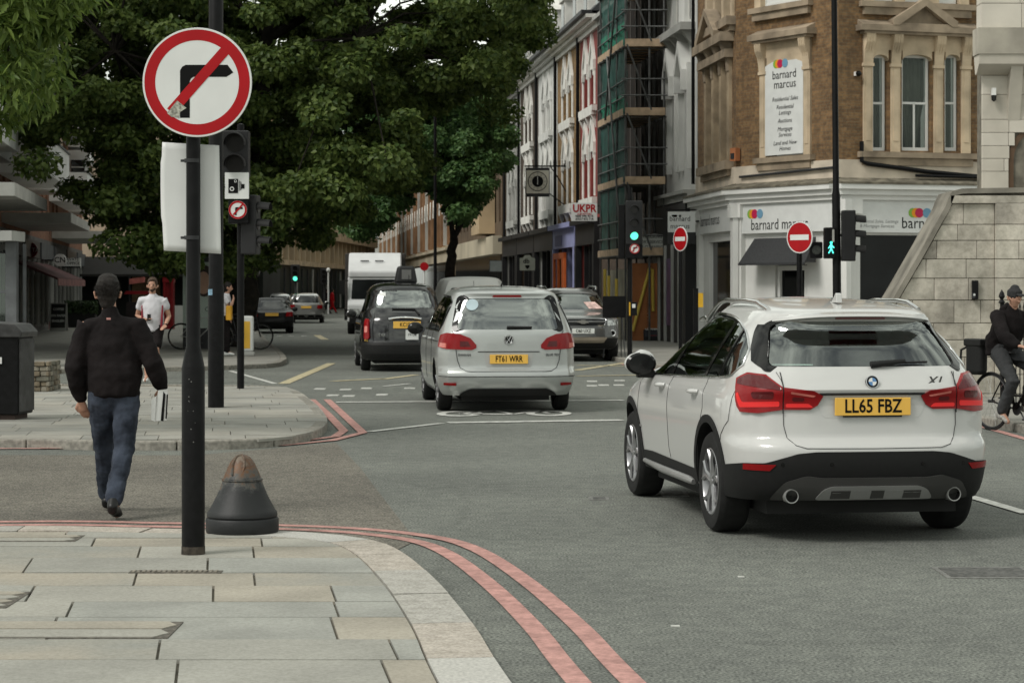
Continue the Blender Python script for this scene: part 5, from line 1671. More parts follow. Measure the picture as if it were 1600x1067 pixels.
    o = mk('lettering', mb, M('badge_grey', (0.10, 0.10, 0.10), 0.3, 0.6, var=0), root, (0.44, mf(0.44, 1.07).y - 0.004, 1.068), R(13))
    # lower rear cladding, skid, reflectors, exhausts
    cl = roundpoly([(-1.45, 0.28), (1.45, 0.28), (1.45, 0.45), (1.30, 0.50), (0.90, 0.53), (0.74, 0.535), (0.62, 0.57), (0.52, 0.60), (0.40, 0.612), (-0.40, 0.612), (-0.52, 0.60), (-0.62, 0.57), (-0.74, 0.535), (-0.90, 0.53), (-1.30, 0.50), (-1.45, 0.45)], 0.02, 2)
    cl = [p for p in cl]
    # keep it behind the wheel arch
    cl = [(max(-1.17, min(1.17, x)), z) for x, z in cl]
    mk('lower_bumper', patch(S_, cl, 0.012, 0, 0.05), m_clad, root, smooth=50)
    sk = roundpoly([(-0.68, 0.288), (0.68, 0.288), (0.66, 0.33), (0.60, 0.41), (0.46, 0.455), (0.36, 0.44), (-0.36, 0.44), (-0.46, 0.455), (-0.60, 0.41), (-0.66, 0.33)], 0.03, 3)
    mk('skid_plate', patch(S_, sk, 0.035, 0, 0.05), m_skid2, root, smooth=40)
    sk = roundpoly([(-0.40, 0.292), (0.40, 0.292), (0.355, 0.36), (0.30, 0.385), (-0.30, 0.385), (-0.355, 0.36)], 0.03, 3)
    mk('skid_insert', patch(S_, sk, 0.055, 0, 0.05), m_skid, root, smooth=40)
    for xa, xb, mt in ((-0.30, -0.17, m_skid2), (-0.15, -0.05, m_skid), (0.08, 0.18, m_skid), (0.19, 0.31, m_skid2), (-0.03, 0.06, m_skid2)):
        mk('skid_facet', patch(S_, [(xa, 0.30), (xb, 0.30), (xb, 0.355), (xa, 0.355)], 0.0575, 0, 0.05), mt, root)
    for sg in (-1, 1):
        p = roundpoly([(sg * 0.70, 0.485), (sg * 0.90, 0.487), (sg * 0.90, 0.527), (sg * 0.66, 0.527)], 0.006, 2)
        mk('reflector', patch(S_, p if sg > 0 else p[::-1], 0.017, 0, 0.03), m_taillight, root)
        pe = S_(sg * 0.56, 0.325, 0)
        mb = MB(); mb.lathe([(0.040, -0.06), (0.046, -0.062), (0.049, -0.055), (0.047, 0.12)], 24, (pe.x, pe.y, 0.32), 'y', cap=False); ex = mk('exhaust', mb, m_skid, root, smooth=40)
        mb = MB(); mb.lathe([(0.0, -0.03), (0.042, -0.03), (0.041, -0.06)], 20, (pe.x, pe.y, 0.32), 'y', cap=False); mk('pipe_mouth', mb, m_gloss, ex)
    for x in (-0.30, 0.32, -0.62, 0.62):
        p = S_(x, 0.53, 0.012); mb = MB(); mb.lathe([(0.0, -0.004), (0.012, -0.004), (0.013, 0)], 10, (p.x, p.y, p.z), 'y'); mk('parking_sensor', mb, m_gloss, root)
    # roof bits
    mb = MB(); mb.prism([(-0.10, 1.585), (0.10, 1.585), (0.02, 1.60), (-0.06, 1.655), (-0.085, 1.65)], -0.02, 0.02, 'x'); mk('shark_fin', mb, paint_w, root, (0, -0.02, 0), bevel=0.006)
    def top(y):  # roof height near the rails
        zs_ = np.linspace(1.40, 1.635, 60)
        for z in zs_[::-1]:
            P, c = b.outline(z)
            k = P[(P[:, 0] >= 0.50)]
            if len(k) and k[:, 1].min() <= y <= k[:, 1].max(): return z
        return 1.45
    for sg in (-1, 1):
        ys = np.linspace(-0.22, 1.75, 25)
        pts = [(sg * (0.535 + 0.03 * sin(PI * i / 24)), y, top(y) + (0.030 * min(1, min(i, 24 - i) / 3.0)) - 0.006) for i, y in enumerate(ys)]
        mb = MB(); mb.tube(pts, 0.017, 8); mk('roof_rail', mb, m_chrome, root, smooth=60)
    # mirrors
    for sg in (-1, 1):
        mb = MB()
        mb.lathe([(0.0, -0.075), (0.08, -0.068), (0.105, -0.03), (0.10, 0.03), (0.07, 0.08), (0.0, 0.105)], 20, axis='y')
        mb.v = [(x * 1.18, y, z * 0.86 + 0.02 * (x * sg < 0)) for x, y, z in mb.v]
        mi_ = mk('door_mirror', mb, paint_w, root, (sg * 0.985, 1.95, 1.10), smooth=60)
        mb = MB(); mb.lathe([(0.0, -0.081), (0.085, -0.079), (0.103, -0.06)], 20, axis='y'); mb.v = [(x * 1.18, y, z * 0.86) for x, y, z in mb.v]; mk('mirror_glass', mb, m_gloss, mi_, smooth=40)
        mb = MB(); mb.box(-0.12 if sg > 0 else -0.02, 0.02 if sg > 0 else 0.12, -0.03, 0.05, -0.11, -0.05); mk('mirror_foot', mb, m_plastic, mi_, bevel=0.01)
        for y, st in ((0, 0), (wbase, 0.0)): make_wheel(root, sg * 0.79, y, r_w, 0.225, sg, 'spoke', st, 0.235)
    seats(root, wbase, 1.02, 0.72, 0.05, front_y=1.0)
    mb = MB(); mb.box(-0.7, 0.7, 2.0, 2.45, 0.85, 1.0); mk('dashboard', mb, m_inside, root)
    mb = MB(); mb.box(-0.66, 0.66, -0.6, 0.1, 0.95, 0.98); mk('parcel_shelf', mb, m_inside, root)
    mb = MB(); mb.box(-0.66, 0.66, -0.62, 3.1, 0.18, 0.3); mb.box(-0.8, 0.8, 0.5, 2.1, 0.2, 0.3); mk('underbody_light_block', mb, m_inside, root)  # black floor boxes set low to block light and darken the ground beneath
    return root, b
X1, bX1 = hero()
tag(X1, 'large white crossover car with roof rails and lit red tail lamps in the right foreground', 'car')
X1.location = (2.26, 15.25, 0); X1.rotation_euler = (0, 0, R(8.5))

def zlist(z0, z1, dz, tops): return list(np.arange(z0, z1, dz)) + tops

def basic_car(name, body, paint, zl, wb, r_w, track, rear_win=None, side_win=None, front_win=None, glass=g_tint, fglass=None, n=22, arch=0.40, archz=0.34, ww=0.2, kind='cap', rimr=None, cavity=(0.8, 1.5), pillars=(), trim=None, interior=True):
    root = thing(name, 'x', 'car')
    b = body
    body_mb = b.shell(0, 0, n, zlist=zl)
    cuts = []
    ztop = zl[-1]
    if interior:
        cav = Body([(z, max(w - 0.06, 0.05)) for z, w in b.W], [(z, y + 0.08) for z, y in b.RE], [(z, y - 0.12) for z, y in b.FR], b.nr, b.nf, b.Lr, b.Lf)
        cm = cav.shell(0, 0, 12, zlist=list(np.linspace(cavity[0], cavity[1], 9))); cm.mi = [1] * len(cm.f); cuts.append(cm)
    for yy in (0, wb):
        for sg in (-1, 1): cuts.append(arch_cutter(yy, arch, 0.58, 1.3, archz, sg))
    if rear_win: cuts.append(cutter_prism(rear_win, -1.6, -0.1, 'y'))
    if side_win: cuts.append(cutter_prism(side_win, -1.4, 1.4, 'x'))
    if front_win: cuts.append(cutter_prism(front_win, wb * 0.62, wb + 1.2, 'y'))
    cut(body_mb, [paint, m_inside], cuts, 'body', root)
    if rear_win: mk('rear_window', patch(b.rear, rear_win, 0.0, -0.010, 0.05), glass, root, smooth=60)
    if front_win: mk('windscreen', patch(b.front, front_win, 0.0, -0.010, 0.1), fglass or g_clear, root, smooth=60)
    for sg in (-1, 1):
        mf = lambda y, z, o, sg=sg: b.side(y, z, o, sg)
        if side_win:
            mk('side_window', patch(mf, side_win, 0.0, -0.010, 0.09), glass, root, smooth=60)
            if trim:
                mb = MB(); mb.tube([mf(p.x, p.y, 0.002) for p in resample([Vector(p) for p in side_win] + [Vector(side_win[0])], 0.07)], 0.01, 5, cap=False); mk('window_trim', mb, trim, root)
            for y0_, w_, zl0, zl1 in pillars:
                mk('pillar', patch(mf, [(y0_ - w_ / 2, zl1), (y0_ + w_ / 2, zl1), (y0_ + w_ / 2 + 0.05, zl0), (y0_ - w_ / 2 + 0.05, zl0)], 0.003, -0.008, 0.07), m_gloss, root)
        for y in (0, wb): make_wheel(root, sg * track / 2, y, r_w, ww, sg, kind, 0, rimr)
    mb = MB(); mb.box(-0.6, 0.6, -0.5, wb + 0.3, 0.16, 0.32); mk('underbody_light_block', mb, m_inside, root)  # low floor box, also blocks light beneath the car
    return root, b

def lamp(root, b, poly, mat, sg, thick=0.012, name='tail_light', parent=None):
    p = poly if sg > 0 else mirx(poly)
    return mk(name, patch(b.at_s, p, thick, 0, 0.035), mat, parent or root, smooth=50)

def mirrors(root, x, y, z, mat, s=1.0):
    for sg in (-1, 1):
        mb = MB(); mb.lathe([(0.0, -0.07), (0.08, -0.06), (0.105, -0.02), (0.10, 0.03), (0.0, 0.10)], 16, axis='y')
        mb.v = [(a * 1.15 * s, c * s, d * 0.9 * s) for a, c, d in mb.v]
        o = mk('door_mirror', mb, mat, root, (sg * x, y, z), smooth=60)
        mb = MB(); mb.lathe([(0.0, -0.073), (0.08, -0.07)], 16, axis='y'); mb.v = [(a * s, c * s, d * 0.8 * s) for a, c, d in mb.v]; mk('mirror_glass', mb, m_gloss, o)

# ------------------------------------------------------------------ silver people carrier
silver = M('silver_paint', (0.44, 0.455, 0.445), 0.34, 0.55, var=0, coat=0.7)
bs = Body(
    W=[(0.2, 0.84), (0.3, 0.90), (0.5, 0.945), (0.75, 0.952), (0.95, 0.945), (1.05, 0.925), (1.15, 0.90), (1.35, 0.835), (1.5, 0.78), (1.6, 0.725), (1.66, 0.66), (1.70, 0.55), (1.725, 0.36), (1.735, 0.08)],
    REAR=[(0.2, -0.78), (0.3, -0.88), (0.42, -0.95), (0.50, -0.965), (0.56, -0.955), (0.62, -0.90), (0.85, -0.895), (1.08, -0.885), (1.13, -0.86), (1.3, -0.79), (1.5, -0.69), (1.58, -0.66), (1.62, -0.67), (1.65, -0.60), (1.69, -0.25), (1.72, 0.3), (1.735, 0.9)],
    FRONT=[(0.2, 3.55), (0.4, 3.82), (0.7, 3.84), (0.9, 3.72), (1.0, 3.45), (1.08, 3.15), (1.2, 2.85), (1.4, 2.4), (1.6, 1.9), (1.68, 1.65), (1.72, 1.4), (1.735, 1.3)],
    nr=4.2, nf=2.8, Lr=0.7, Lf=1.1)
rw = roundpoly([(-0.70, 1.135), (0.70, 1.135), (0.60, 1.555), (-0.60, 1.555)], 0.07)
swd = roundpoly([(2.95, 1.10), (2.1, 1.56), (1.6, 1.60), (-0.30, 1.58), (-0.50, 1.50), (-0.52, 1.20), (-0.4, 1.10)], 0.06, 3)
SH, bSH = basic_car('people_carrier', bs, silver, zlist(0.24, 1.62, 0.026, [1.63, 1.645, 1.66, 1.675, 1.69, 1.703, 1.715, 1.725, 1.731, 1.735]), 2.92, 0.345, 1.62, rw, swd, [(-0.72, 1.15), (0.72, 1.15), (0.6, 1.60), (-0.6, 1.60)], glass=g_mir, cavity=(0.85, 1.66), pillars=((1.55, 0.12, 1.10, 1.60), (0.45, 0.12, 1.10, 1.60)), trim=m_gloss)
tag(SH, 'silver people carrier with a round sticker on its rear window in the junction')
SH.location = (-0.14, 30.35, 0); SH.rotation_euler = (0, 0, R(6.2))
b = bSH
for sg in (-1, 1):
    o = lamp(SH, b, [(0.44, 0.93), (0.52, 1.02), (0.66, 1.075), (0.86, 1.09), (1.02, 1.06), (1.08, 0.90), (0.86, 0.87), (0.50, 0.86), (0.44, 0.885)], m_taillight, sg)
    lamp(SH, b, [(0.86, 0.95), (0.99, 0.955), (1.02, 0.90), (0.86, 0.885)], m_tailpink, sg, 0.015, 'lamp_reflection', o)
    lamp(SH, b, [(0.52, 0.905), (0.66, 0.905), (0.66, 0.98), (0.55, 0.975)], m_taildark, sg, 0.015, 'lamp_shade', o)
    lamp(SH, b, roundpoly([(0.72, 0.375), (0.93, 0.38), (0.93, 0.415), (0.72, 0.415)], 0.006, 2), m_taillight, sg, 0.008, 'reflector')
    seam(SH, b.at_s, [(sg * 0.78, 1.12), (sg * 0.745, 1.07)], 0.004)
    seam(SH, b.at_s, [(sg * 0.72, 0.865), (sg * 0.70, 0.72), (sg * 0.66, 0.62), (sg * 0.58, 0.575), (sg * 0.5, 0.57), (0, 0.57)], 0.004)
    mf = lambda y, z, o, sg=sg: b.side(y, z, o, sg)
    for pts in ([(1.55, 1.1), (1.58, 0.4)], [(0.55, 1.1), (0.5, 0.75), (0.62, 0.5)], [(2.75, 1.1), (2.8, 0.45)], [(-0.5, 0.97), (1.5, 0.975)]): seam(SH, mf, pts, 0.004 if pts[0][1] > 1 else 0.007)
    for y0_ in (1.68, 0.6):
        mb = MB(); mb.tube([mf(y0_, 0.99, 0.0), mf(y0_ + 0.04, 0.99, 0.04), mf(y0_ + 0.18, 0.99, 0.04), mf(y0_ + 0.22, 0.99, 0.0)], 0.016, 6); mk('door_handle', mb, silver, SH, smooth=60)
n = len(rw); ro = roundpoly([(-0.775, 1.105), (0.775, 1.105), (0.665, 1.60), (-0.665, 1.60)], 0.08); mb = MB()
mb.add([b.rear(x, z, 0.005) for x, z in ro] + [b.rear(x, z, 0.005) for x, z in rw] + [b.rear(x, z, -0.03) for x, z in rw] + [b.rear(x, z, -0.01) for x, z in ro], [(k, (k + 1) % n, n + (k + 1) % n, n + k) for k in range(n)] + [(n + k, n + (k + 1) % n, 2 * n + (k + 1) % n, 2 * n + k) for k in range(n)] + [(k, (k + 1) % n, 3 * n + (k + 1) % n, 3 * n + k) for k in range(n)])
mk('rear_window_frame', mb, m_gloss, SH, smooth=50)
mk('brake_light', patch(b.rear, [(-0.2, 1.572), (0.2, 1.572), (0.19, 1.598), (-0.19, 1.598)], 0.012, 0, 0.05), m_taillight, SH)
mb = MB(); mb.lathe([(0, -0.002), (0.085, -0.002), (0.085, 0)], 24, axis='y'); p = b.rear(-0.48, 1.47, 0.004); st = mk('round_sticker', mb, M('pale_blue_sticker', (0.42, 0.52, 0.56), 0.5), SH, (p.x, p.y, p.z), rot=(R(-26), 0, R(-10)))
mb = MB(); mb.tube([tuple(b.rear(-0.02, 1.165, 0.02)), tuple(b.rear(0.32, 1.165, 0.02))], [0.022, 0.014], 6); mk('rear_wiper', mb, m_plastic, SH)
rec = roundpoly([(-0.30, 0.62), (0.30, 0.62), (0.34, 0.82), (-0.34, 0.82)], 0.03)
mk('plate_recess', patch(b.rear, rec, 0.002, 0, 0.05, 0), M('silver_shadow', (0.42, 0.42, 0.41), 0.4, 0.3, var=0), SH)
seam(SH, b.rear, [(-0.42, 0.835), (0.42, 0.835)], 0.006, 0.003)
plate(SH, 'FT61 WRR', (0, b.rear(0, 0.73).y - 0.02, 0.735), 0, m_plate_y, 0.52, 0.125, size=0.115, narrow=0.70)
p = b.rear(0, 0.995, 0.006)
mb = MB(); mb.tube([(0.062 * cos(t), 0, 0.062 * sin(t)) for t in np.linspace(0, 2 * PI, 25)], 0.007, 5, cap=False)
bd = mk('badge', mb, m_chrome, SH, (p.x, p.y - 0.004, p.z))
mb = MB(); mb.box(-0.058, 0.058, 0.003, 0.006, -0.045, 0.045); mk('badge_back', mb, m_gloss, bd)
for pts in ([(-0.030, 0.052), (-0.008, 0.004), (0.008, 0.004), (0.030, 0.052)], [(-0.052, 0.028), (-0.028, -0.048), (0.0, 0.008), (0.028, -0.048), (0.052, 0.028)]):
    mb = MB()
    for a_, b_ in zip(pts[:-1], pts[1:]): mb.tube([(a_[0], 0, a_[1]), (b_[0], 0, b_[1])], 0.006, 4)
    mk('badge_letter', mb, m_chrome, bd)
for s, x in (('SHARAN', -0.60), ('BLUE TDI', 0.60)):
    p = b.rear(x, 0.79, 0.004); mk('lettering', text_mb(s, 0.045, 0.002, bold=0.001), m_dark, SH, (p.x, p.y - 0.002, p.z), R(12) * (1 if x > 0 else -1))
mk('lower_bumper', patch(b.at_s, roundpoly([(-0.68, 0.235), (0.68, 0.235), (0.62, 0.29), (0.52, 0.335), (-0.52, 0.335), (-0.62, 0.29)], 0.03, 3), 0.012, 0, 0.05), m_clad, SH)
seam(SH, b.at_s, [(-1.1, 0.50), (1.1, 0.50)], 0.005)
mirrors(SH, 1.06, 2.35, 1.10, m_gloss)
seats(SH, 2.92, 1.1, 0.78, 0.2)
mb = MB(); mb.tube([(0, 0.1, 1.725), (0, 0.0, 1.76)], 0.012, 6); mk('aerial', mb, m_black, SH)

# ------------------------------------------------------------------ black cab
blackp = M('black_car_paint', (0.010, 0.010, 0.011), 0.22, var=0, coat=1.0)
bt = Body(
    W=[(0.22, 0.80), (0.4, 0.86), (0.75, 0.875), (0.95, 0.87), (1.05, 0.85), (1.15, 0.82), (1.4, 0.76), (1.6, 0.70), (1.72, 0.62), (1.78, 0.52), (1.81, 0.36), (1.83, 0.08)],
    REAR=[(0.22, -0.88), (0.4, -0.96), (0.58, -0.97), (0.62, -0.92), (0.85, -0.90), (1.05, -0.86), (1.18, -0.76), (1.30, -0.62), (1.45, -0.53), (1.6, -0.46), (1.72, -0.38), (1.78, -0.22), (1.81, 0.1), (1.83, 0.7)],
    FRONT=[(0.22, 3.4), (0.5, 3.62), (0.8, 3.6), (1.0, 3.4), (1.08, 3.1), (1.15, 2.5), (1.3, 2.15), (1.6, 1.8), (1.75, 1.6), (1.81, 1.3), (1.83, 1.2)],
    nr=3.2, nf=2.6, Lr=0.75, Lf=1.2)
rw = roundpoly([(-0.60, 1.30), (0.60, 1.30), (0.50, 1.66), (-0.50, 1.66)], 0.09)
swd = roundpoly([(2.25, 1.17), (1.75, 1.60), (0.15, 1.64), (-0.25, 1.55), (-0.35, 1.20)], 0.08, 3)
TX, b = basic_car('black_cab', bt, blackp, zlist(0.24, 1.7, 0.03, [1.71, 1.73, 1.75, 1.77, 1.785, 1.80, 1.812, 1.822, 1.83]), 2.88, 0.34, 1.52, rw, swd, [(-0.62, 1.2), (0.62, 1.2), (0.55, 1.66), (-0.55, 1.66)], glass=g_mir, cavity=(0.9, 1.74), pillars=((1.35, 0.1, 1.16, 1.62), (0.3, 0.1, 1.16, 1.62)))
tag(TX, 'glossy black cab with a dark roof sign waiting left of the silver people carrier')
TX.location = (-2.28, 45.2, 0); TX.rotation_euler = (0, 0, R(6.5))
for sg in (-1, 1):
    o = lamp(TX, b, roundpoly([(0.74, 0.66), (0.90, 0.66), (0.88, 1.08), (0.76, 1.08)], 0.06), m_taillight, sg, 0.03)
    lamp(TX, b, roundpoly([(0.78, 0.80), (0.87, 0.80), (0.86, 0.93), (0.78, 0.93)], 0.03), m_tailpink, sg, 0.034, 'lamp_reflection', o)
    seam(TX, b.at_s, [(sg * 0.62, 1.2), (sg * 0.68, 0.9), (sg * 0.66, 0.64)], 0.005)
    mf = lambda y, z, o, sg=sg: b.side(y, z, o, sg)
    mb = MB(); mb.tube([mf(p.x, p.y, 0.003) for p in resample([Vector(q) for q in swd] + [Vector(swd[0])], 0.1)], 0.012, 5, cap=False); mk('window_trim', mb, m_gloss, TX)
mb = MB(); mb.tube([b.rear(x, 1.07 + 0.03 * (1 - (x / 0.33) ** 2), 0.02) for x in np.linspace(-0.33, 0.33, 9)], 0.03, 6); mk('boot_handle', mb, m_chrome, TX, smooth=60)
plate(TX, 'KC15 A', (0.04, b.rear(0, 0.95).y - 0.04, 0.955), 0, m_plate_y, 0.56, 0.14, size=0.115, narrow=0.78)
mb = MB(); mb.box(-0.13, 0.13, -0.005, 0.005, -0.1, 0.1); lp = mk('licence_plate', mb, m_signwhite, TX, (0.14, b.rear(0, 0.75).y - 0.03, 0.755))
mk('lettering', text_mb('19138', 0.075, 0.008, bold=0.001), m_ink, lp)
p = b.rear(-0.47, 0.75, 0.01); mk('lettering', text_mb('TXII', 0.08, 0.003, bold=0.002), m_chrome, TX, (p.x, p.y, p.z))
mb = MB(); mb.tube([tuple(b.rear(-0.25, 1.28, 0.03)), tuple(b.rear(0.22, 1.27, 0.03)), tuple(b.rear(0.3, 1.16, 0.02))], [0.014, 0.016, 0.02], 6); mk('rear_wiper', mb, m_plastic, TX)
mb = MB(); mb.prism([(-0.24, 0.0), (0.24, 0.0), (0.17, 0.36), (-0.17, 0.36)], 0.0, 0.42); ts = mk('roof_sign', mb, M('roof_sign_black', (0.022, 0.022, 0.023), 0.45), TX, (0.12, 0.5, 1.81), bevel=0.05)
mb = MB(); mb.box(-0.10, 0.10, -0.012, 0.0, 0.08, 0.28); mk('sign_panel', mb, M('sign_panel_grey', (0.13, 0.13, 0.125), 0.5), ts)
mb = MB(); mb.tube([(0.13, -0.15, 1.8), (0.13, -0.16, 1.98)], 0.008, 5); mk('aerial', mb, m_black, TX)
mk('window_sticker', patch(b.rear, [(-0.52, 1.54), (-0.37, 1.54), (-0.37, 1.62), (-0.49, 1.62)], 0.001, -0.006, 0.05), m_signwhite, TX)
mk('lower_bumper', patch(b.at_s, [(-1.15, 0.25), (1.15, 0.25), (1.15, 0.60), (-1.15, 0.60)], 0.03, 0, 0.06), m_plastic, TX)
mirrors(TX, 0.98, 2.15, 1.15, blackp)
seats(TX, 2.88, 1.15, 0.72, 0.1)
mb = MB(); mb.quad(b.side(-0.72, 0.9, 0.01), b.side(-0.62, 0.9, 0.01), b.side(-0.62, 0.35, 0.01), b.side(-0.72, 0.35, 0.01)); mk('side_stripe', mb, M('brass_stripe', (0.4, 0.25, 0.05), 0.5), TX)

# ------------------------------------------------------------------ grey four by four facing the camera
gunm = M('gunmetal_paint', (0.085, 0.085, 0.083), 0.28, 0.4, var=0, coat=1.0)
bc = Body(
    W=[(0.25, 0.82), (0.4, 0.90), (0.7, 0.925), (0.95, 0.915), (1.05, 0.895), (1.15, 0.87), (1.35, 0.79), (1.55, 0.72), (1.65, 0.62), (1.70, 0.48), (1.72, 0.1)],
    REAR=[(0.25, -0.8), (0.5, -0.95), (1.0, -0.92), (1.3, -0.75), (1.55, -0.6), (1.68, -0.3), (1.72, 0.3)],
    FRONT=[(0.25, 3.35), (0.35, 3.5), (0.55, 3.62), (0.72, 3.60), (0.85, 3.56), (0.98, 3.50), (1.04, 3.35), (1.09, 3.0), (1.13, 2.6), (1.18, 2.42), (1.3, 2.2), (1.5, 1.83), (1.62, 1.6), (1.70, 1.3), (1.72, 1.0)],
    nr=3.5, nf=3.4, Lr=0.8, Lf=0.9)
CA, b = basic_car('four_by_four', bc, gunm, zlist(0.28, 1.6, 0.03, [1.61, 1.63, 1.65, 1.67, 1.685, 1.7, 1.71, 1.72]), 2.70, 0.36, 1.58, None, roundpoly([(2.2, 1.13), (1.7, 1.52), (1.3, 1.58), (-0.3, 1.55), (-0.55, 1.2)], 0.06, 3), roundpoly([(-0.76, 1.20), (0.76, 1.20), (0.60, 1.60), (-0.60, 1.60)], 0.06), glass=g_mir, fglass=g_mir, cavity=(0.95, 1.63), arch=0.42, archz=0.38, ww=0.24)
tag(CA, 'dark grey four by four with roof rails facing the camera beside the right pavement')
CA.rotation_euler = (0, 0, R(186)); CA.location = (1.27, 53.9, 0)
Fm = b.front
mk('grille', patch(Fm, roundpoly([(-0.50, 0.84), (0.50, 0.84), (0.56, 0.99), (-0.56, 0.99)], 0.03), 0.006, 0, 0.05), m_gloss, CA)
mb = MB(); mb.tube([Fm(x, 0.925, 0.02) for x in np.linspace(-0.52, 0.52, 9)], 0.028, 6); mk('grille_bar', mb, M('grille_grey', (0.16, 0.16, 0.16), 0.3, 0.6), CA)
gp = [Vector(p) for p in roundpoly([(-0.50, 0.84), (0.50, 0.84), (0.56, 0.995), (-0.56, 0.995)], 0.03)]; mb = MB(); mb.tube([Fm(p.x, p.y, 0.01) for p in gp + [gp[0]]], 0.013, 5, cap=False); mk('grille_surround', mb, m_chrome, CA)
p = Fm(0, 0.925, 0.05); mb = MB(); mb.prism([(-0.13, -0.028), (-0.055, -0.028), (-0.055, -0.045), (0.055, -0.045), (0.055, -0.028), (0.13, -0.012), (0.15, 0.028), (0.055, 0.028), (0.055, 0.045), (-0.055, 0.045), (-0.055, 0.028), (-0.13, 0.012)], 0, 0.02); mk('badge', mb, m_chrome, CA, (p.x, p.y, p.z))
for sg in (-1, 1):
    pl = roundpoly([(0.57, 0.83), (0.88, 0.86), (0.90, 0.99), (0.84, 1.01), (0.59, 1.0)], 0.03)
    mk('headlight', patch(lambda x, z, o: b.front(x, z, o), pl if sg > 0 else mirx(pl), 0.012, 0, 0.04), M('headlamp_glass', (0.42, 0.43, 0.42), 0.1, 0.5, var=0.5, scale=14, coat=1), CA, smooth=50)
    p = Fm(sg * 0.70, 0.66, 0.004); mb = MB(); mb.lathe([(0.05, 0.0), (0.065, 0.01), (0.08, 0.0)], 16, axis='y', cap=False); fl_ = mk('fog_light', mb, m_chrome, CA, (p.x, p.y, p.z))
    mb = MB(); mb.lathe([(0, 0.004), (0.05, 0.004)], 12, axis='y'); mk('lens', mb, m_gloss, fl_)
plate(CA, 'O60 UXZ', (0.0, Fm(0, 0.72).y + 0.03, 0.715), 0, m_plate_w, 0.52, 0.12, face=1, size=0.115, narrow=0.74)
mk('lower_bumper', patch(Fm, [(-0.80, 0.30), (0.80, 0.30), (0.84, 0.55), (-0.84, 0.55)], 0.014, 0, 0.06), m_plastic, CA)
mk('skid_plate', patch(Fm, roundpoly([(-0.48, 0.44), (0.48, 0.44), (0.56, 0.57), (-0.56, 0.57)], 0.03), 0.03, 0, 0.06), M('sandy_skid', (0.26, 0.22, 0.17), 0.6), CA)
mb = MB(); mb.tube([Fm(-0.7, 1.17, 0.04), Fm(0.65, 1.18, 0.04)], 0.014, 5); mk('wiper', mb, m_plastic, CA)
mk('screen_papers', patch(Fm, [(-0.66, 1.22), (-0.32, 1.22), (-0.22, 1.38), (-0.50, 1.38)], 0.003, 0.001, 0.06), M('pink_paper', (0.60, 0.42, 0.38), 0.7, var=0.35, scale=9), CA)
for sg in (-1, 1):
    mb = MB(); mb.tube([(sg * 0.60, 1.5, 1.66), (sg * 0.63, 1.35, 1.74), (sg * 0.64, 0, 1.76), (sg * 0.62, -0.2, 1.70)], 0.022, 6); mk('roof_rail', mb, m_chrome, CA, smooth=60)
mirrors(CA, 1.03, 2.2, 1.16, gunm)
seats(CA, 2.7, 1.1, 0.75, 0.1, front_y=1.3)

# ------------------------------------------------------------------ cars far up the road
def far_car(name, label, paint, loc, rot, W_, H_, L_, boxy=0.6, facing='rear', cat='car', win=None, ptext='', roofw=0.62):
    h = H_; wb = L_ * 0.6; oh = L_ * 0.2
    bb = Body(W=[(0.2, W_ * 0.94), (0.5, W_), (h * 0.6, W_ * 0.98), (h * 0.68, W_ * 0.92), (h * 0.95, W_ * roofw / 0.9 * 0.9), (h * 0.985, W_ * 0.5), (h, 0.08)],
              REAR=[(0.2, -oh * 0.8), (0.4, -oh), (h * 0.6, -oh * 0.95), (h * 0.66, -oh * (0.9 if boxy > 0.5 else 0.1)), (h * 0.93, -oh * boxy if boxy > 0.5 else oh * 0.5), (h, oh * 0.9)],
              FRONT=[(0.2, wb + oh * 0.8), (0.45, wb + oh), (h * 0.55, wb + oh * 0.8), (h * 0.64, wb + oh * 0.1), (h * 0.9, wb * 0.72), (h, wb * 0.5)], nr=3.6, nf=3, Lr=0.7, Lf=0.8)
    zl_ = list(np.linspace(0.25, h * 0.95, 20)) + [h * 0.965, h * 0.98, h * 0.99, h]
    rw_ = [(-W_ * 0.72, h * 0.68), (W_ * 0.72, h * 0.68), (W_ * 0.6, h * 0.91), (-W_ * 0.6, h * 0.91)]
    root, b_ = basic_car(name, bb, paint, zl_, wb, 0.32, W_ * 1.72, None, None, None, n=10, interior=False, arch=0.37, archz=0.32)
    tag(root, label, cat)
    mk('rear_window', patch(b_.rear, roundpoly(rw_, 0.04, 2), 0.006, 0, 0.12), m_darkpane, root, smooth=50)
    mk('windscreen', patch(b_.front, roundpoly(rw_, 0.04, 2), 0.006, 0, 0.12), m_darkpane, root, smooth=50)
    for sg in (-1, 1):
        mk('side_window', patch(lambda y, z, o, sg=sg: b_.side(y, z, o, sg), roundpoly([(wb * 0.85, h * 0.68), (wb * 0.62, h * 0.9), (0.1, h * 0.9), (-0.1, h * 0.68)], 0.04, 2), 0.006, 0, 0.15), m_darkpane, root)
        lamp(root, b_, [(W_ * 0.62, h * 0.48), (W_ * 1.0, h * 0.48), (W_ * 1.0, h * 0.61), (W_ * 0.66, h * 0.60)], m_taillight, sg, 0.012)
    plate(root, ptext, (0, b_.rear(0, h * 0.52).y - 0.03, h * 0.53), 0, m_plate_y, 0.5, 0.12, size=0.1, narrow=0.7)
    mk('lower_bumper', patch(b_.at_s, [(-W_, 0.26), (W_, 0.26), (W_, 0.42), (-W_, 0.42)], 0.02, 0, 0.12), m_plastic, root)
    mirrors(root, W_ + 0.12, wb * 0.8, h * 0.66, paint)
    root.location = loc; root.rotation_euler = (0, 0, rot)
    return root, b_
gx, gz = gr(421, 521)
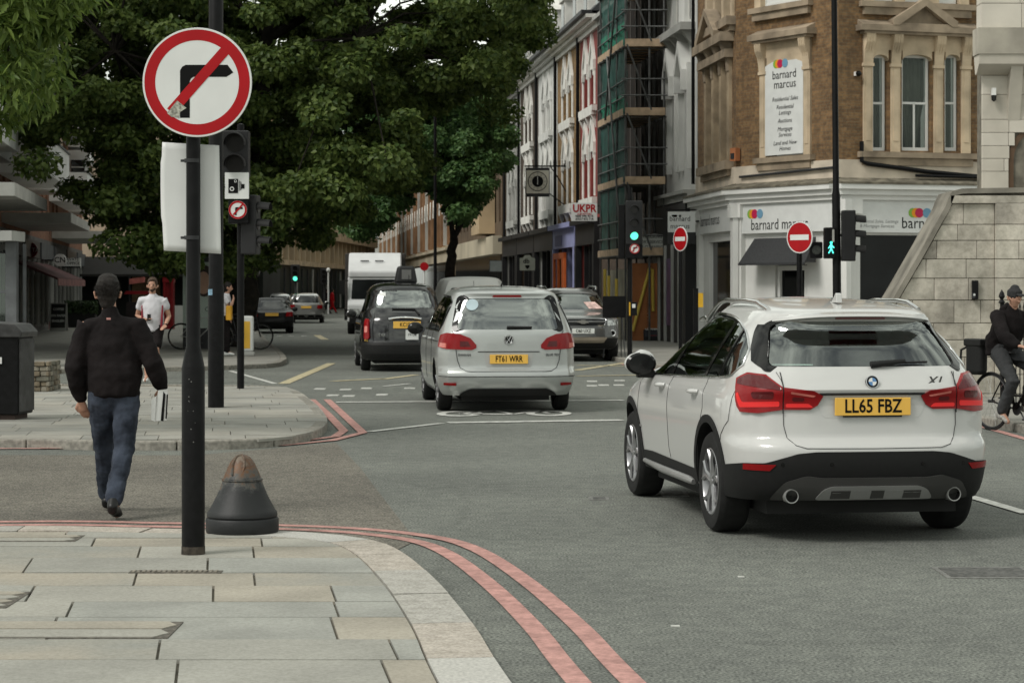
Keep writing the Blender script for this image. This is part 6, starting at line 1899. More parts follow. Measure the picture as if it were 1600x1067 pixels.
far_car('saloon_car', 'black saloon with a yellow plate parked along the left kerb beyond the tree', M('dark_saloon_paint', (0.008, 0.008, 0.009), 0.5, var=0, coat=0.1), (gx, gz + 0.6, 0), R(8), 0.86, 1.36, 4.4, 0.3)
gx, gz = gr(474, 505)
far_car('hatchback_car', 'silver grey hatchback with a dark rear window far up the left lane', M('grey_car_paint', (0.26, 0.26, 0.25), 0.3, 0.5, var=0, coat=0.8), (gx + 0.1, gz + 0.6, 0), R(4), 0.86, 1.50, 4.1, 0.7)
gx, gz = gr(424, 506)
far_car('hatchback_car', 'pale car roof showing just beyond the black parked saloon', M('pale_car_paint', (0.5, 0.5, 0.49), 0.3, 0.3, var=0, coat=0.8), (gx - 0.3, gz + 6, 0), R(8), 0.84, 1.48, 4.0, 0.7)
gx, gz = gr(440, 503)
far_car('hatchback_car', 'dark car between the parked saloon and the grey hatchback', blackp, (gx + 0.1, gz + 9, 0), R(8), 0.84, 1.46, 4.0, 0.7)

# white van behind the people carrier
vx, vz = xx(736, 58), 58.0
vw = Body(W=[(0.25, 0.85), (0.5, 0.90), (1.0, 0.90), (1.5, 0.84), (1.85, 0.78), (1.95, 0.70), (2.0, 0.5), (2.02, 0.1)],
          REAR=[(0.25, -0.85), (0.5, -0.9), (1.6, -0.86), (1.93, -0.78), (2.0, -0.6), (2.02, 0.2)],
          FRONT=[(0.25, 3.7), (0.6, 3.85), (1.1, 3.5), (1.2, 3.1), (1.8, 2.3), (1.98, 1.9), (2.02, 1.5)], nr=5, nf=3, Lr=0.5, Lf=0.8)
VN, b = basic_car('white_van', vw, m_white, list(np.linspace(0.25, 1.9, 22)) + [1.93, 1.96, 1.98, 2.0, 2.01, 2.02], 2.95, 0.33, 1.5, None, None, None, n=14, interior=False)
tag(VN, 'white van of which only the roof shows behind the silver people carrier', 'van')
VN.location = (vx, vz, 0); VN.rotation_euler = (0, 0, R(6))
for sg in (-1, 1): mk('rear_window', patch(b.rear, roundpoly([(sg * 0.08, 1.2), (sg * 0.66, 1.2), (sg * 0.6, 1.72), (sg * 0.08, 1.72)], 0.05), 0.006, 0, 0.1), m_darkpane, VN)
seam(VN, b.rear, [(0, 1.9), (0, 0.4)], 0.006)
for sg in (-1, 1): lamp(VN, b, [(0.72, 0.7), (0.88, 0.7), (0.86, 1.1), (0.74, 1.1)], m_taillight, sg)
mirrors(VN, 1.02, 2.6, 1.25, m_plastic)

# white box truck facing the camera
TK = thing('box_truck', 'white box truck with a roof wind deflector facing the camera behind the black cab', 'truck', (xx(586, 82), 82, 0), R(3))
lorry = M('lorry_white', (0.66, 0.67, 0.67), 0.4, var=0.04)
mb = MB(); mb.box(-1.15, 1.15, 1.0, 7.0, 0.9, 3.05); mk('cargo_box', mb, [M('lorry_dark', (0.06, 0.055, 0.05), 0.6)], TK, bevel=0.03)
mb = MB(); mb.prism([(0.95, 2.1), (0.95, 3.08), (0.55, 3.0), (-0.35, 2.35), (-0.35, 2.1)], -1.0, 1.0, 'x'); mk('wind_deflector', mb, lorry, TK, bevel=0.08, seg=3)
mb = MB(); mb.prism([(0.95, 0.45), (0.95, 2.15), (-0.30, 2.15), (-0.42, 1.3), (-0.62, 1.1), (-0.66, 0.45)], -1.02, 1.02, 'x'); cbb = mk('cab', mb, lorry, TK, bevel=0.06, seg=3)
mb = MB(); mb.quad((-0.88, -0.445, 1.32), (0.88, -0.445, 1.32), (0.84, -0.315, 2.05), (-0.84, -0.315, 2.05)); mk('windscreen', mb, m_darkpane, cbb)
mb = MB(); mb.quad((-1.03, -0.2, 1.35), (-1.03, 0.6, 1.3), (-1.03, 0.6, 2.0), (-1.03, -0.15, 2.0)); mk('side_window', mb, m_darkpane, cbb)
for x in (-0.55, 0.0):
    mb = MB(); mb.box(x + 0.0, x + 0.32, 0.12, 0.16, 2.73, 2.77); mk('vent', mb, m_dark, TK, (0, -0.03, 0))
for sg in (-1, 1):
    mb = MB(); mb.tube([(sg * 1.0, -0.4, 2.0), (sg * 1.22, -0.5, 2.0), (sg * 1.22, -0.5, 1.5)], 0.02, 5); mb.box(sg * 1.22 - 0.1, sg * 1.22 + 0.1, -0.56, -0.46, 1.5, 2.0); mk('mirror', mb, m_plastic, TK)
    make_wheel(TK, sg * 0.9, 0.1, 0.4, 0.26, sg, 'cap'); make_wheel(TK, sg * 0.9, 5.0, 0.4, 0.3, sg, 'cap')
    mb = MB(); mb.box(sg * 0.75 - 0.18, sg * 0.75 + 0.18, -0.69, -0.66, 0.75, 0.95); mk('headlight', mb, _m['headlamp_glass'], TK)
mb = MB(); mb.box(-0.95, 0.95, -0.70, -0.6, 0.4, 0.68); mk('bumper', mb, m_plastic, TK)
mb = MB(); mb.box(-1.18, -1.10, 1.2, 3.2, 0.5, 0.95); mk('side_box', mb, m_plastic, TK)
# ================================================================== LEFT SIDE BUILDINGS
def LLx(z): return -19.6 - 0.138 * (z - 95)
m_balc = M('balcony_white', (0.80, 0.80, 0.78), 0.8, var=0.06, scale=0.9, detail=8)
m_concrete = M('concrete_slab', (0.52, 0.51, 0.48), 0.85, var=0.15, scale=1.5)
def flats(z0, z1, label, seed):
    root = thing('apartment_block', label, 'building', (LLx(z0), z0, 0), 0, 'brick flats with white balconies along the left pavement')
    f = Face((LLx(z0), z0), (LLx(z1), z1), root); W = f.W
    bay0, bay1 = W * 0.50, W * 0.72
    wins = [(x, x + 1.0) for x in (W * 0.06, W * 0.16, W * 0.80, W * 0.90)]
    holes = [(a, b, zb, zb + 1.9) for a, b in wins for zb in (4.3, 7.2)]
    f.mk('wall', wall_mb(W, 3.6, 13, holes, 0.25, 9), m_bk_red)
    for h in holes: window(f, *h, m_white, cols=2, rows=3, bar=0.05)
    # white projecting bay and balconies
    for k, zb in enumerate((5.2, 8.1)):
        mb = MB(); mb.box(bay0, bay1, -0.9, 0, zb, zb + 2.75); by = f.mk('bay', mb, m_balc)
        mb = MB(); mb.box(bay0 - 0.04, bay0 - 0.01, -0.75, -0.15, zb + 0.7, zb + 2.3); mk('pane', mb, m_darkpane, by)
        mb = MB(); mb.box(bay0 - 0.07, bay0 - 0.04, -0.8, -0.1, zb + 0.62, zb + 0.7)
        for q in range(1, 5): mb.box(bay0 - 0.06, bay0 - 0.04, -0.75, -0.15, zb + 0.7 + q * 0.32 - 0.025, zb + 0.7 + q * 0.32 + 0.025)
        mk('glazing_bar', mb, m_white, by)
        mb = MB(); mb.box(bay0 + 0.3, bay1 - 0.3, -0.93, -0.9, zb + 0.7, zb + 2.2); mk('pane', mb, m_darkpane, by)
        bal0, bal1 = -0.02 * W, W * 0.46
        mb = MB(); mb.box(bal0, bal1, -1.5, 0, zb, zb + 0.22); mb.box(bal0, bal1, -1.5, -1.4, zb + 0.22, zb + 1.15); mb.box(bal0, bal0 + 0.1, -1.4, 0, zb + 0.22, zb + 1.15); mb.box(bal1 - 0.1, bal1, -1.4, 0, zb + 0.22, zb + 1.15)
        bc_ = f.mk('balcony', mb, m_balc)
        mb = MB(); mb.box(bal0 - 0.03, bal1 + 0.03, -1.54, -1.36, zb + 1.15, zb + 1.21); mk('coping', mb, m_lead, bc_)
        mb = MB(); mb.box(bal0 + 1.2, bal1 - 1.2, -0.05, -0.02, zb + 0.3, zb + 2.5); mk('pane', mb, m_darkpane, bc_)
    # shops
    mb = MB(); mb.box(0, W, -0.02, 0.3, 0.1, 3.6); f.mk('shop_wall', mb, M('shop_wall_grey', (0.12, 0.115, 0.11), 0.7, var=0.3, scale=0.6))
    n = 3
    for i in range(n):
        a, b_ = W * i / n + 0.4, W * (i + 1) / n - 0.4
        mb = MB(); mb.box(a, b_, -0.08, -0.03, 0.4, 2.7); g = f.mk('shop_window', mb, m_shopglass)
        mb = MB()
        for q in range(4): x = a + (b_ - a) * q / 3; mb.box(x - 0.05, x + 0.05, -0.14, -0.08, 0.3, 2.8)
        mk('mullion', mb, m_rendergrey, g)
        mb = MB(); mb.box(a, b_, -0.2, -0.02, 2.8, 3.4); f.mk('shop_fascia', mb, m_shopdark if i % 2 else m_lead)
    mb = MB(); mb.box(W * 0.05, W * 0.55, -2.1, 0, 3.75, 4.05); f.mk('canopy', mb, m_concrete)
    return root, f
fl1, ff1 = flats(47, 66.0, 'nearest block of brick flats cut off by the left edge, with a white balcony', 1)
fl2, ff2 = flats(66.2, 87, 'brick flats with white balconies and a window bay above the red coffee sign', 2)
fl3, ff3 = flats(87.2, 109, 'far block of brick flats beside the beige gable wall', 3)

bg_ = thing('gable_house', 'beige rendered gable wall half covered by the tree', 'building', (-25.5, 123, 0))
mb = MB(); mb.box(0, 9, 0, 8, 0, 11); mk('wall', mb, M('beige_render', (0.32, 0.255, 0.19), 0.9, var=0.18, scale=0.5, detail=8), bg_)
mb = MB(); mb.prism([(-0.3, 11), (9.3, 11), (4.5, 14)], -0.3, 8.3); mk('roof', mb, m_slate, bg_)
cf = thing('cafe_pavilion', 'low dark cafe front with a black canopy beneath the large tree', 'building', (xx(112, 108), 108, 0))
mb = MB(); mb.box(0, 9.5, 0, 8, 0.1, 3.2); mk('wall', mb, M('cafe_dark', (0.012, 0.014, 0.012), 0.8, var=0.5, scale=0.5), cf)
mb = MB(); mb.prism([(-1.6, 2.3), (-1.6, 2.42), (0.1, 3.3), (0.1, 3.1)], 0.0, 9.5, 'x'); mk('canopy', mb, M('canopy_dark', (0.03, 0.028, 0.026), 0.8), cf)
for x in (0.1, 3.1, 6.2, 9.3):
    mb = MB(); mb.box(x, x + 0.08, -1.6, -1.52, 0.1, 2.35); mk('post', mb, m_dark, cf)
mb = MB(); mb.box(3.0, 4.4, -0.05, 0, 0.9, 2.3); mk('menu_board', mb, M('tan_board', (0.22, 0.14, 0.08), 0.7, var=0.3), cf)

# far building facing the bend
A2 = (xx(425, 150), 150.0); B2 = (xx(581, 214), 214.0)
fb_ = thing('far_corner_building', 'ochre building with rows of pointed windows at the bend of the street', 'building', (*A2, 0))
f = Face(A2, B2, fb_); W = f.W
n = 22; holes = []
for i in range(n):
    c = (i + 0.5) * W / n
    holes += [(c - 0.8, c + 0.8, 3.9, 5.4), (c - 0.8, c + 0.8, 7.4, 10.0)]
f.mk('wall', wall_mb(W, 0, 13.5, holes, 0.3, 14), M('ochre_stone', (0.42, 0.31, 0.19), 0.9, var=0.15, scale=0.3))
for h in holes: window(f, *h, m_creamdk, y=0.15, bar=0.1, rows=1)
for i in range(n + 1):
    mb = MB(); mb.box(i * W / n - 0.25, i * W / n + 0.25, -0.3, 0, 3.6, 12.5); f.mk('pier', mb, M('pale_ochre', (0.50, 0.42, 0.30), 0.9, var=0.15, scale=0.3))
for z in (3.4, 5.7, 12.5):
    mb = MB(); mb.box(0, W, -0.6, 0.0, z, z + (0.9 if z == 5.7 else 0.35)); f.mk('string_course', mb, m_cream)
mb = MB(); mb.box(0, W, -0.4, 0, 0.1, 3.4); f.mk('shopfront', mb, M('green_black_shop', (0.012, 0.02, 0.018), 0.5, var=0.6, scale=0.25))
for i in range(0, n):
    mb = MB(); mb.box(i * W / n, i * W / n + 0.3, -0.5, -0.4, 0.1, 3.2); f.mk('shop_pilaster', mb, m_dark if i % 3 else m_rendergrey)
mb = MB(); mb.box(-14, 0, 0.5, 12, 0, 11); f.mk('side_wing', mb, M('wing_brown', (0.10, 0.075, 0.05), 0.9, var=0.2, scale=0.3))
# something closing the street end
eb = thing('end_building', 'hazy pale building closing the far end of the street', 'building', (xx(575, 330), 330, 0))
f = Face((xx(560, 330), 330), (xx(640, 330), 330), eb)
holes = [(x, x + 0.9, z, z + 1.6) for x in (1, 3, 5) for z in (5, 8, 11)]
f.mk('wall', wall_mb(f.W, 0, 15, holes, 0.3, 8), m_rendergrey)
for h in holes: window(f, *h, m_white)

# ================================================================== CAFE FURNITURE, SIGNS ON THE LEFT
def round_sign(px, py, d, r, label, mat, txt, tm, size):
    s = thing('hanging_sign', label, 'sign', at(px, py, d))
    mb = MB(); mb.lathe([(0, -0.05), (r, -0.05), (r, 0.05), (0, 0.05)], 28, axis='y'); mk('disc', mb, mat, s, smooth=30)
    mk('lettering', text_mb(txt, size, 0.006, bold=0.004), tm, s, (0, -0.052, 0))
    mb = MB(); mb.box(-r - 0.6, -r, -0.02, 0.02, -0.02, 0.02); mk('bracket', mb, m_black, s)
round_sign(47, 391, 76, 0.27, 'round dark red coffee shop sign with white letters', M('coffee_red', (0.16, 0.015, 0.022), 0.5, var=0.05), 'COSTA', m_signwhite, 0.2)
round_sign(94, 406.5, 83, 0.235, 'round white hanging sign with the letters CN', m_signwhite, 'CN', m_ink, 0.3)
s = thing('hanging_sign', 'white rectangular shop sign just right of the round CN sign', 'sign', at(112, 411, 86))
mb = MB(); mb.box(-0.36, 0.36, -0.06, 0.06, -0.2, 0.2); mk('panel', mb, m_signwhite, s)
mk('lettering', text_mb('PRIVATE\n& OFFICE', 0.155, 0.004, bold=0.003), m_ink, s, (0, -0.064, 0.06))
mb = MB(); mb.box(-0.36, 0.36, -0.08, -0.06, -0.2, -0.13); mk('base_bar', mb, m_ink, s)
mb = MB(); mb.box(-0.9, -0.36, -0.02, 0.02, 0.14, 0.18); mk('bracket', mb, m_black, s)
s = thing('wall_sign', 'grey shop sign panel cut by the left edge above the shelter', 'sign', at(4, 376, 60))
mb = MB(); mb.box(-0.9, 0.18, -0.05, 0.05, -0.26, 0.26); mk('panel', mb, m_rendergrey, s)
mk('lettering', text_mb('OFFERS\nCITY', 0.13, 0.004, bold=0.003), m_ink, s, (-0.05, -0.054, 0.0))
# awning over the coffee shop
aw = thing('awning', 'faded dark red awning sloping over the coffee shop front', 'awning', (LLx(70), 70, 0), ff2.ang)
mb = MB(); mb.prism([(-1.5, 1.98), (-1.5, 2.05), (0.0, 2.7), (0, 2.6)], 0, 15, 'x'); mk('canvas', mb, M('maroon_canvas', (0.085, 0.03, 0.032), 0.85, var=0.3), aw)
mb = MB(); mb.box(0, 15, -1.53, -1.50, 1.8, 2.03); mk('valance', mb, M('pink_valance', (0.22, 0.10, 0.095), 0.85, var=0.3), aw)
m_leafdark = M('hedge_leaf', (0.035, 0.06, 0.022), 0.6, var=0.5, scale=8)
def hedge(px0, px1, d, h0, h1, label):
    t = thing('planter', label, 'planter', (xx((px0 + px1) / 2, d), d, 0.1))
    wd = xx(px1, d) - xx(px0, d)
    mb = MB(); mb.box(-wd / 2, wd / 2, -0.25, 0.25, 0, h0); mk('trough', mb, m_plastic, t)
    n = int(wd * 1400); P = rng.uniform([-wd / 2 - .05, -0.3, h0 - .05], [wd / 2 + .05, 0.3, h1], (n, 3)); mb = MB()
    for p in P:
        a = rng.uniform(-1, 1, 3) * 0.05; b2 = rng.uniform(-1, 1, 3) * 0.05; mb.v += [tuple(p + a), tuple(p + b2), tuple(p - a), tuple(p - b2)]; k = len(mb.v); mb.f.append([k - 4, k - 3, k - 2, k - 1]); mb.mi.append(0)
    fo_ = mk('foliage', mb, m_leafdark, t)
hedge(24, 56, 84, 0.6, 1.15, 'dark clipped hedge in a black trough beside the menu boards')
hedge(104, 150, 90, 0.6, 1.1, 'dark low hedge in a trough in front of the cafe pavilion')
def aboard(px, py, d_h, wd, ht, label, frame, panel, texts, d=None, rotz=0.0):
    x, z = gr(px, py, 0.10)
    t = thing('pavement_board', label, 'A-board', (x, z, 0.1), rotz)
    lean = 0.12
    for sg in (-1, 1):
        mb = MB(); mb.add([(-wd / 2, sg * 0.22, 0), (wd / 2, sg * 0.22, 0), (wd / 2, sg * 0.03, ht), (-wd / 2, sg * 0.03, ht), (-wd / 2, sg * 0.19, 0), (wd / 2, sg * 0.19, 0), (wd / 2, sg * 0.005, ht), (-wd / 2, sg * 0.005, ht)], [(0, 1, 2, 3), (4, 5, 6, 7), (0, 1, 5, 4), (1, 2, 6, 5), (2, 3, 7, 6), (3, 0, 4, 7)])
        pn = mk('leg_frame', mb, frame, t)
    fp = lambda u, v, o: Vector((u, -0.22 + 0.19 * v / ht - o, v))
    b_ = 0.04
    pn = mk('panel', patch(fp, [(-wd / 2 + b_, 0.12), (wd / 2 - b_, 0.12), (wd / 2 - b_, ht - b_), (-wd / 2 + b_, ht - b_)], 0.004, 0, 0.3), panel, t)
    for s_, size, v, mt in texts:
        tm = text_mb(s_, size, 0.0, bold=0.004); tm.v = [tuple(fp(x_, z_ + v, 0.008)) for x_, _, z_ in tm.v]
        mk('lettering', tm, mt, pn)
    return t
m_blueink = M('blue_ink', (0.06, 0.10, 0.42), 0.5, var=0)
aboard(1019, 532, 0, 0.56, 0.92, 'black board with OPEN in white and blue lettering in front of the orange hoarding', m_black, M('board_black', (0.012, 0.012, 0.02), 0.5), [('OPEN', 0.19, 0.78, m_signwhite), ('DRY', 0.21, 0.56, m_blueink), ('CLEANING', 0.092, 0.36, m_signwhite), ('_____', 0.1, 0.2, m_red)])
aboard(92, 517, 0, 0.62, 1.05, 'dark chalk menu board with pale frame outside the coffee shop', m_rendergrey, M('chalk_black', (0.03, 0.032, 0.03), 0.7), [('COFFEE', 0.12, 0.82, m_signwhite), ('ON PAPER', 0.12, 0.58, m_signwhite), ('ENGLISH', 0.12, 0.38, m_signwhite)])
t = aboard(70, 514, 0, 0.42, 1.0, 'red poster board with a food picture left of the chalk menu board', m_red, M('poster_red', (0.42, 0.05, 0.04), 0.5, var=0.3, scale=3, col2=(0.6, 0.5, 0.4)), [])
# red kiosk, red bin stuff behind the runner
kx, kz = gr(264, 514, 0.1)
kq = thing('telephone_kiosk', 'narrow dark red kiosk standing behind the runner', 'kiosk', (kx, kz, 0.1), R(0))
m_kred = M('kiosk_red', (0.22, 0.012, 0.016), 0.4, var=0.1)
mb = MB(); mb.box(-0.2, 0.2, -0.2, 0.2, 0, 0.15); mb.box(-0.22, 0.22, -0.22, 0.22, 1.85, 2.05); mk('frame', mb, m_kred, kq)
for sx in (-0.15, 0.15):
    for sy in (-0.15, 0.15): mb = MB(); mb.box(sx - 0.05, sx + 0.05, sy - 0.05, sy + 0.05, 0.15, 1.85); mk('post', mb, m_kred, kq)
mb = MB(); mb.box(-0.14, 0.14, -0.1, -0.06, 0.15, 1.85); mk('door', mb, m_kred, kq)
kx, kz = gr(216, 506, 0.1)
rb = thing('canopy_stall', 'low stall with a maroon cover to the left of the runner', 'stall', (kx, kz, 0.1))
mb = MB(); mb.box(-0.5, 0.5, -0.3, 0.3, 0, 1.0); mk('counter', mb, M('stall_dark', (0.02, 0.015, 0.015), 0.8), rb)
mb = MB(); mb.prism([(-0.6, 1.35), (0.6, 1.35), (0.5, 1.5), (-0.5, 1.5)], -0.35, 0.35); mk('cover', mb, m_kred, rb)
mb = MB(); mb.prism([(-0.4, 1.8), (0.3, 1.9), (0.3, 2.15), (-0.4, 2.05)], -0.05, 0.05); mk('banner', mb, M('pink_banner', (0.45, 0.14, 0.12), 0.7, var=0.2), rb)
for x in (-0.45, 0.45): mb = MB(); mb.box(x - 0.02, x + 0.02, -0.02, 0.02, 1.0, 2.0); mk('post', mb, m_black, rb)
kx, kz = gr(282, 507, 0.1)
ww_ = thing('low_wall', 'low white wall with dark plants behind it, right of the red kiosk', 'wall', (kx, kz, 0.1))
mb = MB(); mb.box(-0.45, 0.55, 0, 0.25, 0, 0.85); mk('wall', mb, m_render, ww_)
mb = MB(); mb.box(0.5, 0.72, -0.1, 0.3, 0, 1.35); mk('pier', mb, m_render, ww_)
# advertising panel with a face
ax, az_ = gr(318, 545, 0.1)
ad = thing('advert_panel', 'tall advertising panel with a faded portrait poster between the black poles', 'advert', (ax, az_, 0.1))
mb = MB(); mb.box(-0.55, 0.35, 0, 0.15, 0, 0.55); mb.box(-0.55, 0.35, 0, 0.15, 2.3, 2.45); mk('frame', mb, m_dark, ad)
mb = MB(); mb.box(-0.55, 0.35, 0.0, 0.14, 0.55, 2.3); po = mk('poster', mb, M('poster_mint', (0.36, 0.42, 0.37), 0.4, var=0.05), ad)
pc = M('poster_skin', (0.40, 0.24, 0.17), 0.5, var=0.1)
mb = MB(); mb.add([(0.0 + 0.19 * cos(t), -0.006, 1.75 + 0.30 * sin(t)) for t in np.linspace(0, 2 * PI, 25)[:-1]], [list(range(24))]); mk('print', mb, pc, po)
mb = MB()
mb.add([(0.02 + 0.27 * cos(t), -0.004, 1.80 + 0.42 * sin(t)) for t in np.linspace(0, 2 * PI, 25)[:-1]], [list(range(24))]); mk('print', mb, M('poster_hair', (0.03, 0.018, 0.012), 0.5), po)
mb = MB(); mb.lathe([(0.045, -0.008), (0.06, -0.008)], 14, (0.1, 0, 1.05), 'y', cap=False); mk('print', mb, m_dark, po)

# ================================================================== BUS SHELTER / CABINET, far left
bx, bz = xx(18, 44), 44.0
bs_ = thing('bus_shelter', 'grey metal shelter with glass sides at the left edge', 'shelter', (bx, bz, 0.1))
m_galv = M('galvanised', (0.13, 0.135, 0.14), 0.5, 0.3, var=0.25, scale=3)
mb = MB(); mb.box(-0.10, 0.12, -0.1, 0.1, 0, 2.55); mk('post', mb, m_galv, bs_)
mb = MB(); mb.box(-1.6, 0.14, -0.6, 0.6, 2.55, 2.75); mk('roof', mb, m_rendergrey, bs_)
mb = MB(); mb.box(-1.5, -0.12, -0.02, 0.02, 0.3, 2.3); mk('pane', mb, MGlass('shelter_glass', (0.8, 0.9, 0.85), 0.35), bs_)
mb = MB(); mb.box(-1.5, -0.1, -0.03, 0.03, 1.5, 1.56); mb.box(-1.5, -0.1, -0.03, 0.03, 0.2, 0.3); mk('rail', mb, m_galv, bs_)
mb = MB(); mb.box(0.16, 0.22, 0.3, 0.36, 0, 2.5); mk('post', mb, m_galv, bs_)
cx, cz = gr(18, 654, 0.1)
cbn = thing('litter_bin', 'black cast litter bin with sloping lid and peeling stickers at the left edge', 'bin', (cx, cz, 0.1), R(-6))
mb = MB(); mb.box(-0.42, 0.18, -0.28, 0.28, 0.06, 1.02); mk('cabinet', mb, m_black, cbn, bevel=0.02)
mb = MB(); mb.prism([(-0.46, 1.0), (0.22, 1.0), (0.24, 1.06), (0.14, 1.16), (-0.46, 1.20)], -0.31, 0.31); mk('lid', mb, M('bin_lid', (0.045, 0.045, 0.045), 0.5, var=0.3, scale=10), cbn, bevel=0.012)
mb = MB(); mb.box(-0.38, 0.12, -0.24, 0.24, 0, 0.07); mk('base', mb, M('bin_base', (0.05, 0.035, 0.03), 0.8), cbn)
mb = MB(); mb.box(-0.44, -0.02, -0.30, -0.285, 0.68, 0.76); mk('white_strip', mb, m_signwhite, cbn)
for i in range(12):
    yy, z_ = random.uniform(-0.2, 0.2), random.uniform(0.2, 0.9)
    mb = MB(); mb.box(0.181, 0.184, yy, yy + random.uniform(0.02, 0.05), z_, z_ + random.uniform(0.02, 0.09)); mk('sticker_scrap', mb, M('sticker_scrap', (0.35, 0.35, 0.34), 0.8), cbn)
mb = MB(); mb.box(0.182, 0.20, -0.26, 0.26, 0.1, 0.98); mk('side_door', mb, M('bin_side', (0.04, 0.04, 0.04), 0.5, var=0.4, scale=8), cbn)
# rubble stone wall
sx, sz = gr(62, 612, 0.1)
rw_ = thing('rubble_wall', 'short dry stone wall of grey rubble behind the black litter bin', 'wall', (sx, sz, 0.1))
sm_ = [M('rubble_' + n_, c_, 0.95, var=0.3, scale=6, bump=0.5, bscale=14) for n_, c_ in (('grey', (0.13, 0.125, 0.10)), ('brown', (0.17, 0.14, 0.10)), ('pale', (0.22, 0.20, 0.16)))]
mb = MB(); mb.box(-0.5, 0.12, 0.03, 0.9, 0, 0.42); mk('core', mb, m_joint, rw_)
for side in range(2):
    for r in range(6):
        p = 0.0
        L_ = 0.62 if side == 0 else 0.95
        while p < L_:
            wd = random.uniform(0.09, 0.2); h0 = r * 0.078
            e = min(p + wd, L_)
            mb = MB()
            if side == 0: mb.box(-0.5 + p + 0.004, -0.5 + e - 0.004, random.uniform(-0.03, 0.0), 0.06, h0 + 0.004, h0 + 0.074)
            else: mb.box(0.1, 0.12 + random.uniform(0.0, 0.04), p - 0.02, e - 0.03, h0 + 0.004, h0 + 0.074)
            mk('stone', mb, random.choice(sm_), rw_, bevel=0.012, seg=1); p = e

# ================================================================== POLES AND SIGNALS
PD = F * 1.65 / (865 - HY)
px_ = xx(302, PD)
sp_ = thing('sign_pole', 'thick black sign pole with a wide base standing on the near pavement', 'pole', (px_, PD, 0.03))
mb = MB(); mb.lathe([(0.072, 0), (0.072, 1.16), (0.069, 1.175), (0.044, 1.30), (0.044, 2.80)], 32); mk('shaft', mb, m_black, sp_, smooth=30)
mb = MB(); mb.lathe([(0.0745, 0.0), (0.0735, 0.05)], 32, cap=False); mk('rusty_foot', mb, M('rust_foot', (0.05, 0.042, 0.034), 0.9, var=0.5, scale=20), sp_)
for i in range(10):
    a = random.uniform(-1.9, -1.2); z = random.uniform(0.7, 1.1)
    mb = MB(); mb.lathe([(0.0, 0.0), (random.uniform(0.002, 0.005), 0.0)], 6, axis='y'); mk('paint_chip', mb, M('paint_chip', (0.3, 0.3, 0.29), 0.8), sp_, (0.0733 * cos(a), 0.0733 * sin(a), z), a + PI / 2)
ns = thing('road_sign', 'large round red bordered no right turn sign on the near black pole', 'sign', (xx(308, PD - 0.09), PD - 0.09, zz(129, PD - 0.09)))
K_ = 0.3375 / 322
mb = MB(); mb.lathe([(0, 0.0), (0.3375, 0.0), (0.340, 0.008), (0.332, 0.02), (0, 0.006)], 72, axis='y'); mk('disc', mb, m_signwhite, ns, smooth=40)
mb = MB(); mb.lathe([(248 * K_, -0.001), (312 * K_, -0.001)], 72, axis='y', cap=False); mk('red_ring', mb, m_red, ns)
ap = [(-101, -210), (-101, 70), (-88, 92), (-68, 103), (180, 103), (214, 58), (174, 32), (-22, 32), (-36, 22), (-43, 8), (-43, -210)]
mb = MB(); mb.add([(x * K_, -0.0015, z * K_) for x, z in ap], [list(range(len(ap)))]); mk('turn_arrow', mb, m_ink, ns)
d_ = Vector((310, 350)).normalized(); n_ = Vector((-d_.y, d_.x)) * 30
e0, e1 = Vector((-155, -175)), Vector((165, 187))
mb = MB(); mb.add([((p.x) * K_, -0.0022, p.y * K_) for p in (e0 + n_, e0 - n_, e1 - n_, e1 + n_)], [(0, 1, 2, 3)]); mk('red_bar', mb, m_red, ns)
mb = MB(); q = [(-178, -182), (-118, -108), (-62, -152), (-100, -176), (-108, -210), (-128, -204), (-150, -206)]
mb.add([(x * K_, -0.004, z * K_) for x, z in q], [list(range(len(q)))]); mk('torn_sticker', mb, M('torn_paper', (0.33, 0.33, 0.28), 0.85, var=0.5, scale=55, detail=8), ns)
ps = thing('blank_sign', 'blank white back of a slightly bowed sign plate fixed behind the near pole', 'sign', (xx(298, PD + 0.05), PD + 0.055, zz(307, PD + 0.05)))
hw_, hh_ = 46 / F * PD, 85 / F * PD
vs = []; fs = []
for j in range(17):
    t = j / 16; z = hh_ - 2 * hh_ * t
    xl = -hw_ + 0.012 * (t - 0.35) ** 2 * 3 - (0.006 if 0.15 < t < 0.7 else 0)
    for i in range(13): u = i / 12; vs.append((xl + (2 * hw_ - (xl + hw_) + (0.012 * (t - 0.5))) * u, 0.02 * (1 - (2 * u - 1) ** 2) * 0.6, z - 0.02 * u))
for j in range(16):
    for i in range(12): a = j * 13 + i; fs.append((a, a + 1, a + 14, a + 13))
mb = MB(); mb.add(vs, fs); o = mk('plate', mb, M('plate_back', (0.66, 0.67, 0.66), 0.4, var=0.04), ps, smooth=60); so = o.modifiers.new('solid', 'SOLIDIFY'); so.thickness = 0.003
for z in (0.22, -0.26):
    mb = MB(); mb.lathe([(0.047, -0.012), (0.050, -0.012), (0.050, 0.012), (0.047, 0.012)], 24, (0.017, -0.055, z), cap=False); mb.box(-0.055, -0.03, -0.06, -0.05, z - 0.008, z + 0.008); mk('clamp', mb, m_dark, ps)

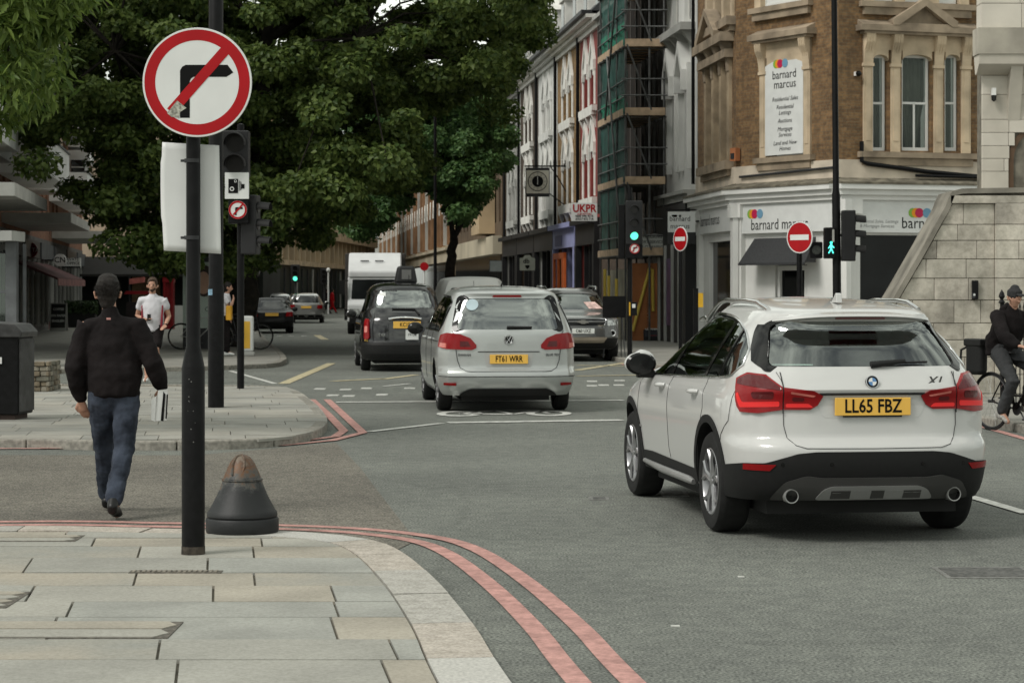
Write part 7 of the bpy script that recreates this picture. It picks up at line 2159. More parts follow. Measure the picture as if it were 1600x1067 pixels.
LD = F * 1.58 / (636 - HY)
lc_ = thing('lamp_column', 'thick dark lamp column rising out of frame behind the sign pole', 'lamp column', (xx(337.5, LD), LD, 0.1))
mb = MB(); mb.lathe([(0.108, 0), (0.108, 1.6), (0.098, 1.65), (0.098, 8.0), (0.05, 8.1)], 24); mk('shaft', mb, m_black, lc_, smooth=30)
mb = MB(); mb.box(-0.09, -0.035, -0.105, -0.10, 1.50, 1.58); mk('sticker', mb, M('blue_sticker', (0.25, 0.40, 0.52), 0.5, var=0.3, scale=60), lc_)
mb = MB(); mb.tube([(0, 0, 8.0), (0, 0, 8.6), (0.5, 0, 9.0), (1.4, 0, 9.1)], 0.04, 8); mb.box(1.2, 1.8, -0.12, 0.12, 9.02, 9.14); mk('lamp_arm', mb, m_dark, lc_)

def lamp_unit(parent, x, z, r, mat, y=-0.16, vis=True, lit=False):
    mb = MB(); mb.lathe([(0.0, y - 0.004), (r, y - 0.004), (r, y + 0.02)], 20, (x, 0, z), 'y'); mk('lens', mb, mat, parent, smooth=50)
    if vis:
        mb = MB(); pts = np.linspace(-0.15, PI + 0.15, 13)
        for a, b_ in zip(pts[:-1], pts[1:]):
            c0, s0, c1, s1 = cos(a), sin(a), cos(b_), sin(b_); R0 = r * 1.12; R1 = r * 1.22
            mb.add([(x + R0 * c0, y, z + R0 * s0), (x + R0 * c1, y, z + R0 * s1), (x + R0 * c1, y - 0.2, z + R0 * s1 - 0.02), (x + R0 * c0, y - 0.2, z + R0 * s0 - 0.02), (x + R1 * c0, y, z + R1 * s0), (x + R1 * c1, y, z + R1 * s1), (x + R1 * c1, y - 0.2, z + R1 * s1 - 0.02), (x + R1 * c0, y - 0.2, z + R1 * s0 - 0.02)], [(0, 1, 2, 3), (4, 5, 6, 7), (2, 3, 7, 6)])
        mk('visor', mb, m_plastic, parent)
def head(root, x, y, zlens, w=0.36, rotz=0.0, gap=0.33, lit=None, r=0.10, n=3, mats=None):
    h = thing_part = link('signal_head', MB().box(-w / 2, w / 2, -0.16, 0.10, -0.2, (n - 1) * gap + 0.2).mesh('signal_head', [M('signal_black', (0.016, 0.016, 0.017), 0.45, var=0.1)]), root, (x, y, zlens), rotz)
    bv = h.modifiers.new('bevel', 'BEVEL'); bv.width = 0.02; bv.segments = 2
    for k in range(n): lamp_unit(h, 0, k * gap, r, (m_green_lit if lit == k else m_lens_off), y=-0.165)
    return h
def no_right_turn(parent, x, y, z, r, nm='turn_sign'):
    mb = MB(); mb.lathe([(0, -0.02), (r, -0.02), (r, 0.0)], 28, axis='y'); o = mk(nm, mb, m_signwhite, parent, (x, y, z), smooth=30)
    mb = MB(); mb.lathe([(r * 0.78, -0.023), (r * 0.99, -0.023)], 28, axis='y', cap=False); mk('red_ring', mb, m_red, o)
    k = r / 322; mb = MB(); mb.add([(a * k * 0.9, -0.024, b_ * k * 0.9) for a, b_ in ap], [list(range(len(ap)))]); mk('turn_arrow', mb, m_ink, o)
    mb = MB(); mb.add([(p.x * k, -0.026, p.y * k) for p in (e0 + n_, e0 - n_, e1 - n_, e1 + n_)], [(0, 1, 2, 3)]); mk('red_bar', mb, m_red, o)

SD = F * 1.58 / (607 - HY)
sg1 = thing('traffic_signal', 'traffic signal on a slim black pole behind the lamp column, with a camera plate', 'traffic light', (xx(376, SD), SD, 0.1))
mb = MB(); mb.lathe([(0.057, 0), (0.057, 4.2), (0.0, 4.22)], 16); mk('pole', mb, m_black, sg1, smooth=30)
zb_ = lambda py: zz(py, SD) - 0.1
h = head(sg1, -0.06, -0.05, zb_(258), 0.42, gap=0.335, n=2, r=0.145)
mb = MB(); mb.box(-0.22, 0.16, -0.24, -0.21, zb_(312), zb_(271)); cp = mk('camera_plate', mb, m_signwhite, sg1, bevel=0.004)
q = lambda a, b_: (xx(a, SD) - xx(376, SD), zb_(b_))
mb = MB()
def rect2(mb, a0, b0, a1, b1, y): (xa, za), (xb, zb3) = q(a0, b0), q(a1, b1); mb.box(min(xa, xb), max(xa, xb), y - 0.003, y, min(za, zb3), max(za, zb3))
rect2(mb, 360, 281, 375, 303, -0.243)
rect2(mb, 380, 289, 385, 296, -0.243)
for a in (376.5, 378, 379.5): rect2(mb, a, 286 - (380 - a) * 0.6, a + 0.6, 300 - (a - 376) * 0.6, -0.243)
mk('camera_symbol', mb, m_ink, cp)
for (a, b_, r) in ((365.5, 296.5, 0.035), (371, 284.5, 0.022)):
    x, z = q(a, b_); mb = MB(); mb.lathe([(r * 0.6, -0.2475), (r, -0.2475)], 16, (x, 0, z), 'y', cap=False); mk('camera_symbol', mb, m_signwhite, cp)
x, z = q(352.5, 291); mk('lettering', text_mb('t', 0.12, 0.004, bold=0.004), m_ink, cp, (x, -0.242, z))
mb = MB(); mb.box(-0.17, 0.15, -0.22, 0.05, zb_(350), zb_(314)); bxx = mk('sign_box', mb, m_black, sg1, bevel=0.015)
x, z = q(374.5, 329); no_right_turn(bxx, x, -0.225, z, 0.145)
h = head(sg1, 0.13, 0.0, zb_(378), 0.24, rotz=R(78), gap=0.27, r=0.08)

SD2 = F * 1.58 / (560 - HY)
sg2 = thing('traffic_signal', 'traffic signal showing green on a slim pole before the orange hoarding', 'traffic light', (xx(984, SD2), SD2, 0.1))
zb2 = lambda py: zz(py, SD2) - 0.1
mb = MB(); mb.lathe([(0.057, 0), (0.057, 3.9)], 16); mk('pole', mb, m_black, sg2, smooth=30)
h = head(sg2, 0.09, -0.06, zb2(369), 0.38, gap=0.30, n=3, lit=0, r=0.09)
mb = MB(); mb.box(-0.10, 0.28, -0.2, 0.04, zb2(404), zb2(379)); bxx = mk('sign_box', mb, m_black, sg2, bevel=0.015)
no_right_turn(bxx, 0.10, -0.21, zb2(389), 0.115)
mb = MB(); mb.box(-0.26, -0.12, -0.15, 0.15, zb2(405), zb2(320)); mk('side_head', mb, m_black, sg2, bevel=0.02)
mb = MB(); mb.box(0.0, 0.16, -0.16, -0.05, zb2(493), zb2(472)); pb = mk('push_button_box', mb, m_black, sg2, bevel=0.01)
mb = MB(); mb.box(-0.02, 0.005, -0.17, -0.04, zb2(493), zb2(472)); mk('yellow_side', mb, M('box_yellow', (0.65, 0.38, 0.03), 0.5), pb)
mb = MB(); mb.box(0.045, 0.12, -0.165, -0.16, zb2(481), zb2(475)); mk('display', mb, m_signwhite, pb)

CD_ = 42.0
cx = xx(1309, CD_)
tc_ = thing('lamp_column', 'tall slim dark column with signals in front of the estate agent shop', 'lamp column', (cx, CD_, 0.1))
mb = MB(); mb.lathe([(0.085, 0), (0.08, 3.4), (0.062, 3.5), (0.055, 8.5)], 20); sft = mk('shaft', mb, m_black, tc_, smooth=30)
sft.rotation_euler = (0, R(-0.55), 0)
zc_ = lambda py: zz(py, CD_) - 0.1
pg = thing('pedestrian_signal', 'pedestrian signal with a lit green walking figure', 'traffic light', (xx(1297, CD_), CD_ - 0.02, zc_(380) + 0.1))
mb = MB(); mb.box(-0.13, 0.09, -0.12, 0.05, -0.30, 0.30); mk('case', mb, m_black, pg, bevel=0.02)
mb = MB(); mb.box(0.02, 0.06, -0.13, -0.12, 0.02, 0.26); mk('side_plate', mb, m_rendergrey, pg)
man = [(-0.012, 0.075), (0.012, 0.075), (0.016, 0.055), (0.055, 0.01), (0.045, 0.0), (0.018, 0.025), (0.015, -0.015), (0.045, -0.085), (0.028, -0.09), (0.0, -0.03), (-0.035, -0.09), (-0.052, -0.085), (-0.015, -0.015), (-0.018, 0.02), (-0.045, -0.01), (-0.055, 0.0), (-0.016, 0.055)]
mb = MB(); mb.add([(x * 1.15, -0.126, z * 1.15 - 0.10) for x, z in man], [list(range(len(man)))]); mb.lathe([(0, -0.126), (0.022, -0.126)], 12, (0, 0, 0.005), 'y'); mk('walking_figure', mb, MEmit('lit_walk', (0.08, 0.75, 0.62), 1.4), pg)
mb = MB(); mb.box(0.06, 0.12, -0.03, 0.03, -0.02, 0.02); mk('bracket', mb, m_black, pg)
sh2 = thing('traffic_signal', 'side-on three lamp signal head fixed to the right of the tall column', 'traffic light', (xx(1323, CD_), CD_, zc_(392) + 0.1), 0)
h = head(sh2, 0, 0, 0.0, 0.24, rotz=R(88), gap=0.29, r=0.095)
mb = MB(); mb.box(-0.15, 0.0, -0.02, 0.02, 0.28, 0.32); mk('bracket', mb, m_black, sh2)

def no_entry(px, py, base_px, d, r, label, rotz, w_pole=0.06):
    x = xx(px, d)
    t = thing('no_entry_sign', label, 'sign', (x, d, 0.1), 0)
    zc = zz(py, d) - 0.1
    mb = MB(); mb.lathe([(w_pole, 0), (w_pole, zc + r * 0.5)], 14, (0.0, 0.08, 0)); mk('pole', mb, m_black, t, smooth=30)
    mb = MB(); mb.lathe([(0, -0.015), (r, -0.015), (r, 0.005)], 40, axis='y'); o = mk('disc', mb, m_signwhite, t, (0, 0, zc), rotz, smooth=30)
    mb = MB(); mb.lathe([(0, -0.018), (r * 0.93, -0.018)], 40, axis='y', cap=False); mk('red_face', mb, m_red, o)
    mb = MB(); mb.box(-r * 0.72, r * 0.72, -0.022, -0.019, -r * 0.17, r * 0.17); mk('white_bar', mb, m_signwhite, o)
    return t
no_entry(1250, 371, 1259, 42.5, 0.31, 'no entry sign on a pole in front of the estate agent awning', R(-44), 0.055)
no_entry(1063.5, 373.5, 1063, 55.0, 0.31, 'narrow looking no entry sign turned aside under the small estate agent sign', R(-60), 0.045)
bl = thing('signal_box', 'small square signal unit with a round grey lens beside the no entry sign', 'traffic light', at(1275, 391, 42.45))
mb = MB(); mb.box(-0.12, 0.12, -0.08, 0.1, -0.16, 0.16); mk('case', mb, m_black, bl, bevel=0.02)
mb = MB(); mb.lathe([(0, -0.09), (0.085, -0.09), (0.09, -0.08)], 20, axis='y'); mk('lens', mb, M('grey_lens', (0.05, 0.055, 0.05), 0.3, var=0.3, scale=30), bl)
# distant signals
def far_signal(px, py_top, py_bot, base_py, d, label, lit=None):
    t = thing('traffic_signal', label, 'traffic light', (xx(px, d), d, 0.1))
    mb = MB(); mb.lathe([(0.06, 0), (0.06, zz(py_top, d))], 8); mk('pole', mb, m_dark, t)
    head(t, 0, -0.1, zz(py_bot, d) - 0.0, 0.5, gap=0.3, n=3, lit=lit, r=0.13)
far_signal(462, 420, 438, 500, 125, 'small distant traffic signal showing green above the far hatchback', 0)
far_signal(507, 423, 442, 500, 140, 'unlit distant traffic signal beside the globe lamp', None)
gl = thing('globe_lamp', 'white globe lamp on a striped crossing post far up the road', 'lamp', (xx(513, 139), 139, 0.1))
mb = MB(); mb.lathe([(0.05, 0), (0.05, 2.7)], 8); mk('post', mb, m_signwhite, gl)
mb = MB(); mb.lathe([(0.0, 2.65), (0.1, 2.7), (0.14, 2.8), (0.1, 2.92), (0.0, 2.96)], 12); mk('globe', mb, m_signwhite, gl, smooth=60)

# bell bollard
BD = F * 1.65 / (836 - HY)
bb_ = thing('bell_bollard', 'scuffed black bell shaped bollard with a worn rusty top at the kerb', 'bollard', (xx(378, BD + 0.2), BD + 0.22, 0.03))
bm_b = bpy.data.materials.new('bell_iron'); bm_b.use_nodes = True
t = bm_b.node_tree; b = t.nodes['Principled BSDF']; b.inputs['Roughness'].default_value = 0.55; b.inputs['Metallic'].default_value = 0.2
tcn = t.nodes.new('ShaderNodeTexCoord'); n1 = t.nodes.new('ShaderNodeTexNoise'); n1.inputs['Scale'].default_value = 11; n1.inputs['Detail'].default_value = 9; n1.inputs['Roughness'].default_value = 0.7
sx_ = t.nodes.new('ShaderNodeSeparateXYZ'); ma = t.nodes.new('ShaderNodeMath'); ma.operation = 'MULTIPLY_ADD'; ma.inputs[1].default_value = 1.5; ma.inputs[2].default_value = -0.46
ad2 = t.nodes.new('ShaderNodeMath'); r1 = t.nodes.new('ShaderNodeValToRGB')
t.links.new(tcn.outputs['Object'], n1.inputs['Vector']); t.links.new(tcn.outputs['Object'], sx_.inputs[0]); t.links.new(sx_.outputs[2], ma.inputs[0]); t.links.new(ma.outputs[0], ad2.inputs[0]); t.links.new(n1.outputs['Fac'], ad2.inputs[1]); t.links.new(ad2.outputs[0], r1.inputs[0])
cr_ = r1.color_ramp; cr_.elements[0].position = 0.42; cr_.elements[0].color = (0.012, 0.013, 0.014, 1); cr_.elements[1].position = 0.90; cr_.elements[1].color = (0.16, 0.13, 0.10, 1)
for p_, c_ in ((0.50, (0.026, 0.027, 0.028)), (0.58, (0.075, 0.073, 0.066)), (0.68, (0.13, 0.06, 0.025)), (0.76, (0.09, 0.05, 0.03))): e_ = cr_.elements.new(p_); e_.color = (*c_, 1)
t.links.new(r1.outputs[0], b.inputs['Base Color'])
bpn = t.nodes.new('ShaderNodeBump'); bpn.inputs['Strength'].default_value = 0.3; bpn.inputs['Distance'].default_value = 0.01; t.links.new(n1.outputs['Fac'], bpn.inputs['Height']); t.links.new(bpn.outputs[0], b.inputs['Normal'])
mb = MB(); mb.lathe([(0.232, 0.0), (0.236, 0.01), (0.236, 0.085), (0.230, 0.095), (0.222, 0.098), (0.228, 0.108), (0.226, 0.13), (0.214, 0.145), (0.190, 0.19), (0.160, 0.25), (0.138, 0.305), (0.128, 0.335), (0.133, 0.342), (0.131, 0.352), (0.122, 0.355), (0.105, 0.40), (0.080, 0.455), (0.052, 0.492), (0.025, 0.507), (0.0, 0.510)], 56)
mk('bell', mb, bm_b, bb_, smooth=35); bb_.scale = (1.05, 1.05, 1.03)
mb = MB()
for sg in (-1,):
    mb.tube([(0.0, -0.105, 0.36), (0.025, -0.085, 0.43), (0.02, -0.05, 0.485), (0.0, -0.02, 0.51), (-0.03, -0.03, 0.50), (-0.055, -0.07, 0.45), (-0.05, -0.10, 0.38)], 0.010, 6)
mk('cast_rib', mb, bm_b, bb_, smooth=60)
# illuminated keep-left bollard
ix, iz = gr(385, 556, 0.1)
ib = thing('lit_bollard', 'white traffic bollard with a yellow front panel on the kerb corner', 'bollard', (ix, iz, 0.1))
mb = MB(); mb.box(-0.2, 0.2, -0.12, 0.12, 0, 0.1); mk('base', mb, m_rendergrey, ib, bevel=0.03)
mb = MB(); mb.box(-0.17, 0.17, -0.1, 0.1, 0.1, 0.95); mk('body', mb, m_signwhite, ib, bevel=0.05)
mb = MB(); mb.box(-0.05, 0.10, -0.108, -0.101, 0.18, 0.82); mk('yellow_panel', mb, M('bollard_yellow', (0.72, 0.42, 0.05), 0.5, var=0.05), ib)
# ================================================================== RIGHT SIDE SIGNS, CLOCK, SCAFFOLD
ck = thing('street_clock', 'square projecting clock with a black centre on an iron bracket over the shops', 'clock', at(840, 284, 91))
mb = MB(); mb.box(-0.50, 0.50, -0.15, 0.45, -0.62, 0.58); mk('case', mb, m_dark, ck, bevel=0.02)
mb = MB(); mb.box(-0.47, 0.47, -0.17, -0.15, -0.50, 0.46); fc_ = mk('face', mb, M('clock_cream', (0.56, 0.54, 0.46), 0.5, var=0.08), ck)
mb = MB(); mb.lathe([(0.38, -0.18), (0.41, -0.18)], 36, axis='y', cap=False); mb.lathe([(0, -0.178), (0.235, -0.178)], 28, axis='y', cap=False); mk('dial', mb, m_ink, fc_)
for k in range(12):
    a = 2 * PI * k / 12; mb = MB(); mb.obox((0.31 * sin(a), -0.18, 0.31 * cos(a)), (0.055, 0.004, 0.10), Matrix.Rotation(a, 3, 'Y')); mk('hour_mark', mb, M('hour_ring', (0.40, 0.39, 0.34), 0.5), fc_)
mb = MB(); mb.box(-0.012, 0.012, -0.185, -0.18, -0.02, 0.19); mb.box(-0.014, 0.014, -0.185, -0.18, -0.13, 0.02); mk('hand', mb, m_signwhite, fc_)
mb = MB(); mb.box(-0.55, 1.35, 0.1, 0.16, 0.62, 0.68); mb.tube([(0.5, 0.13, -0.5), (1.3, 0.13, -1.1)], 0.025, 5); mb.tube([(0.55, 0.13, 0.62), (0.9, 0.13, 0.1), (1.3, 0.13, -0.6)], 0.025, 5); mk('bracket', mb, m_black, ck)
for k in range(7): mb = MB(); mb.tube([(0.55 + k * 0.12, 0.13, 0.68), (0.55 + k * 0.12, 0.13, 0.9)], 0.015, 4); mk('finial', mb, m_black, ck)
uk = thing('shop_sign', 'white projecting sign with red UKPR letters', 'sign', at(913, 331.5, 81))
mb = MB(); mb.box(-0.48, 0.48, -0.05, 0.05, -0.34, 0.34); mk('panel', mb, m_signwhite, uk, bevel=0.01)
mk('lettering', text_mb('UKPR', 0.40, 0.004, bold=0.012, narrow=0.88), m_red, uk, (0, -0.052, 0.12))
mk('lettering', text_mb('SURVEYORS', 0.10, 0.004, bold=0.002), m_red, uk, (0, -0.052, -0.08))
mk('lettering', text_mb('0203 898 4218\n07557 872 718', 0.11, 0.004, bold=0.003), m_ink, uk, (0, -0.052, -0.21))
mb = MB(); mb.box(0.48, 0.7, -0.02, 0.02, 0.2, 0.24); mk('bracket', mb, m_black, uk)
ss = thing('shop_sign', 'pale shield topped sign board above the dark shops', 'sign', at(824, 411, 99))
mb = MB(); mb.prism([(-0.35, -0.34), (0.35, -0.34), (0.35, 0.22), (0.2, 0.24), (0.12, 0.36), (-0.12, 0.36), (-0.2, 0.24), (-0.35, 0.22)], -0.05, 0.05); mk('panel', mb, M('sage_sign', (0.38, 0.40, 0.34), 0.5), ss)
mb = MB(); mb.prism([(-0.1, -0.1), (0.1, -0.1), (0.1, -0.18), (0.0, -0.28), (-0.1, -0.18)], -0.055, -0.05); mk('shield', mb, m_ink, ss)
mk('lettering', text_mb('db', 0.3, 0.004, bold=0.004), m_ink, ss, (-0.05, -0.052, 0.08))
s = thing('shop_sign', 'plain grey box sign on the dark shopfront left of the shield sign', 'sign', at(775, 416, 118))
mb = MB(); mb.box(-0.32, 0.32, -0.05, 0.05, -0.28, 0.28); mk('panel', mb, M('grey_box_sign', (0.12, 0.135, 0.13), 0.5), s); mb = MB(); mb.box(-0.36, 0.36, -0.03, 0.06, -0.32, 0.32); mk('frame', mb, m_dark, s)
s = thing('tailor_sign', 'grey sign listing tailoring, dry service and cleaning beside the green signal', 'sign', at(1019, 385, 66.5))
mb = MB(); mb.box(-0.37, 0.37, -0.05, 0.05, -0.29, 0.29); mk('panel', mb, M('tailor_grey', (0.36, 0.37, 0.34), 0.6, var=0.1), s)
mk('lettering', text_mb('TAILORING\nDRY SERVICE\n& CLEANING', 0.135, 0.004, bold=0.002, narrow=0.85, line=1.15), m_dark, s, (0, -0.052, 0.13))
mb = MB(); mb.box(0.37, 0.5, -0.02, 0.02, 0.2, 0.24); mk('bracket', mb, m_black, s)
s = thing('estate_agent_sign', 'small white projecting estate agent sign with coloured dots', 'sign', at(1065, 347, 61.5))
mb = MB(); mb.box(-0.39, 0.39, -0.05, 0.05, -0.29, 0.29); mk('panel', mb, m_signwhite, s)
mb = MB(); mb.box(-0.39, 0.39, -0.05, 0.05, -0.62, -0.30); mk('lower_panel', mb, m_shopdark, s)
mk('lettering', text_mb('barnard\nmarcus', 0.21, 0.004, narrow=0.9), m_ink, s, (-0.05, -0.052, -0.02))
for i, dx in enumerate((0, 0.045, 0.09, 0.2)): mb = MB(); mb.lathe([(0, -0.053 - i * 0.002), (0.035, -0.053 - i * 0.002)], 12, (-0.25 + dx, 0, 0.17), 'y'); mk('logo_disc', mb, m_logo[i], s)
mb = MB(); mb.box(-0.45, 0.42, -0.02, 0.02, 0.32, 0.36); mb.box(0.39, 0.5, -0.02, 0.02, 0.0, 0.04); mk('bracket', mb, m_black, s)

SC0 = 66.5
sc = thing('scaffolding', 'tube scaffolding with timber decks and green netting against the dark house', 'scaffold', (3.45, SC0, 0.1))
m_tube = M('scaffold_tube', (0.11, 0.112, 0.11), 0.55, 0.4, var=0.3, scale=3)
m_deck = M('scaffold_board', (0.42, 0.31, 0.21), 0.85, var=0.2, scale=4)
def sp3(u, v): return (u + 0.0 - 0.106 * v, v)   # u across the end, v along the street
us = [0.02, 0.75, 1.2]; vsn = [0.0, 1.7, 3.4, 5.2]
levels = [2.68, 4.85, 6.95, 9.05, 11.15, 13.2]
def tube_part(a, b_, r=0.03, nm='scaffold_tube', mat=None):
    mb = MB(); mb.tube([a, b_], r, 6); mk(nm, mb, mat or m_tube, sc)
for u in us:
    for v in vsn:
        if u == 0.75 and v > 0: continue
        x, y = sp3(u, v); tube_part((x, y, 0), (x, y, 13.6), 0.036)
for lv in levels:
    for dz in (0.0, 0.55, 1.05):
        x0, y0 = sp3(-0.12, 0); x1, y1 = sp3(1.3, 0)
        if dz > 0: tube_part((x0, y0 - 0.04, lv + dz), (x1, y1 - 0.04, lv + dz), 0.026)
        a = sp3(-0.03, -0.15); b_ = sp3(-0.03, 5.4)
        tube_part((a[0], a[1], lv + dz - 0.05), (b_[0], b_[1], lv + dz - 0.05), 0.026)
    for v in np.arange(0.15, 5.2, 0.85):
        a = sp3(-0.15, v); b_ = sp3(1.3, v); tube_part((a[0], a[1], lv - 0.1), (b_[0], b_[1], lv - 0.1), 0.024)
    for k in range(5):
        mb = MB(); u0 = 0.05 + k * 0.235
        pts = [sp3(u0, -0.05), sp3(u0 + 0.225, -0.05), sp3(u0 + 0.225, 5.3), sp3(u0, 5.3)]
        mb.prism(pts, lv - 0.06, lv - 0.022, 'z'); mk('scaffold_board', mb, m_deck, sc)
    mb = MB(); a = sp3(0.0, -0.08); b_ = sp3(1.22, -0.08); mb.box(a[0], b_[0], a[1], a[1] + 0.04, lv - 0.06, lv + 0.17); mk('toe_board', mb, m_deck, sc)
    mb = MB(); a = sp3(-0.06, 0.0); b_ = sp3(-0.06, 5.3); mb.quad((a[0], a[1], lv - 0.05), (b_[0], b_[1], lv - 0.05), (b_[0], b_[1], lv + 0.16), (a[0], a[1], lv + 0.16)); o = mk('toe_board', mb, m_deck, sc)
for i, (l0, l1) in enumerate(zip(levels[:-1], levels[1:])):
    a = sp3(0.05, -0.07); b_ = sp3(0.80, -0.07); tube_part((a[0], a[1], l1), (b_[0], b_[1], l0 + 0.1))
for v0, v1, l0, l1 in ((0.0, 3.0, 2.6, 9.0), (3.4, 0.2, 7.0, 12.5)):
    a = sp3(-0.1, v0); b_ = sp3(-0.1, v1); tube_part((a[0], a[1], l0), (b_[0], b_[1], l1), 0.034)
def netting(l0, l1, v0, v1, mat):
    nx, nz_ = 24, 10; vs = []; fs = []
    for j in range(nz_ + 1):
        for i in range(nx + 1):
            v = v0 + (v1 - v0) * i / nx; l = l0 + (l1 - l0) * j / nz_
            x, y = sp3(0.04 + 0.05 * sin(i * 1.3 + j * 0.5) * sin(PI * j / nz_) + random.uniform(-0.01, 0.01), v)
            vs.append((x, y, l))
    for j in range(nz_):
        for i in range(nx): a = j * (nx + 1) + i; fs.append((a, a + 1, a + nx + 2, a + nx + 1))
    mb = MB(); mb.add(vs, fs); mk('netting', mb, mat, sc, smooth=60)
def mnet(name, col, al):
    m = M(name, col, 0.7, var=0.25, scale=2.5); m.node_tree.nodes['Principled BSDF'].inputs['Alpha'].default_value = al; return m
m_net = mnet('green_netting', (0.022, 0.20, 0.125), 0.86); m_net2 = mnet('dark_netting', (0.02, 0.085, 0.07), 0.8)
for l0, l1, mt in ((2.7, 4.8, m_net2), (4.9, 6.9, m_net2), (6.95, 7.6, m_net), (7.6, 9.0, m_net2), (9.05, 9.8, m_net), (9.8, 11.1, m_net2), (11.2, 13.3, m_net)): netting(l0, l1, 0.0, 5.2, mt)
for i, (u, v, z0, z1) in enumerate(((0.02, 0.0, 0.5, 2.3),)): x, y = sp3(u, v)
# hoarding
hd = thing('hoarding', 'orange brown plywood hoarding with yellow sleeved scaffold poles', 'hoarding', (3.62, 67.0, 0.1))
m_ply = M('orange_ply', (0.33, 0.125, 0.045), 0.7, var=0.2, scale=1.5, detail=8)
for i in range(2): mb = MB(); mb.box(i * 0.55 + 0.005, i * 0.55 + 0.545, 0, 0.03, 0, 2.38); mk('ply_panel', mb, m_ply, hd)
m_palep = M('pale_hoarding', (0.28, 0.26, 0.20), 0.8, var=0.2, scale=2)
for i in range(5): mb = MB(); p0 = (-0.06 - 0.10 * i - 0.0, 0.05 + i * 1.0); mb.prism([(p0[0], p0[1]), (p0[0] - 0.098, p0[1] + 0.98), (p0[0] - 0.068, p0[1] + 0.99), (p0[0] + 0.03, p0[1])], 0, 2.2, 'z'); mk('pale_panel', mb, m_palep, hd)
m_yel = M('yellow_sleeve', (0.66, 0.48, 0.09), 0.6, var=0.1)
for a, b_ in (((0.08, -0.25, 0.3), (0.62, -0.05, 2.25)), ((0.72, -0.06, 0.9), (0.70, -0.06, 2.2)), ((-0.42, -0.3, 0.1), (-0.42, -0.3, 1.9)), ((-0.72, 0.9, 0.1), (-0.72, 0.9, 2.2)), ((-0.62, 0.5, 1.2), (-0.62, 0.5, 2.0))):
    mb = MB(); mb.tube([a, b_], 0.05, 8); mk('yellow_sleeve', mb, m_yel, hd, smooth=60)
bx_, bz_ = gr(963, 558, 0.1)
bk = thing('temporary_sign', 'black back of a temporary road sign standing beside the green signal', 'sign', (bx_, bz_, 0.1), R(4))
mb = MB(); mb.box(-0.32, 0.22, -0.02, 0.02, 0.92, 1.42); mk('panel', mb, m_black, bk)
for x in (-0.2, 0.12): mb = MB(); mb.tube([(x, 0.02, 1.1), (x * 1.6, -0.12, 0.0)], 0.012, 5); mk('leg', mb, m_dark, bk); mb = MB(); mb.tube([(x, 0.02, 1.1), (x * 1.3, 0.35, 0.0)], 0.012, 5); mk('leg', mb, m_dark, bk)
# rubbish sack
gx_, gz_ = gr(1044, 530, 0.1)
rsk = thing('rubbish_sack', 'blue rubbish sack leaning by the OPEN board', 'sack', (gx_, gz_, 0.1))
mb = MB(); mb.lathe([(0.16, 0), (0.26, 0.08), (0.28, 0.3), (0.22, 0.55), (0.10, 0.68), (0.04, 0.72)], 20)
mb.v = [(x * (1 + 0.1 * sin(z * 23 + x * 30)) , y * (1 + 0.1 * cos(z * 19 + y * 30)), z) for x, y, z in mb.v]
mk('bag', mb, M('blue_sack', (0.045, 0.10, 0.18), 0.4, var=0.4, scale=9, bump=0.6, bscale=14), rsk, smooth=60)
mb = MB(); mb.lathe([(0.03, 0.70), (0.05, 0.75), (0.07, 0.82)], 10); mk('neck', mb, _m['blue_sack'], rsk, smooth=60)
yb_ = thing('push_button_post', 'short dark post with a yellow push button box behind the white car roof', 'post', (xx(1093, 46), 46, 0.1))
mb = MB(); mb.box(-0.13, -0.03, -0.05, 0.05, 0, 1.6); mk('post', mb, m_black, yb_)
mb = MB(); mb.box(-0.03, 0.07, -0.08, 0.05, 1.2, 1.5); mk('yellow_box', mb, _m['box_yellow'], yb_)
# round red distant sign
s = thing('bus_stop_flag', 'small red sign on a post among the far shops', 'sign', (xx(663, 112), 112, 0.1))
mb = MB(); mb.lathe([(0.04, 0), (0.04, 2.9)], 8); mk('post', mb, m_signwhite, s); mb = MB(); mb.lathe([(0, -0.08), (0.22, -0.08), (0.22, -0.04)], 16, (0, 0, 2.75), 'y'); mk('disc', mb, m_red, s)
lp_ = thing('lamp_column', 'slim black lamp post standing left of the lighter street tree', 'lamp column', (xx(680, 78), 78, 0.1))
mb = MB(); mb.lathe([(0.10, 0), (0.09, 1.2), (0.06, 1.3), (0.05, 9.0)], 12); mk('shaft', mb, m_black, lp_, smooth=30); mb = MB(); mb.tube([(0, 0, 8.9), (0.3, 0, 9.2), (0.9, 0, 9.3)], 0.04, 6); mk('arm', mb, m_black, lp_)
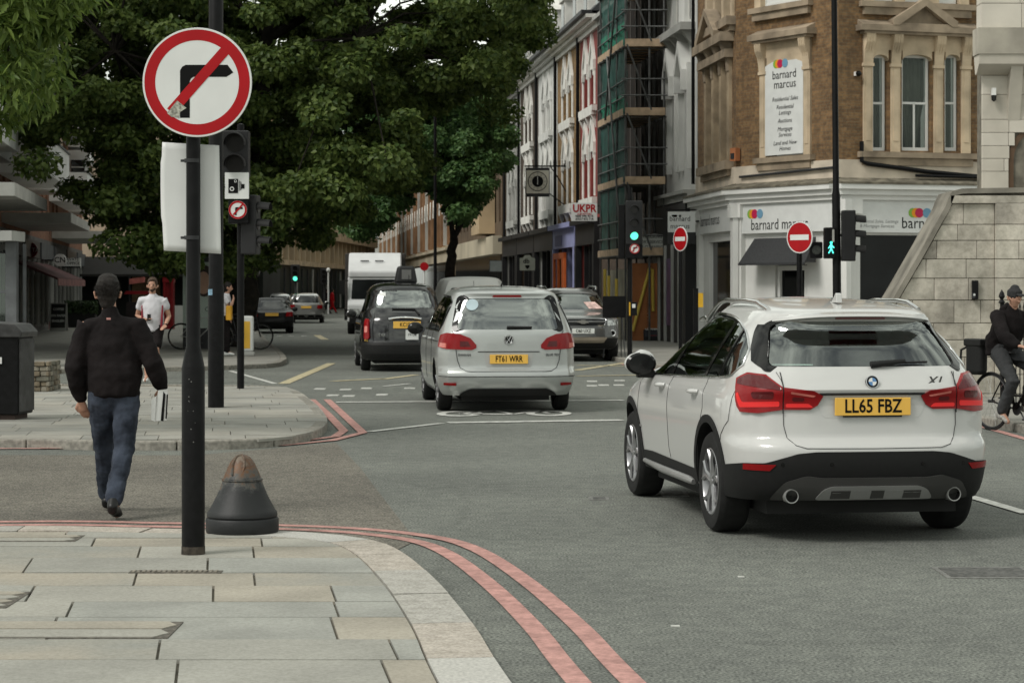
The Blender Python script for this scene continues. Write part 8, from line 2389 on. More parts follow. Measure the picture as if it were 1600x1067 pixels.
# ================================================================== PEOPLE
def chain_mb(mb, pts, n=14):
    """pts: (x, y, z, r_side, r_depth) rings lofted into a closed limb with rounded ends"""
    P = [Vector(p[:3]) for p in pts]; rs = [(p[3], p[4] if len(p) > 4 else p[3]) for p in pts]
    d0 = (P[1] - P[0]).normalized(); d1 = (P[-1] - P[-2]).normalized()
    a_, b_ = rs[0], rs[-1]; m0, m1 = (0.03 if min(a_) > 0.11 else min(a_)), min(b_)
    P = [P[0] - d0 * m0 * 0.75, P[0] - d0 * m0 * 0.45] + P + [P[-1] + d1 * m1 * 0.45, P[-1] + d1 * m1 * 0.75]
    rs = [(a_[0] * 0.4, a_[1] * 0.4), (a_[0] * 0.82, a_[1] * 0.82)] + rs + [(b_[0] * 0.82, b_[1] * 0.82), (b_[0] * 0.4, b_[1] * 0.4)]
    vs = []; fs = []; m = len(P)
    for i, p in enumerate(P):
        d = (P[min(i + 1, m - 1)] - P[max(i - 1, 0)]).normalized()
        lx = Vector((1, 0, 0)) - d * d.x
        if lx.length < 0.3: lx = Vector((0, 0, 1)) - d * d.z
        lx.normalize(); ly = d.cross(lx)
        for k in range(n): t = 2 * PI * k / n; vs.append(p + lx * cos(t) * rs[i][0] + ly * sin(t) * rs[i][1])
    for i in range(m - 1):
        for k in range(n): k2 = (k + 1) % n; fs.append((i * n + k, i * n + k2, (i + 1) * n + k2, (i + 1) * n + k))
    fs += [tuple(reversed(range(n))), tuple((m - 1) * n + k for k in range(n))]
    mb.add(vs, fs)

def blob(name, chains, mat, parent, voxel=0.012, it=3, fold=0.0, fscale=0.12):
    mb = MB()
    for c in chains: chain_mb(mb, c)
    o = mk(name, mb, mat, parent, smooth=180)
    r = o.modifiers.new('skin', 'REMESH'); r.mode = 'VOXEL'; r.voxel_size = voxel; r.use_smooth_shade = True
    if fold:
        tx = bpy.data.textures.get('folds%g' % fscale) or bpy.data.textures.new('folds%g' % fscale, 'CLOUDS')
        tx.noise_scale = fscale; tx.noise_depth = 2
        dm = o.modifiers.new('folds', 'DISPLACE'); dm.texture = tx; dm.strength = fold; dm.mid_level = 0.5
    sm = o.modifiers.new('smooth', 'SMOOTH'); sm.iterations = it; sm.factor = 0.5
    return o

def lp3(a, b, t): return tuple(a[i] + (b[i] - a[i]) * t for i in range(3))

def person(label, loc, rotz, J, skin, hair, top, bottom, shoe, sleeve=1.0, leg=1.0, loose=1.0, vox=0.009, hands=True, collar=True, group=None, scale=1.0, fingers=True, fold=0.02):
    root = thing('person', label, 'person', loc, rotz, group)
    root.scale = (scale,) * 3
    g = J
    hx, hy, hz = g['head']; nx, ny, nz = g['neck']; cx, cy, cz = g['chest']; px, py, pz = g['pel']
    ch = [[(px, py, pz - 0.06, .15, .11), (px, py, pz + 0.08, .15, .11), lp3(g['pel'], g['chest'], .45) + (.14, .10), (cx, cy, cz, .165, .11), lp3(g['chest'], g['neck'], .7) + (.13, .08), (nx, ny, nz, .058, .06)],
          [(nx, ny, nz - .03, .055, .058), lp3(g['neck'], g['head'], .5) + (.052, .056), (hx, hy, hz, .06, .07)],
          [(hx, hy - .004, hz - .085, .042, .05), (hx, hy, hz - .04, .064, .078), (hx, hy, hz + .02, .074, .092), (hx, hy, hz + .07, .068, .084), (hx, hy, hz + .105, .035, .045)],
          [(hx, hy + .085, hz + .0, .012, .010), (hx, hy + .108, hz - .022, .016, .012)], [(hx, hy + .08, hz - .052, .022, .008), (hx, hy + .084, hz - .058, .022, .008)]]
    for s in (-1, 1): ch.append([(hx + s * .055, hy - .01, hz - .03, .010, .02), (hx + s * .088, hy - .012, hz - .035, .010, .016), (hx + s * .098, hy - .015, hz + .01, .010, .018)])
    for s in 'LR':
        sh, el, wr, hd = g['sh' + s], g['el' + s], g['wr' + s], g['hd' + s]
        ch.append([sh + (.055,), lp3(sh, el, .5) + (.048,), el + (.040,), lp3(el, wr, .4) + (.038,), wr + (.026,)])
        W_, H_ = Vector(wr), Vector(hd); d = (H_ - W_).normalized(); side = d.cross(Vector(g.get('pn' + s, (1, 0, 0)))).normalized(); palm = W_ + d * .085
        ch.append([tuple(W_) + (.024,), tuple(W_ + d * .045) + (.036, .018), tuple(palm) + (.038, .017)])
        if fingers:
            cu = Vector(g.get('cu' + s, (0, 0, 0)))
            for k, (o_, ln) in enumerate(((-.028, .062), (-.009, .072), (.010, .068), (.028, .054))):
                a = palm + side * o_; b_ = a + d * ln * .5 + cu * .35; c_ = b_ + (d * .35 + cu * 14).normalized() * ln * .5 if cu.length > 0 else a + d * ln
                ch.append([tuple(a) + (.010,), tuple(b_) + (.0095,), tuple(c_) + (.008,)])
            a = W_ + d * .03 - side * .03; ch.append([tuple(a) + (.012,), tuple(a + d * .03 - side * .02) + (.011,), tuple(a + d * .058 - side * .016 + cu * .3) + (.009,)])
    for s in 'LR':
        hp, kn, an, to = g['hip' + s], g['kn' + s], g['an' + s], g['to' + s]
        ch.append([hp + (.085, .09), lp3(hp, kn, .5) + (.072,), kn + (.052,), lp3(kn, an, .35) + (.052,), an + (.036,)]); ch.append([an + (.036,), to + (.03,)])
    blob('body', ch, skin, root, vox if fingers else vox * 1.4, 1)
    # hair
    blob('hair', hair[1](hx, hy, hz), hair[0], root, vox * 0.9, 1, fold=0.012, fscale=0.03)
    e = MB()
    if hair[0] is not m_cap and vox < .01:
        for _ in range(1500):
            d = Vector((random.gauss(0, 1), random.gauss(-.35, 1), random.gauss(.3, 1))).normalized()
            if d.z < -.55 or (d.y > .45 and d.z < .55): continue
            q = Vector((hx + d.x * .086, hy - .016 + d.y * .094, hz + .03 + d.z * .088)); t_ = (d * .5 + Vector((random.uniform(-1, 1), random.uniform(-1, 1), random.uniform(-1.2, .7)))).normalized(); s_ = t_.cross(d).normalized() * .0022
            e.add([q - s_, q + s_, q + t_ * random.uniform(.012, .028) + d * .004], [(0, 1, 2)])
        tag(mk('hair_strands', e, hair[0], root), kind='stuff'); e = MB()
    for s in (-1, 1): e.lathe([(0, 0.004), (0.011, 0.0)], 8, (hx + s * .030, hy + .082, hz + .012), 'y')
    mk('eyes', e, m_dark, root); 
    # top
    k = loose
    tc_ = [[(px, py, pz + g.get('hem', -.02), .168 * k, .135 * k), (px, py, pz + .10, .182 * k, .142 * k), lp3(g['pel'], g['chest'], .55) + (.182 * k, .135 * k), (cx, cy, cz, .19 * k, .13 * k), lp3(g['chest'], g['neck'], .6) + (.15, .108), lp3(g['chest'], g['neck'], .85) + (.085, .085)], [(cx + (g['shL'][0] - cx) * .85, cy, g['shL'][2] - .005, .066, .066), lp3(g['chest'], g['neck'], .66) + (.085, .085), (cx + (g['shR'][0] - cx) * .85, cy, g['shR'][2] - .005, .066, .066)]]
    if collar: tc_.append([lp3(g['chest'], g['neck'], .9) + (.075, .072), (nx, ny, nz + .02, .064, .066)])
    for s in 'LR':
        sh, el, wr = g['sh' + s], g['el' + s], g['wr' + s]
        tc_.append([(cx + (sh[0] - cx) * .5, cy, sh[2] + .01, .07, .075), sh + (.074 * k, .074 * k), lp3(sh, el, .45) + (.068 * k,)] + ([el + (.066 * k,), lp3(el, wr, .5) + (.062 * k,), lp3(el, wr, .96) + (.042 * k,)] if sleeve > .6 else []))
    tp = blob('jacket' if sleeve > .6 else 'shirt', tc_, top, root, vox * 1.1, 4, fold=fold, fscale=0.10)
    bc = []
    for s in 'LR':
        hp, kn, an = g['hip' + s], g['kn' + s], g['an' + s]
        c_ = [(hp[0], hp[1], hp[2] + .06, .10, .115), hp + (.105, .115), lp3(hp, kn, .5) + (.092, .094)]
        c_ += [kn + (.075, .078), lp3(kn, an, .5) + (.070, .072), lp3(kn, an, .93) + (.066, .068)] if leg > .6 else [lp3(hp, kn, .8) + (.092, .095)]
        bc.append(c_)
    bc.append([(px, py, pz + .03, .15, .115), (px, py, pz - .05, .155, .12)])
    bt_ = blob('trousers' if leg > .6 else 'shorts', bc, bottom, root, vox * 1.1, 2, fold=fold * .9, fscale=0.07)
    for s in 'LR':
        an, to = g['an' + s], g['to' + s]
        A_, T_ = Vector(an), Vector(to); f_ = (T_ - A_); hl = A_ - Vector((f_.x, f_.y, 0)).normalized() * .05
        blob('shoe', [[(hl.x, hl.y, hl.z - .045 if hl.z > .1 else .04, .036, .036), tuple(A_.lerp(T_, .45) + Vector((0, 0, -.01))) + (.042, .04), to + (.044, .026)], [(A_.x, A_.y, A_.z + .02, .042), (hl.x, hl.y, max(hl.z - .03, .04), .038)]], shoe, root, vox, 1)
    return root

m_skin = M('skin', (0.42, 0.235, 0.165), 0.55, var=0.1, scale=20)
def short_hair(x, y, z): return [[(x, y - .045, z - .095, .048, .034), (x, y - .035, z - .06, .064, .058), (x, y - .022, z - .01, .082, .082), (x, y - .016, z + .045, .088, .094), (x, y - .012, z + .085, .082, .09)], [(x, y + .05, z + .095, .05, .03), (x, y + .075, z + .10, .04, .018)]]
m_hair_dk = M('dark_hair', (0.012, 0.009, 0.007), 0.6, var=0.3, scale=60, bump=0.8, bscale=150)
m_cap = M('grey_cap', (0.02, 0.02, 0.021), 0.8)
m_hair_br = M('brown_hair', (0.05, 0.028, 0.016), 0.6, var=0.3, scale=60)
m_jkt = M('black_jacket', (0.0095, 0.0075, 0.0078), 0.9, var=0.3, scale=5, bump=0.3, bscale=200, spec=0.15)
m_denim = M('dark_denim', (0.016, 0.022, 0.036), 0.9, var=0.35, scale=7, bump=0.3, bscale=150, col2=(0.045, 0.056, 0.08))
m_shoe = M('black_leather', (0.008, 0.008, 0.008), 0.4, var=0.1)

J1 = dict(pel=(0.02, 0, .94), chest=(0.0, .03, 1.28), neck=(-.02, .03, 1.50), head=(-.035, .045, 1.65), hem=-.05,
          shL=(-.195, .03, 1.40), elL=(-.275, -.03, 1.10), wrL=(-.235, .04, .86), hdL=(-.215, .07, .76), pnL=(0, 1, 0.3), cuL=(.02, .02, -.005),
          shR=(.185, .03, 1.40), elR=(.305, -.02, 1.13), wrR=(.365, .06, .945), hdR=(.36, .10, .86), pnR=(0, 1, .3), cuR=(-.02, .02, 0),
          hipL=(-.075, 0, .86), knL=(-.085, .17, .50), anL=(-.095, .40, .10), toL=(-.10, .55, .04),
          hipR=(.105, 0, .86), knR=(.10, -.07, .50), anR=(.065, -.36, .13), toR=(.07, -.22, .035))
man = person('walking man seen from behind in a black jacket and blue jeans holding papers', (-2.97, 16.15, 0.0), R(2), J1, m_skin, (m_hair_dk, short_hair), m_jkt, m_denim, m_shoe, loose=1.13, vox=0.008, fold=0.03)
mb = MB(); mb.box(-0.015, 0.015, -0.118, -0.108, 1.455, 1.47); mk('logo_tab', mb, M('tab_pink', (0.45, 0.22, 0.2), 0.6), man, (-0.01, 0.02, 0))
pp = thing('papers', 'folded white papers with black print held in the hand of the walking man', 'papers', (-2.97 + 0.36, 16.19, 0.70))
mb = MB(); mb.prism([(-0.05, 0.0), (0.045, 0.01), (0.05, 0.24), (-0.02, 0.23)], -0.02, -0.015); mk('sheet', mb, m_signwhite, pp)
mb = MB(); mb.prism([(0.0, 0.005), (0.02, 0.0), (0.035, 0.2), (0.02, 0.22)], -0.026, -0.021); mb.prism([(0.035, 0.02), (0.045, 0.02), (0.055, 0.2), (0.045, 0.2)], -0.026, -0.021); mk('print', mb, m_ink, pp)
mb = MB(); mb.prism([(-0.07, 0.01), (-0.045, 0.0), (-0.03, 0.19), (-0.07, 0.16)], -0.03, -0.012); mk('sheet', mb, m_signwhite, pp)

J2 = dict(pel=(0, 0, .95), chest=(0, .02, 1.28), neck=(0, .03, 1.49), head=(0, .06, 1.64), hem=-.08,
          shL=(-.185, .02, 1.39), elL=(-.27, -.02, 1.12), wrL=(-.235, .17, .97), hdL=(-.21, .26, .93), pnL=(0, 0, 1), cuL=(0.01, 0.0, -.02),
          shR=(.185, .02, 1.39), elR=(.28, -.08, 1.13), wrR=(.10, .14, 1.06), hdR=(.03, .19, 1.08), pnR=(0, 0, 1), cuR=(0.0, .02, -.01),
          hipL=(-.09, 0, .90), knL=(-.09, .22, .56), anL=(-.09, -.05, .22), toL=(-.09, .02, .08),
          hipR=(.09, 0, .90), knR=(.09, .06, .48), anR=(.09, .10, .09), toR=(.09, .25, .04))
m_shirt = M('white_sports_shirt', (0.56, 0.55, 0.58), 0.8, var=0.06)
run = person('runner facing the camera in a white shirt with red side panels and black shorts', (xx(239, 37.0), 37.0, 0.1), PI, J2, m_skin, (m_hair_br, short_hair), m_shirt, m_jkt, m_signwhite, sleeve=.4, leg=.4, loose=1.05, vox=0.012, collar=False)
m_side = M('red_side_panel', (0.24, 0.02, 0.035), 0.8)
for s in (-1, 1):
    blob('side_panel', [[(s * .172, .065, 1.30, .016, .03), (s * .168, .09, 1.12, .016, .03), (s * .160, .09, .92, .022, .03)]], m_side, run, 0.01, 1)
mb = MB(); mb.box(0.0, 0.06, 0.2, 0.23, 1.05, 1.16); mk('phone', mb, m_gloss, run)
mb = MB(); mb.lathe([(0.03, -0.015), (0.034, 0), (0.03, 0.015)], 12, (-.238, .155, .985)); mk('watch', mb, m_gloss, run)
beard = blob('beard', [[(0, .06 + .055, 1.555, .035, .02), (0, .06 + .075, 1.57, .03, .015)], [(-.05, .09, 1.59, .012, .03), (0, .12, 1.55, .03, .014), (.05, .09, 1.59, .012, .03)]], m_hair_br, run, 0.008, 1)

J3 = dict(pel=(0, 0, .93), chest=(0, .02, 1.26), neck=(0, .04, 1.47), head=(0, .08, 1.61), hem=-.08,
          shL=(-.18, .02, 1.37), elL=(-.20, .02, 1.08), wrL=(-.20, .10, .86), hdL=(-.20, .13, .76),
          shR=(.18, .02, 1.37), elR=(.20, .16, 1.14), wrR=(.10, .22, 1.36), hdR=(.06, .20, 1.46), pnR=(0, 1, 0),
          hipL=(-.08, 0, .88), knL=(-.09, .03, .48), anL=(-.10, -.02, .09), toL=(-.10, .14, .04),
          hipR=(.08, 0, .88), knR=(.09, .06, .48), anR=(.10, .06, .09), toR=(.10, .22, .04))
d3 = F * 1.58 / (556 - HY)
person('pedestrian with a white shirt and black trousers half hidden by the lamp column', (xx(351.5, d3), d3, 0.1), R(-90), J3, m_skin, (m_hair_dk, short_hair), m_shirt, m_jkt, m_signwhite, sleeve=.4, vox=0.014, fingers=False, collar=False)
bgx = thing('yellow_bag', 'flat yellow bag beside the pedestrian behind the lamp column', 'bag', (xx(358, d3 - .3), d3 - .3, 0.95))
mb = MB(); mb.box(-0.06, 0.06, -0.15, 0.15, 0, 0.34); mk('bag', mb, M('bag_yellow', (0.70, 0.36, 0.03), 0.6), bgx, bevel=0.02)
mb = MB(); mb.tube([(0, -0.08, 0.33), (0, -0.05, 0.42), (0, 0.05, 0.42), (0, 0.08, 0.33)], 0.01, 5); mk('handle', mb, m_dark, bgx)
J4 = dict(J3); J4.update(anL=(-.10, -.25, .10), toL=(-.10, -.12, .04), anR=(.10, .3, .09), toR=(.10, .44, .04), wrR=(.2, .1, .86), hdR=(.2, .13, .76), elR=(.2, .02, 1.08))
for px_p, d_, lab, c_ in ((509, 150, 'distant pedestrian in dark clothes crossing the road', m_jkt), (518.5, 152, 'distant pedestrian dressed in red crossing the road', m_red)):
    person(lab, (xx(px_p, d_), d_, 0.0), R(-60), J4, m_skin, (m_hair_dk, short_hair), c_, c_ if c_ is m_red else m_jkt, m_shoe, vox=0.03, fingers=False, group=None, scale=0.98)

# ------------------------------------------------------------------ bicycles
def bicycle(label, loc, rotz, col, tilt=0.0, rack=False, steer=0.0):
    t = thing('bicycle', label, 'bicycle', loc, rotz)
    t.rotation_euler = (0, tilt, rotz)
    def wheel(y, st=0.0):
        mb = MB(); mb.tube([(0, .335 * cos(a), .335 * sin(a)) for a in np.linspace(0, 2 * PI, 41)], 0.016, 6, cap=False); w_ = mk('wheel', mb, m_rubber, t, (0, y, .35), st, smooth=60)
        mb = MB(); mb.tube([(0, .312 * cos(a), .312 * sin(a)) for a in np.linspace(0, 2 * PI, 33)], 0.009, 4, cap=False)
        mb.tube([(-.04, 0, 0), (.04, 0, 0)], 0.02, 6); mk('rim', mb, m_dark if rack else m_chrome, w_)
        mb = MB()
        for k in range(24): a = 2 * PI * k / 24; mb.tube([((-1) ** k * .025, 0, 0), (0, .31 * cos(a), .31 * sin(a))], 0.0014, 3, cap=False)
        tag(mk('spoke', mb, m_chrome, w_), kind='stuff')
    wheel(0); wheel(1.03, steer)
    bb, hd_, st_, se = (0, .43, .28), (0, .93, .82), (0, .90, .92), (0, .28, .84)
    mb = MB()
    for a, b_, r in ((bb, se, .016), (bb, (0, .92, .76), .018), (se, hd_, .015), ((0, 0, .35), bb, .010), ((0, 0, .35), (0, .30, .76), .009), ((0, .92, .74), st_, .018)): mb.tube([a, b_], r, 6)
    mk('frame', mb, col, t, smooth=60)
    mb = MB(); mb.tube([(0, .935, .76), (.03, .96, .6), (.03, 1.03, .35)], 0.012, 6); mb.tube([(0, .935, .76), (-.03, .96, .6), (-.03, 1.03, .35)], 0.012, 6); mk('fork', mb, col, t)
    mb = MB(); mb.tube([(-.28, .84, 1.0), (-.12, .92, 1.0), (.12, .92, 1.0), (.28, .84, 1.0)], 0.013, 6); mb.tube([(0, .90, .90), (0, .92, 1.0)], 0.014, 6); mk('handlebar', mb, m_dark, t)
    mb = MB(); mb.tube([se, (0, .255, .93)], .013, 6); mk('seat_post', mb, m_chrome, t)
    mb = MB(); mb.lathe([(0, .0), (.075, .01), (.07, .03), (0, .04)], 12); mb.v = [(x * .9, y * 1.6 + (y > 0) * y * 1.0, z) for x, y, z in mb.v]; mk('saddle', mb, m_plastic, t, (0, .25, .92), smooth=60)
    mb = MB(); mb.lathe([(.07, -.03), (.08, -.028), (.07, -.026)], 16, axis='x'); mb.tube([(-.06, 0, 0), (-.06, .1, -.12)], .01, 5); mb.tube([(.06, 0, 0), (.06, -.1, .12)], .01, 5); mb.box(-.13, -.05, .07, .14, -.135, -.115); mb.box(.05, .13, -.14, -.07, .115, .135); mk('crank', mb, m_dark, t, bb)
    return t
m_bikew = M('bike_silver', (0.42, 0.42, 0.40), 0.4, 0.4, var=0)
bz_ = F * 1.58 / (546 - HY)
bicycle('pale framed bicycle parked on the far pavement behind the sign pole', (xx(283, bz_), bz_, 0.1), R(-82), m_bikew, tilt=R(4))
bz_ = F * 1.58 / (549 - HY)
bicycle('dark bicycle whose wheel shows to the right of the white and yellow bollard', (xx(344, bz_ + 1), bz_ + 1.2, 0.1), R(-70), m_dark, tilt=R(8))
CY = (xx(1549, 25.9), 25.9, 0.0)
cyc = bicycle('black bicycle ridden by the cyclist at the right edge', CY, PI + R(26), m_black, rack=True, steer=R(4))
J5 = dict(pel=(0, .20, .99), chest=(0, .34, 1.27), neck=(0, .40, 1.45), head=(0.02, .46, 1.585), hem=-.08,
          shL=(-.20, .36, 1.37), elL=(-.30, .60, 1.13), wrL=(-.26, .80, 1.03), hdL=(-.24, .88, 1.02), pnL=(0, 0, 1), cuL=(0, .01, -.03),
          shR=(.20, .36, 1.37), elR=(.30, .60, 1.13), wrR=(.26, .80, 1.03), hdR=(.24, .88, 1.02), pnR=(0, 0, 1), cuR=(0, .01, -.03),
          hipL=(-.09, .24, .95), knL=(-.12, .60, .74), anL=(-.11, .50, .32), toL=(-.11, .64, .26),
          hipR=(.09, .24, .95), knR=(.12, .55, .60), anR=(.11, .32, .24), toR=(.11, .44, .13))
def cap_hair(x, y, z): return [[(x, y - .01, z + .02, .083, .098), (x, y, z + .075, .080, .096), (x, y, z + .11, .05, .06)]]
m_cap = M('grey_cap', (0.02, 0.02, 0.021), 0.8)
rider = person('cyclist in a black hooded jacket and dark cap looking down at the handlebar', CY, PI + R(26), J5, m_skin, (m_cap, cap_hair), m_jkt, M('charcoal_trousers', (0.035, 0.036, 0.038), 0.85, var=0.2), M('grey_trainers', (0.28, 0.27, 0.25), 0.7, var=0.4, scale=30), loose=1.22, vox=0.01, fold=0.03)
blob('cap_peak', [[(0.02, .545, 1.62, .065, .012), (0.02, .60, 1.60, .055, .008)]], m_cap, rider, 0.008, 1)
blob('hood', [[(-.09, .33, 1.44, .05, .05), (0, .29, 1.46, .07, .06), (.09, .33, 1.44, .05, .05)]], m_jkt, rider, 0.012, 2)
pn_ = thing('pannier_bag', 'large black pannier bag hanging on the rear rack of the bicycle', 'bag', (CY[0], CY[1], 0.0), PI + R(26))
mb = MB(); mb.box(.03, .17, -.30, .0, .66, 1.06); mk('bag', mb, M('bag_black', (0.008, 0.008, 0.008), 0.7, bump=0.4, bscale=10), pn_, bevel=0.06)
mb = MB(); mb.box(.02, .18, -.31, .01, 1.0, 1.09); mk('flap', mb, m_plastic, pn_, bevel=0.02)
mb = MB(); mb.tube([(.1, -.30, 1.0), (.12, -.42, .95), (.12, -.44, .75), (.1, -.30, .68)], .015, 6); mk('strap', mb, m_plastic, pn_)

# ================================================================== TREES
def leaf_mat(name, c1, c2, tr=0.35):
    m = bpy.data.materials.new(name); m.use_nodes = True; t = m.node_tree; t.nodes.clear(); N = t.nodes.new; K = t.links.new
    o = N('ShaderNodeOutputMaterial'); ge = N('ShaderNodeNewGeometry'); r = N('ShaderNodeValToRGB')
    r.color_ramp.elements[0].color = (*c1, 1); r.color_ramp.elements[1].color = (*c2, 1)
    K(ge.outputs['Random Per Island'], r.inputs[0])
    p = N('ShaderNodeBsdfPrincipled'); p.inputs['Roughness'].default_value = 0.5; p.inputs['Specular IOR Level'].default_value = 0.35
    tl = N('ShaderNodeBsdfTranslucent'); mx_ = N('ShaderNodeMixShader'); mx_.inputs[0].default_value = tr
    K(r.outputs[0], p.inputs['Base Color']); K(r.outputs[0], tl.inputs[0]); K(p.outputs[0], mx_.inputs[1]); K(tl.outputs[0], mx_.inputs[2]); K(mx_.outputs[0], o.inputs[0])
    return m
def in_poly(poly, x, y):
    c = False; n = len(poly)
    for i in range(n):
        a, b_ = poly[i], poly[(i + 1) % n]
        if (a[1] > y) != (b_[1] > y) and x < (b_[0] - a[0]) * (y - a[1]) / (b_[1] - a[1]) + a[0]: c = not c
    return c
def leaves_mesh(name, C, Rc, per, size, mat, parent, droop=0.0, elong=1.5, flat=0.6, shape='kite'):
    n = len(C); M_ = n * per
    cc = np.repeat(C, per, 0); rr = np.repeat(Rc, per)
    d = rng.normal(size=(M_, 3)); d /= np.linalg.norm(d, axis=1)[:, None]
    rad = rng.uniform(0.15, 1, M_) ** 0.5 * rr
    P = cc + d * rad[:, None] * np.array([1, 1, flat])
    nrm = d * 0.7 + rng.normal(size=(M_, 3)) * 0.55 + np.array([0, 0, 0.55]); nrm /= np.linalg.norm(nrm, axis=1)[:, None]
    ax = rng.normal(size=(M_, 3)) + np.array([0, 0, -droop]) + d * 0.6; ax -= nrm * (ax * nrm).sum(1)[:, None]; ax /= np.linalg.norm(ax, axis=1)[:, None]
    bx = np.cross(nrm, ax); s = size * rng.uniform(0.6, 1.25, M_)
    if shape == 'kite': T = [(0, 0), (0.35, 0.55), (1, 0.12), (0.75, 0), (1, -0.12), (0.35, -0.55)]; T = [(0, 0), (0.25, 0.55), (0.62, 0.38), (1.0, 0.0), (0.62, -0.38), (0.25, -0.55)]
    else: T = [(0, 0), (0.3, 0.30), (0.65, 0.26), (1, 0), (0.65, -0.26), (0.3, -0.30)]
    V = np.empty((M_, 6, 3))
    for k, (u, v) in enumerate(T):
        V[:, k] = P + ax * (s * u * elong)[:, None] + bx * (s * v)[:, None] + nrm * (s * (abs(v) * 0.35 - u * u * 0.18))[:, None]
    me = bpy.data.meshes.new(name)
    me.vertices.add(M_ * 6); me.vertices.foreach_set('co', V.reshape(-1))
    idx = np.arange(M_)[:, None] * 6
    q = np.concatenate([idx + np.array([0, 1, 2, 3]), idx + np.array([0, 3, 4, 5])], 1).reshape(-1)
    me.loops.add(M_ * 8); me.loops.foreach_set('vertex_index', q.astype(np.int32))
    me.polygons.add(M_ * 2); me.polygons.foreach_set('loop_start', (np.arange(M_ * 2) * 4).astype(np.int32)); me.polygons.foreach_set('loop_total', np.full(M_ * 2, 4, np.int32))
    me.update(calc_edges=True); me.materials.append(mat)
    return tag(link(name, me, parent), kind='stuff')
m_bark = M('bark', (0.022, 0.019, 0.015), 0.95, var=0.4, scale=6, bump=0.8, bscale=18)
def tree(label, base, polys, d0, dth, ncl, per, size, mat, rc, limbs, rtrunk, **kw):
    root = thing('broadleaf_tree', label, 'tree', base)
    C = []
    xs = [p[0] for p in polys]; ys = [p[1] for p in polys]
    while len(C) < ncl:
        px, py = random.uniform(min(xs), max(xs)), random.uniform(min(ys), max(ys))
        if not in_poly(polys, px, py): continue
        d = d0 + dth * random.uniform(-1, 1)
        v = at(px, py, d0); C.append((v.x - base[0], d - base[1], v.z - base[2]))
    C = np.array(C); Rc = rng.uniform(rc[0], rc[1], ncl)
    leaves_mesh('crown', C, Rc, per, size, mat, root, **kw)
    for pts, r0, r1 in limbs:
        P = [at(*p) - Vector(base) for p in pts]
        line = []
        for a, b_ in zip(P[:-1], P[1:]):
            for k in range(4): line.append(a.lerp(b_, k / 4) + Vector((random.uniform(-1, 1), random.uniform(-1, 1), 0)) * r0 * 0.25)
        line.append(P[-1]); n = len(line)
        mb = MB(); mb.tube(line, [r0 + (r1 - r0) * i / (n - 1) for i in range(n)], 10); mk('trunk' if r0 >= rtrunk else 'limb', mb, m_bark, root, smooth=60)
    # twigs to the clusters
    mb = MB(); tips = [at(*l[0][-1]) - Vector(base) for l in limbs]
    for c in C[::9]:
        v = Vector(c); t_ = min(tips, key=lambda q: (q - v).length); mid = (v + t_) / 2 + Vector((0, 0, 0.3)); mb.tube([t_, mid, v], [rtrunk * .16, rtrunk * .1, 0.012], 5, cap=False)
    tag(mk('twigs', mb, m_bark, root, smooth=60), kind='stuff')
    return root
g1 = leaf_mat('plane_leaf', (0.048, 0.088, 0.022), (0.17, 0.225, 0.058), 0.45)
g2 = leaf_mat('young_plane_leaf', (0.050, 0.115, 0.040), (0.145, 0.25, 0.08), 0.45)
g3 = leaf_mat('ash_leaf', (0.06, 0.11, 0.02), (0.22, 0.30, 0.07), 0.5)
d1 = 60.0
poly1 = [(40, -230), (60, 60), (75, 150), (85, 215), (130, 290), (150, 345), (205, 372), (215, 398), (250, 412), (300, 424), (345, 420), (400, 425), (425, 385), (470, 372), (520, 345), (565, 345), (600, 290), (640, 285), (660, 180), (700, 130), (780, 180), (800, 120), (845, 55), (860, -230)]
b1 = (xx(380, d1), d1, 0.1)
tree('huge dark green street tree spreading over the junction on the left', b1, poly1, d1, 6.5, 1000, 410, 0.105, g1, (0.30, 0.76),
     [([(374, 552, 60), (383, 460, 60), (396, 380, 60), (404, 250, 60), (420, 60, 60), (440, -120, 60)], 0.36, 0.16),
      ([(402, 300, 60), (470, 200, 58), (560, 60, 56)], 0.17, 0.05), ([(404, 260, 60), (520, 150, 62), (660, 90, 64), (780, 90, 65)], 0.16, 0.04),
      ([(400, 330, 60), (330, 220, 58), (250, 120, 57), (180, 80, 56)], 0.16, 0.04), ([(396, 370, 60), (300, 320, 62), (220, 320, 63)], 0.12, 0.03), ([(398, 350, 60), (470, 320, 62), (540, 310, 62)], 0.10, 0.03), ([(420, 60, 60), (300, -80, 60)], 0.14, 0.05), ([(420, 60, 60), (620, -60, 60)], 0.14, 0.05)], 0.3)
d2 = 92.0
poly2 = [(560, 190), (700, 150), (770, 165), (785, 200), (808, 205), (795, 235), (770, 270), (745, 320), (722, 345), (700, 330), (680, 290), (650, 290), (620, 330), (575, 372), (540, 355), (570, 290)]
b2 = (xx(706, d2), d2, 0.1)
tree('lighter green street tree with a forked trunk before the gothic terrace', b2, poly2, d2, 4.0, 330, 270, 0.13, g2, (0.35, 0.7),
     [([(704, 455, 92), (705, 400, 92), (709, 372, 92)], 0.24, 0.18), ([(709, 374, 92), (700, 330, 92), (690, 260, 91)], 0.13, 0.05), ([(709, 374, 92), (722, 345, 92), (730, 290, 93), (750, 220, 93)], 0.12, 0.04), ([(705, 320, 92), (650, 290, 92), (600, 290, 92)], 0.07, 0.03)], 0.2)
d3_ = 23.5
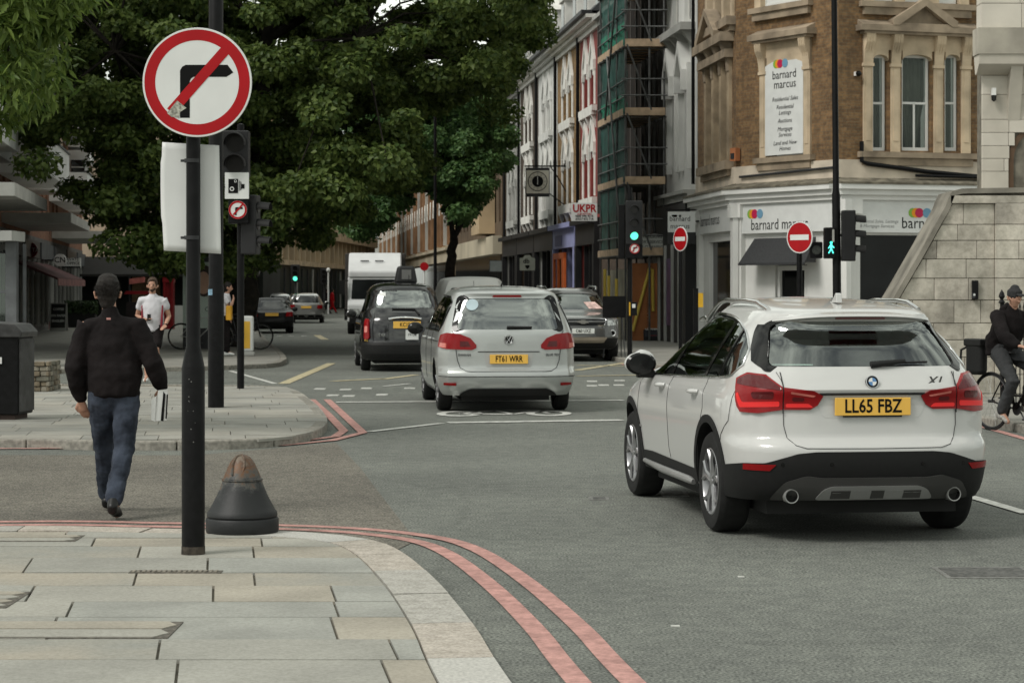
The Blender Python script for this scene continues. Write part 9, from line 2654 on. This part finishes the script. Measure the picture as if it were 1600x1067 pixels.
poly3 = [(-330, -160), (95, -160), (128, 8), (108, 45), (92, 90), (84, 140), (55, 160), (20, 172), (-20, 185), (-330, 190)]
b3 = (xx(-260, d3_), d3_, 0.1)
tree('bright green tree branch with long leaflets hanging in at the top left corner', b3, poly3, d3_, 1.2, 230, 85, 0.074, g3, (0.16, 0.34),
     [([(-260, 680, 23.5), (-262, 300, 23.5), (-250, 0, 23.5), (-240, -200, 23.5)], 0.16, 0.08), ([(-252, 120, 23.5), (-100, 60, 23.5), (60, 40, 23.5)], 0.06, 0.012), ([(-250, 0, 23.5), (-80, -60, 23.4), (80, -40, 23.3)], 0.05, 0.012), ([(-252, 160, 23.6), (-100, 130, 23.6), (20, 130, 23.6)], 0.04, 0.01)], 0.15, droop=1.6, elong=2.2, flat=0.8, shape='long')

# ------------------------------------------------------------------ every loose piece of these parts becomes an object of its own
def split_parts(names):
    for o in [q for q in bpy.data.objects if q.type == 'MESH' and q.parent is not None and q.name.split('.')[0] in names]:
        me = o.data; nv = len(me.vertices)
        par = list(range(nv))
        def fd(i):
            while par[i] != i: par[i] = par[par[i]]; i = par[i]
            return i
        for e in me.edges:
            a, b_ = fd(e.vertices[0]), fd(e.vertices[1])
            if a != b_: par[a] = b_
        groups = {}
        for p in me.polygons: groups.setdefault(fd(p.vertices[0]), []).append(p)
        if len(groups) < 2 or len(groups) > 80: continue
        base = o.name.split('.')[0]
        for gi, ps_ in enumerate(groups.values()):
            ids = sorted({v for p in ps_ for v in p.vertices}); mp_ = {v: i for i, v in enumerate(ids)}
            nm = bpy.data.meshes.new(base); nm.from_pydata([me.vertices[v].co[:] for v in ids], [], [[mp_[v] for v in p.vertices] for p in ps_])
            for mt in me.materials: nm.materials.append(mt)
            for q, p in zip(nm.polygons, ps_): q.material_index = p.material_index; q.use_smooth = p.use_smooth
            if gi == 0: first = nm; continue
            c = o.copy(); c.data = nm; COL.objects.link(c)
        o.data = first
split_parts({'colonnette', 'mullion', 'pilaster', 'pier', 'bracket', 'leg', 'chimney_pot', 'grating', 'print', 'frame'})
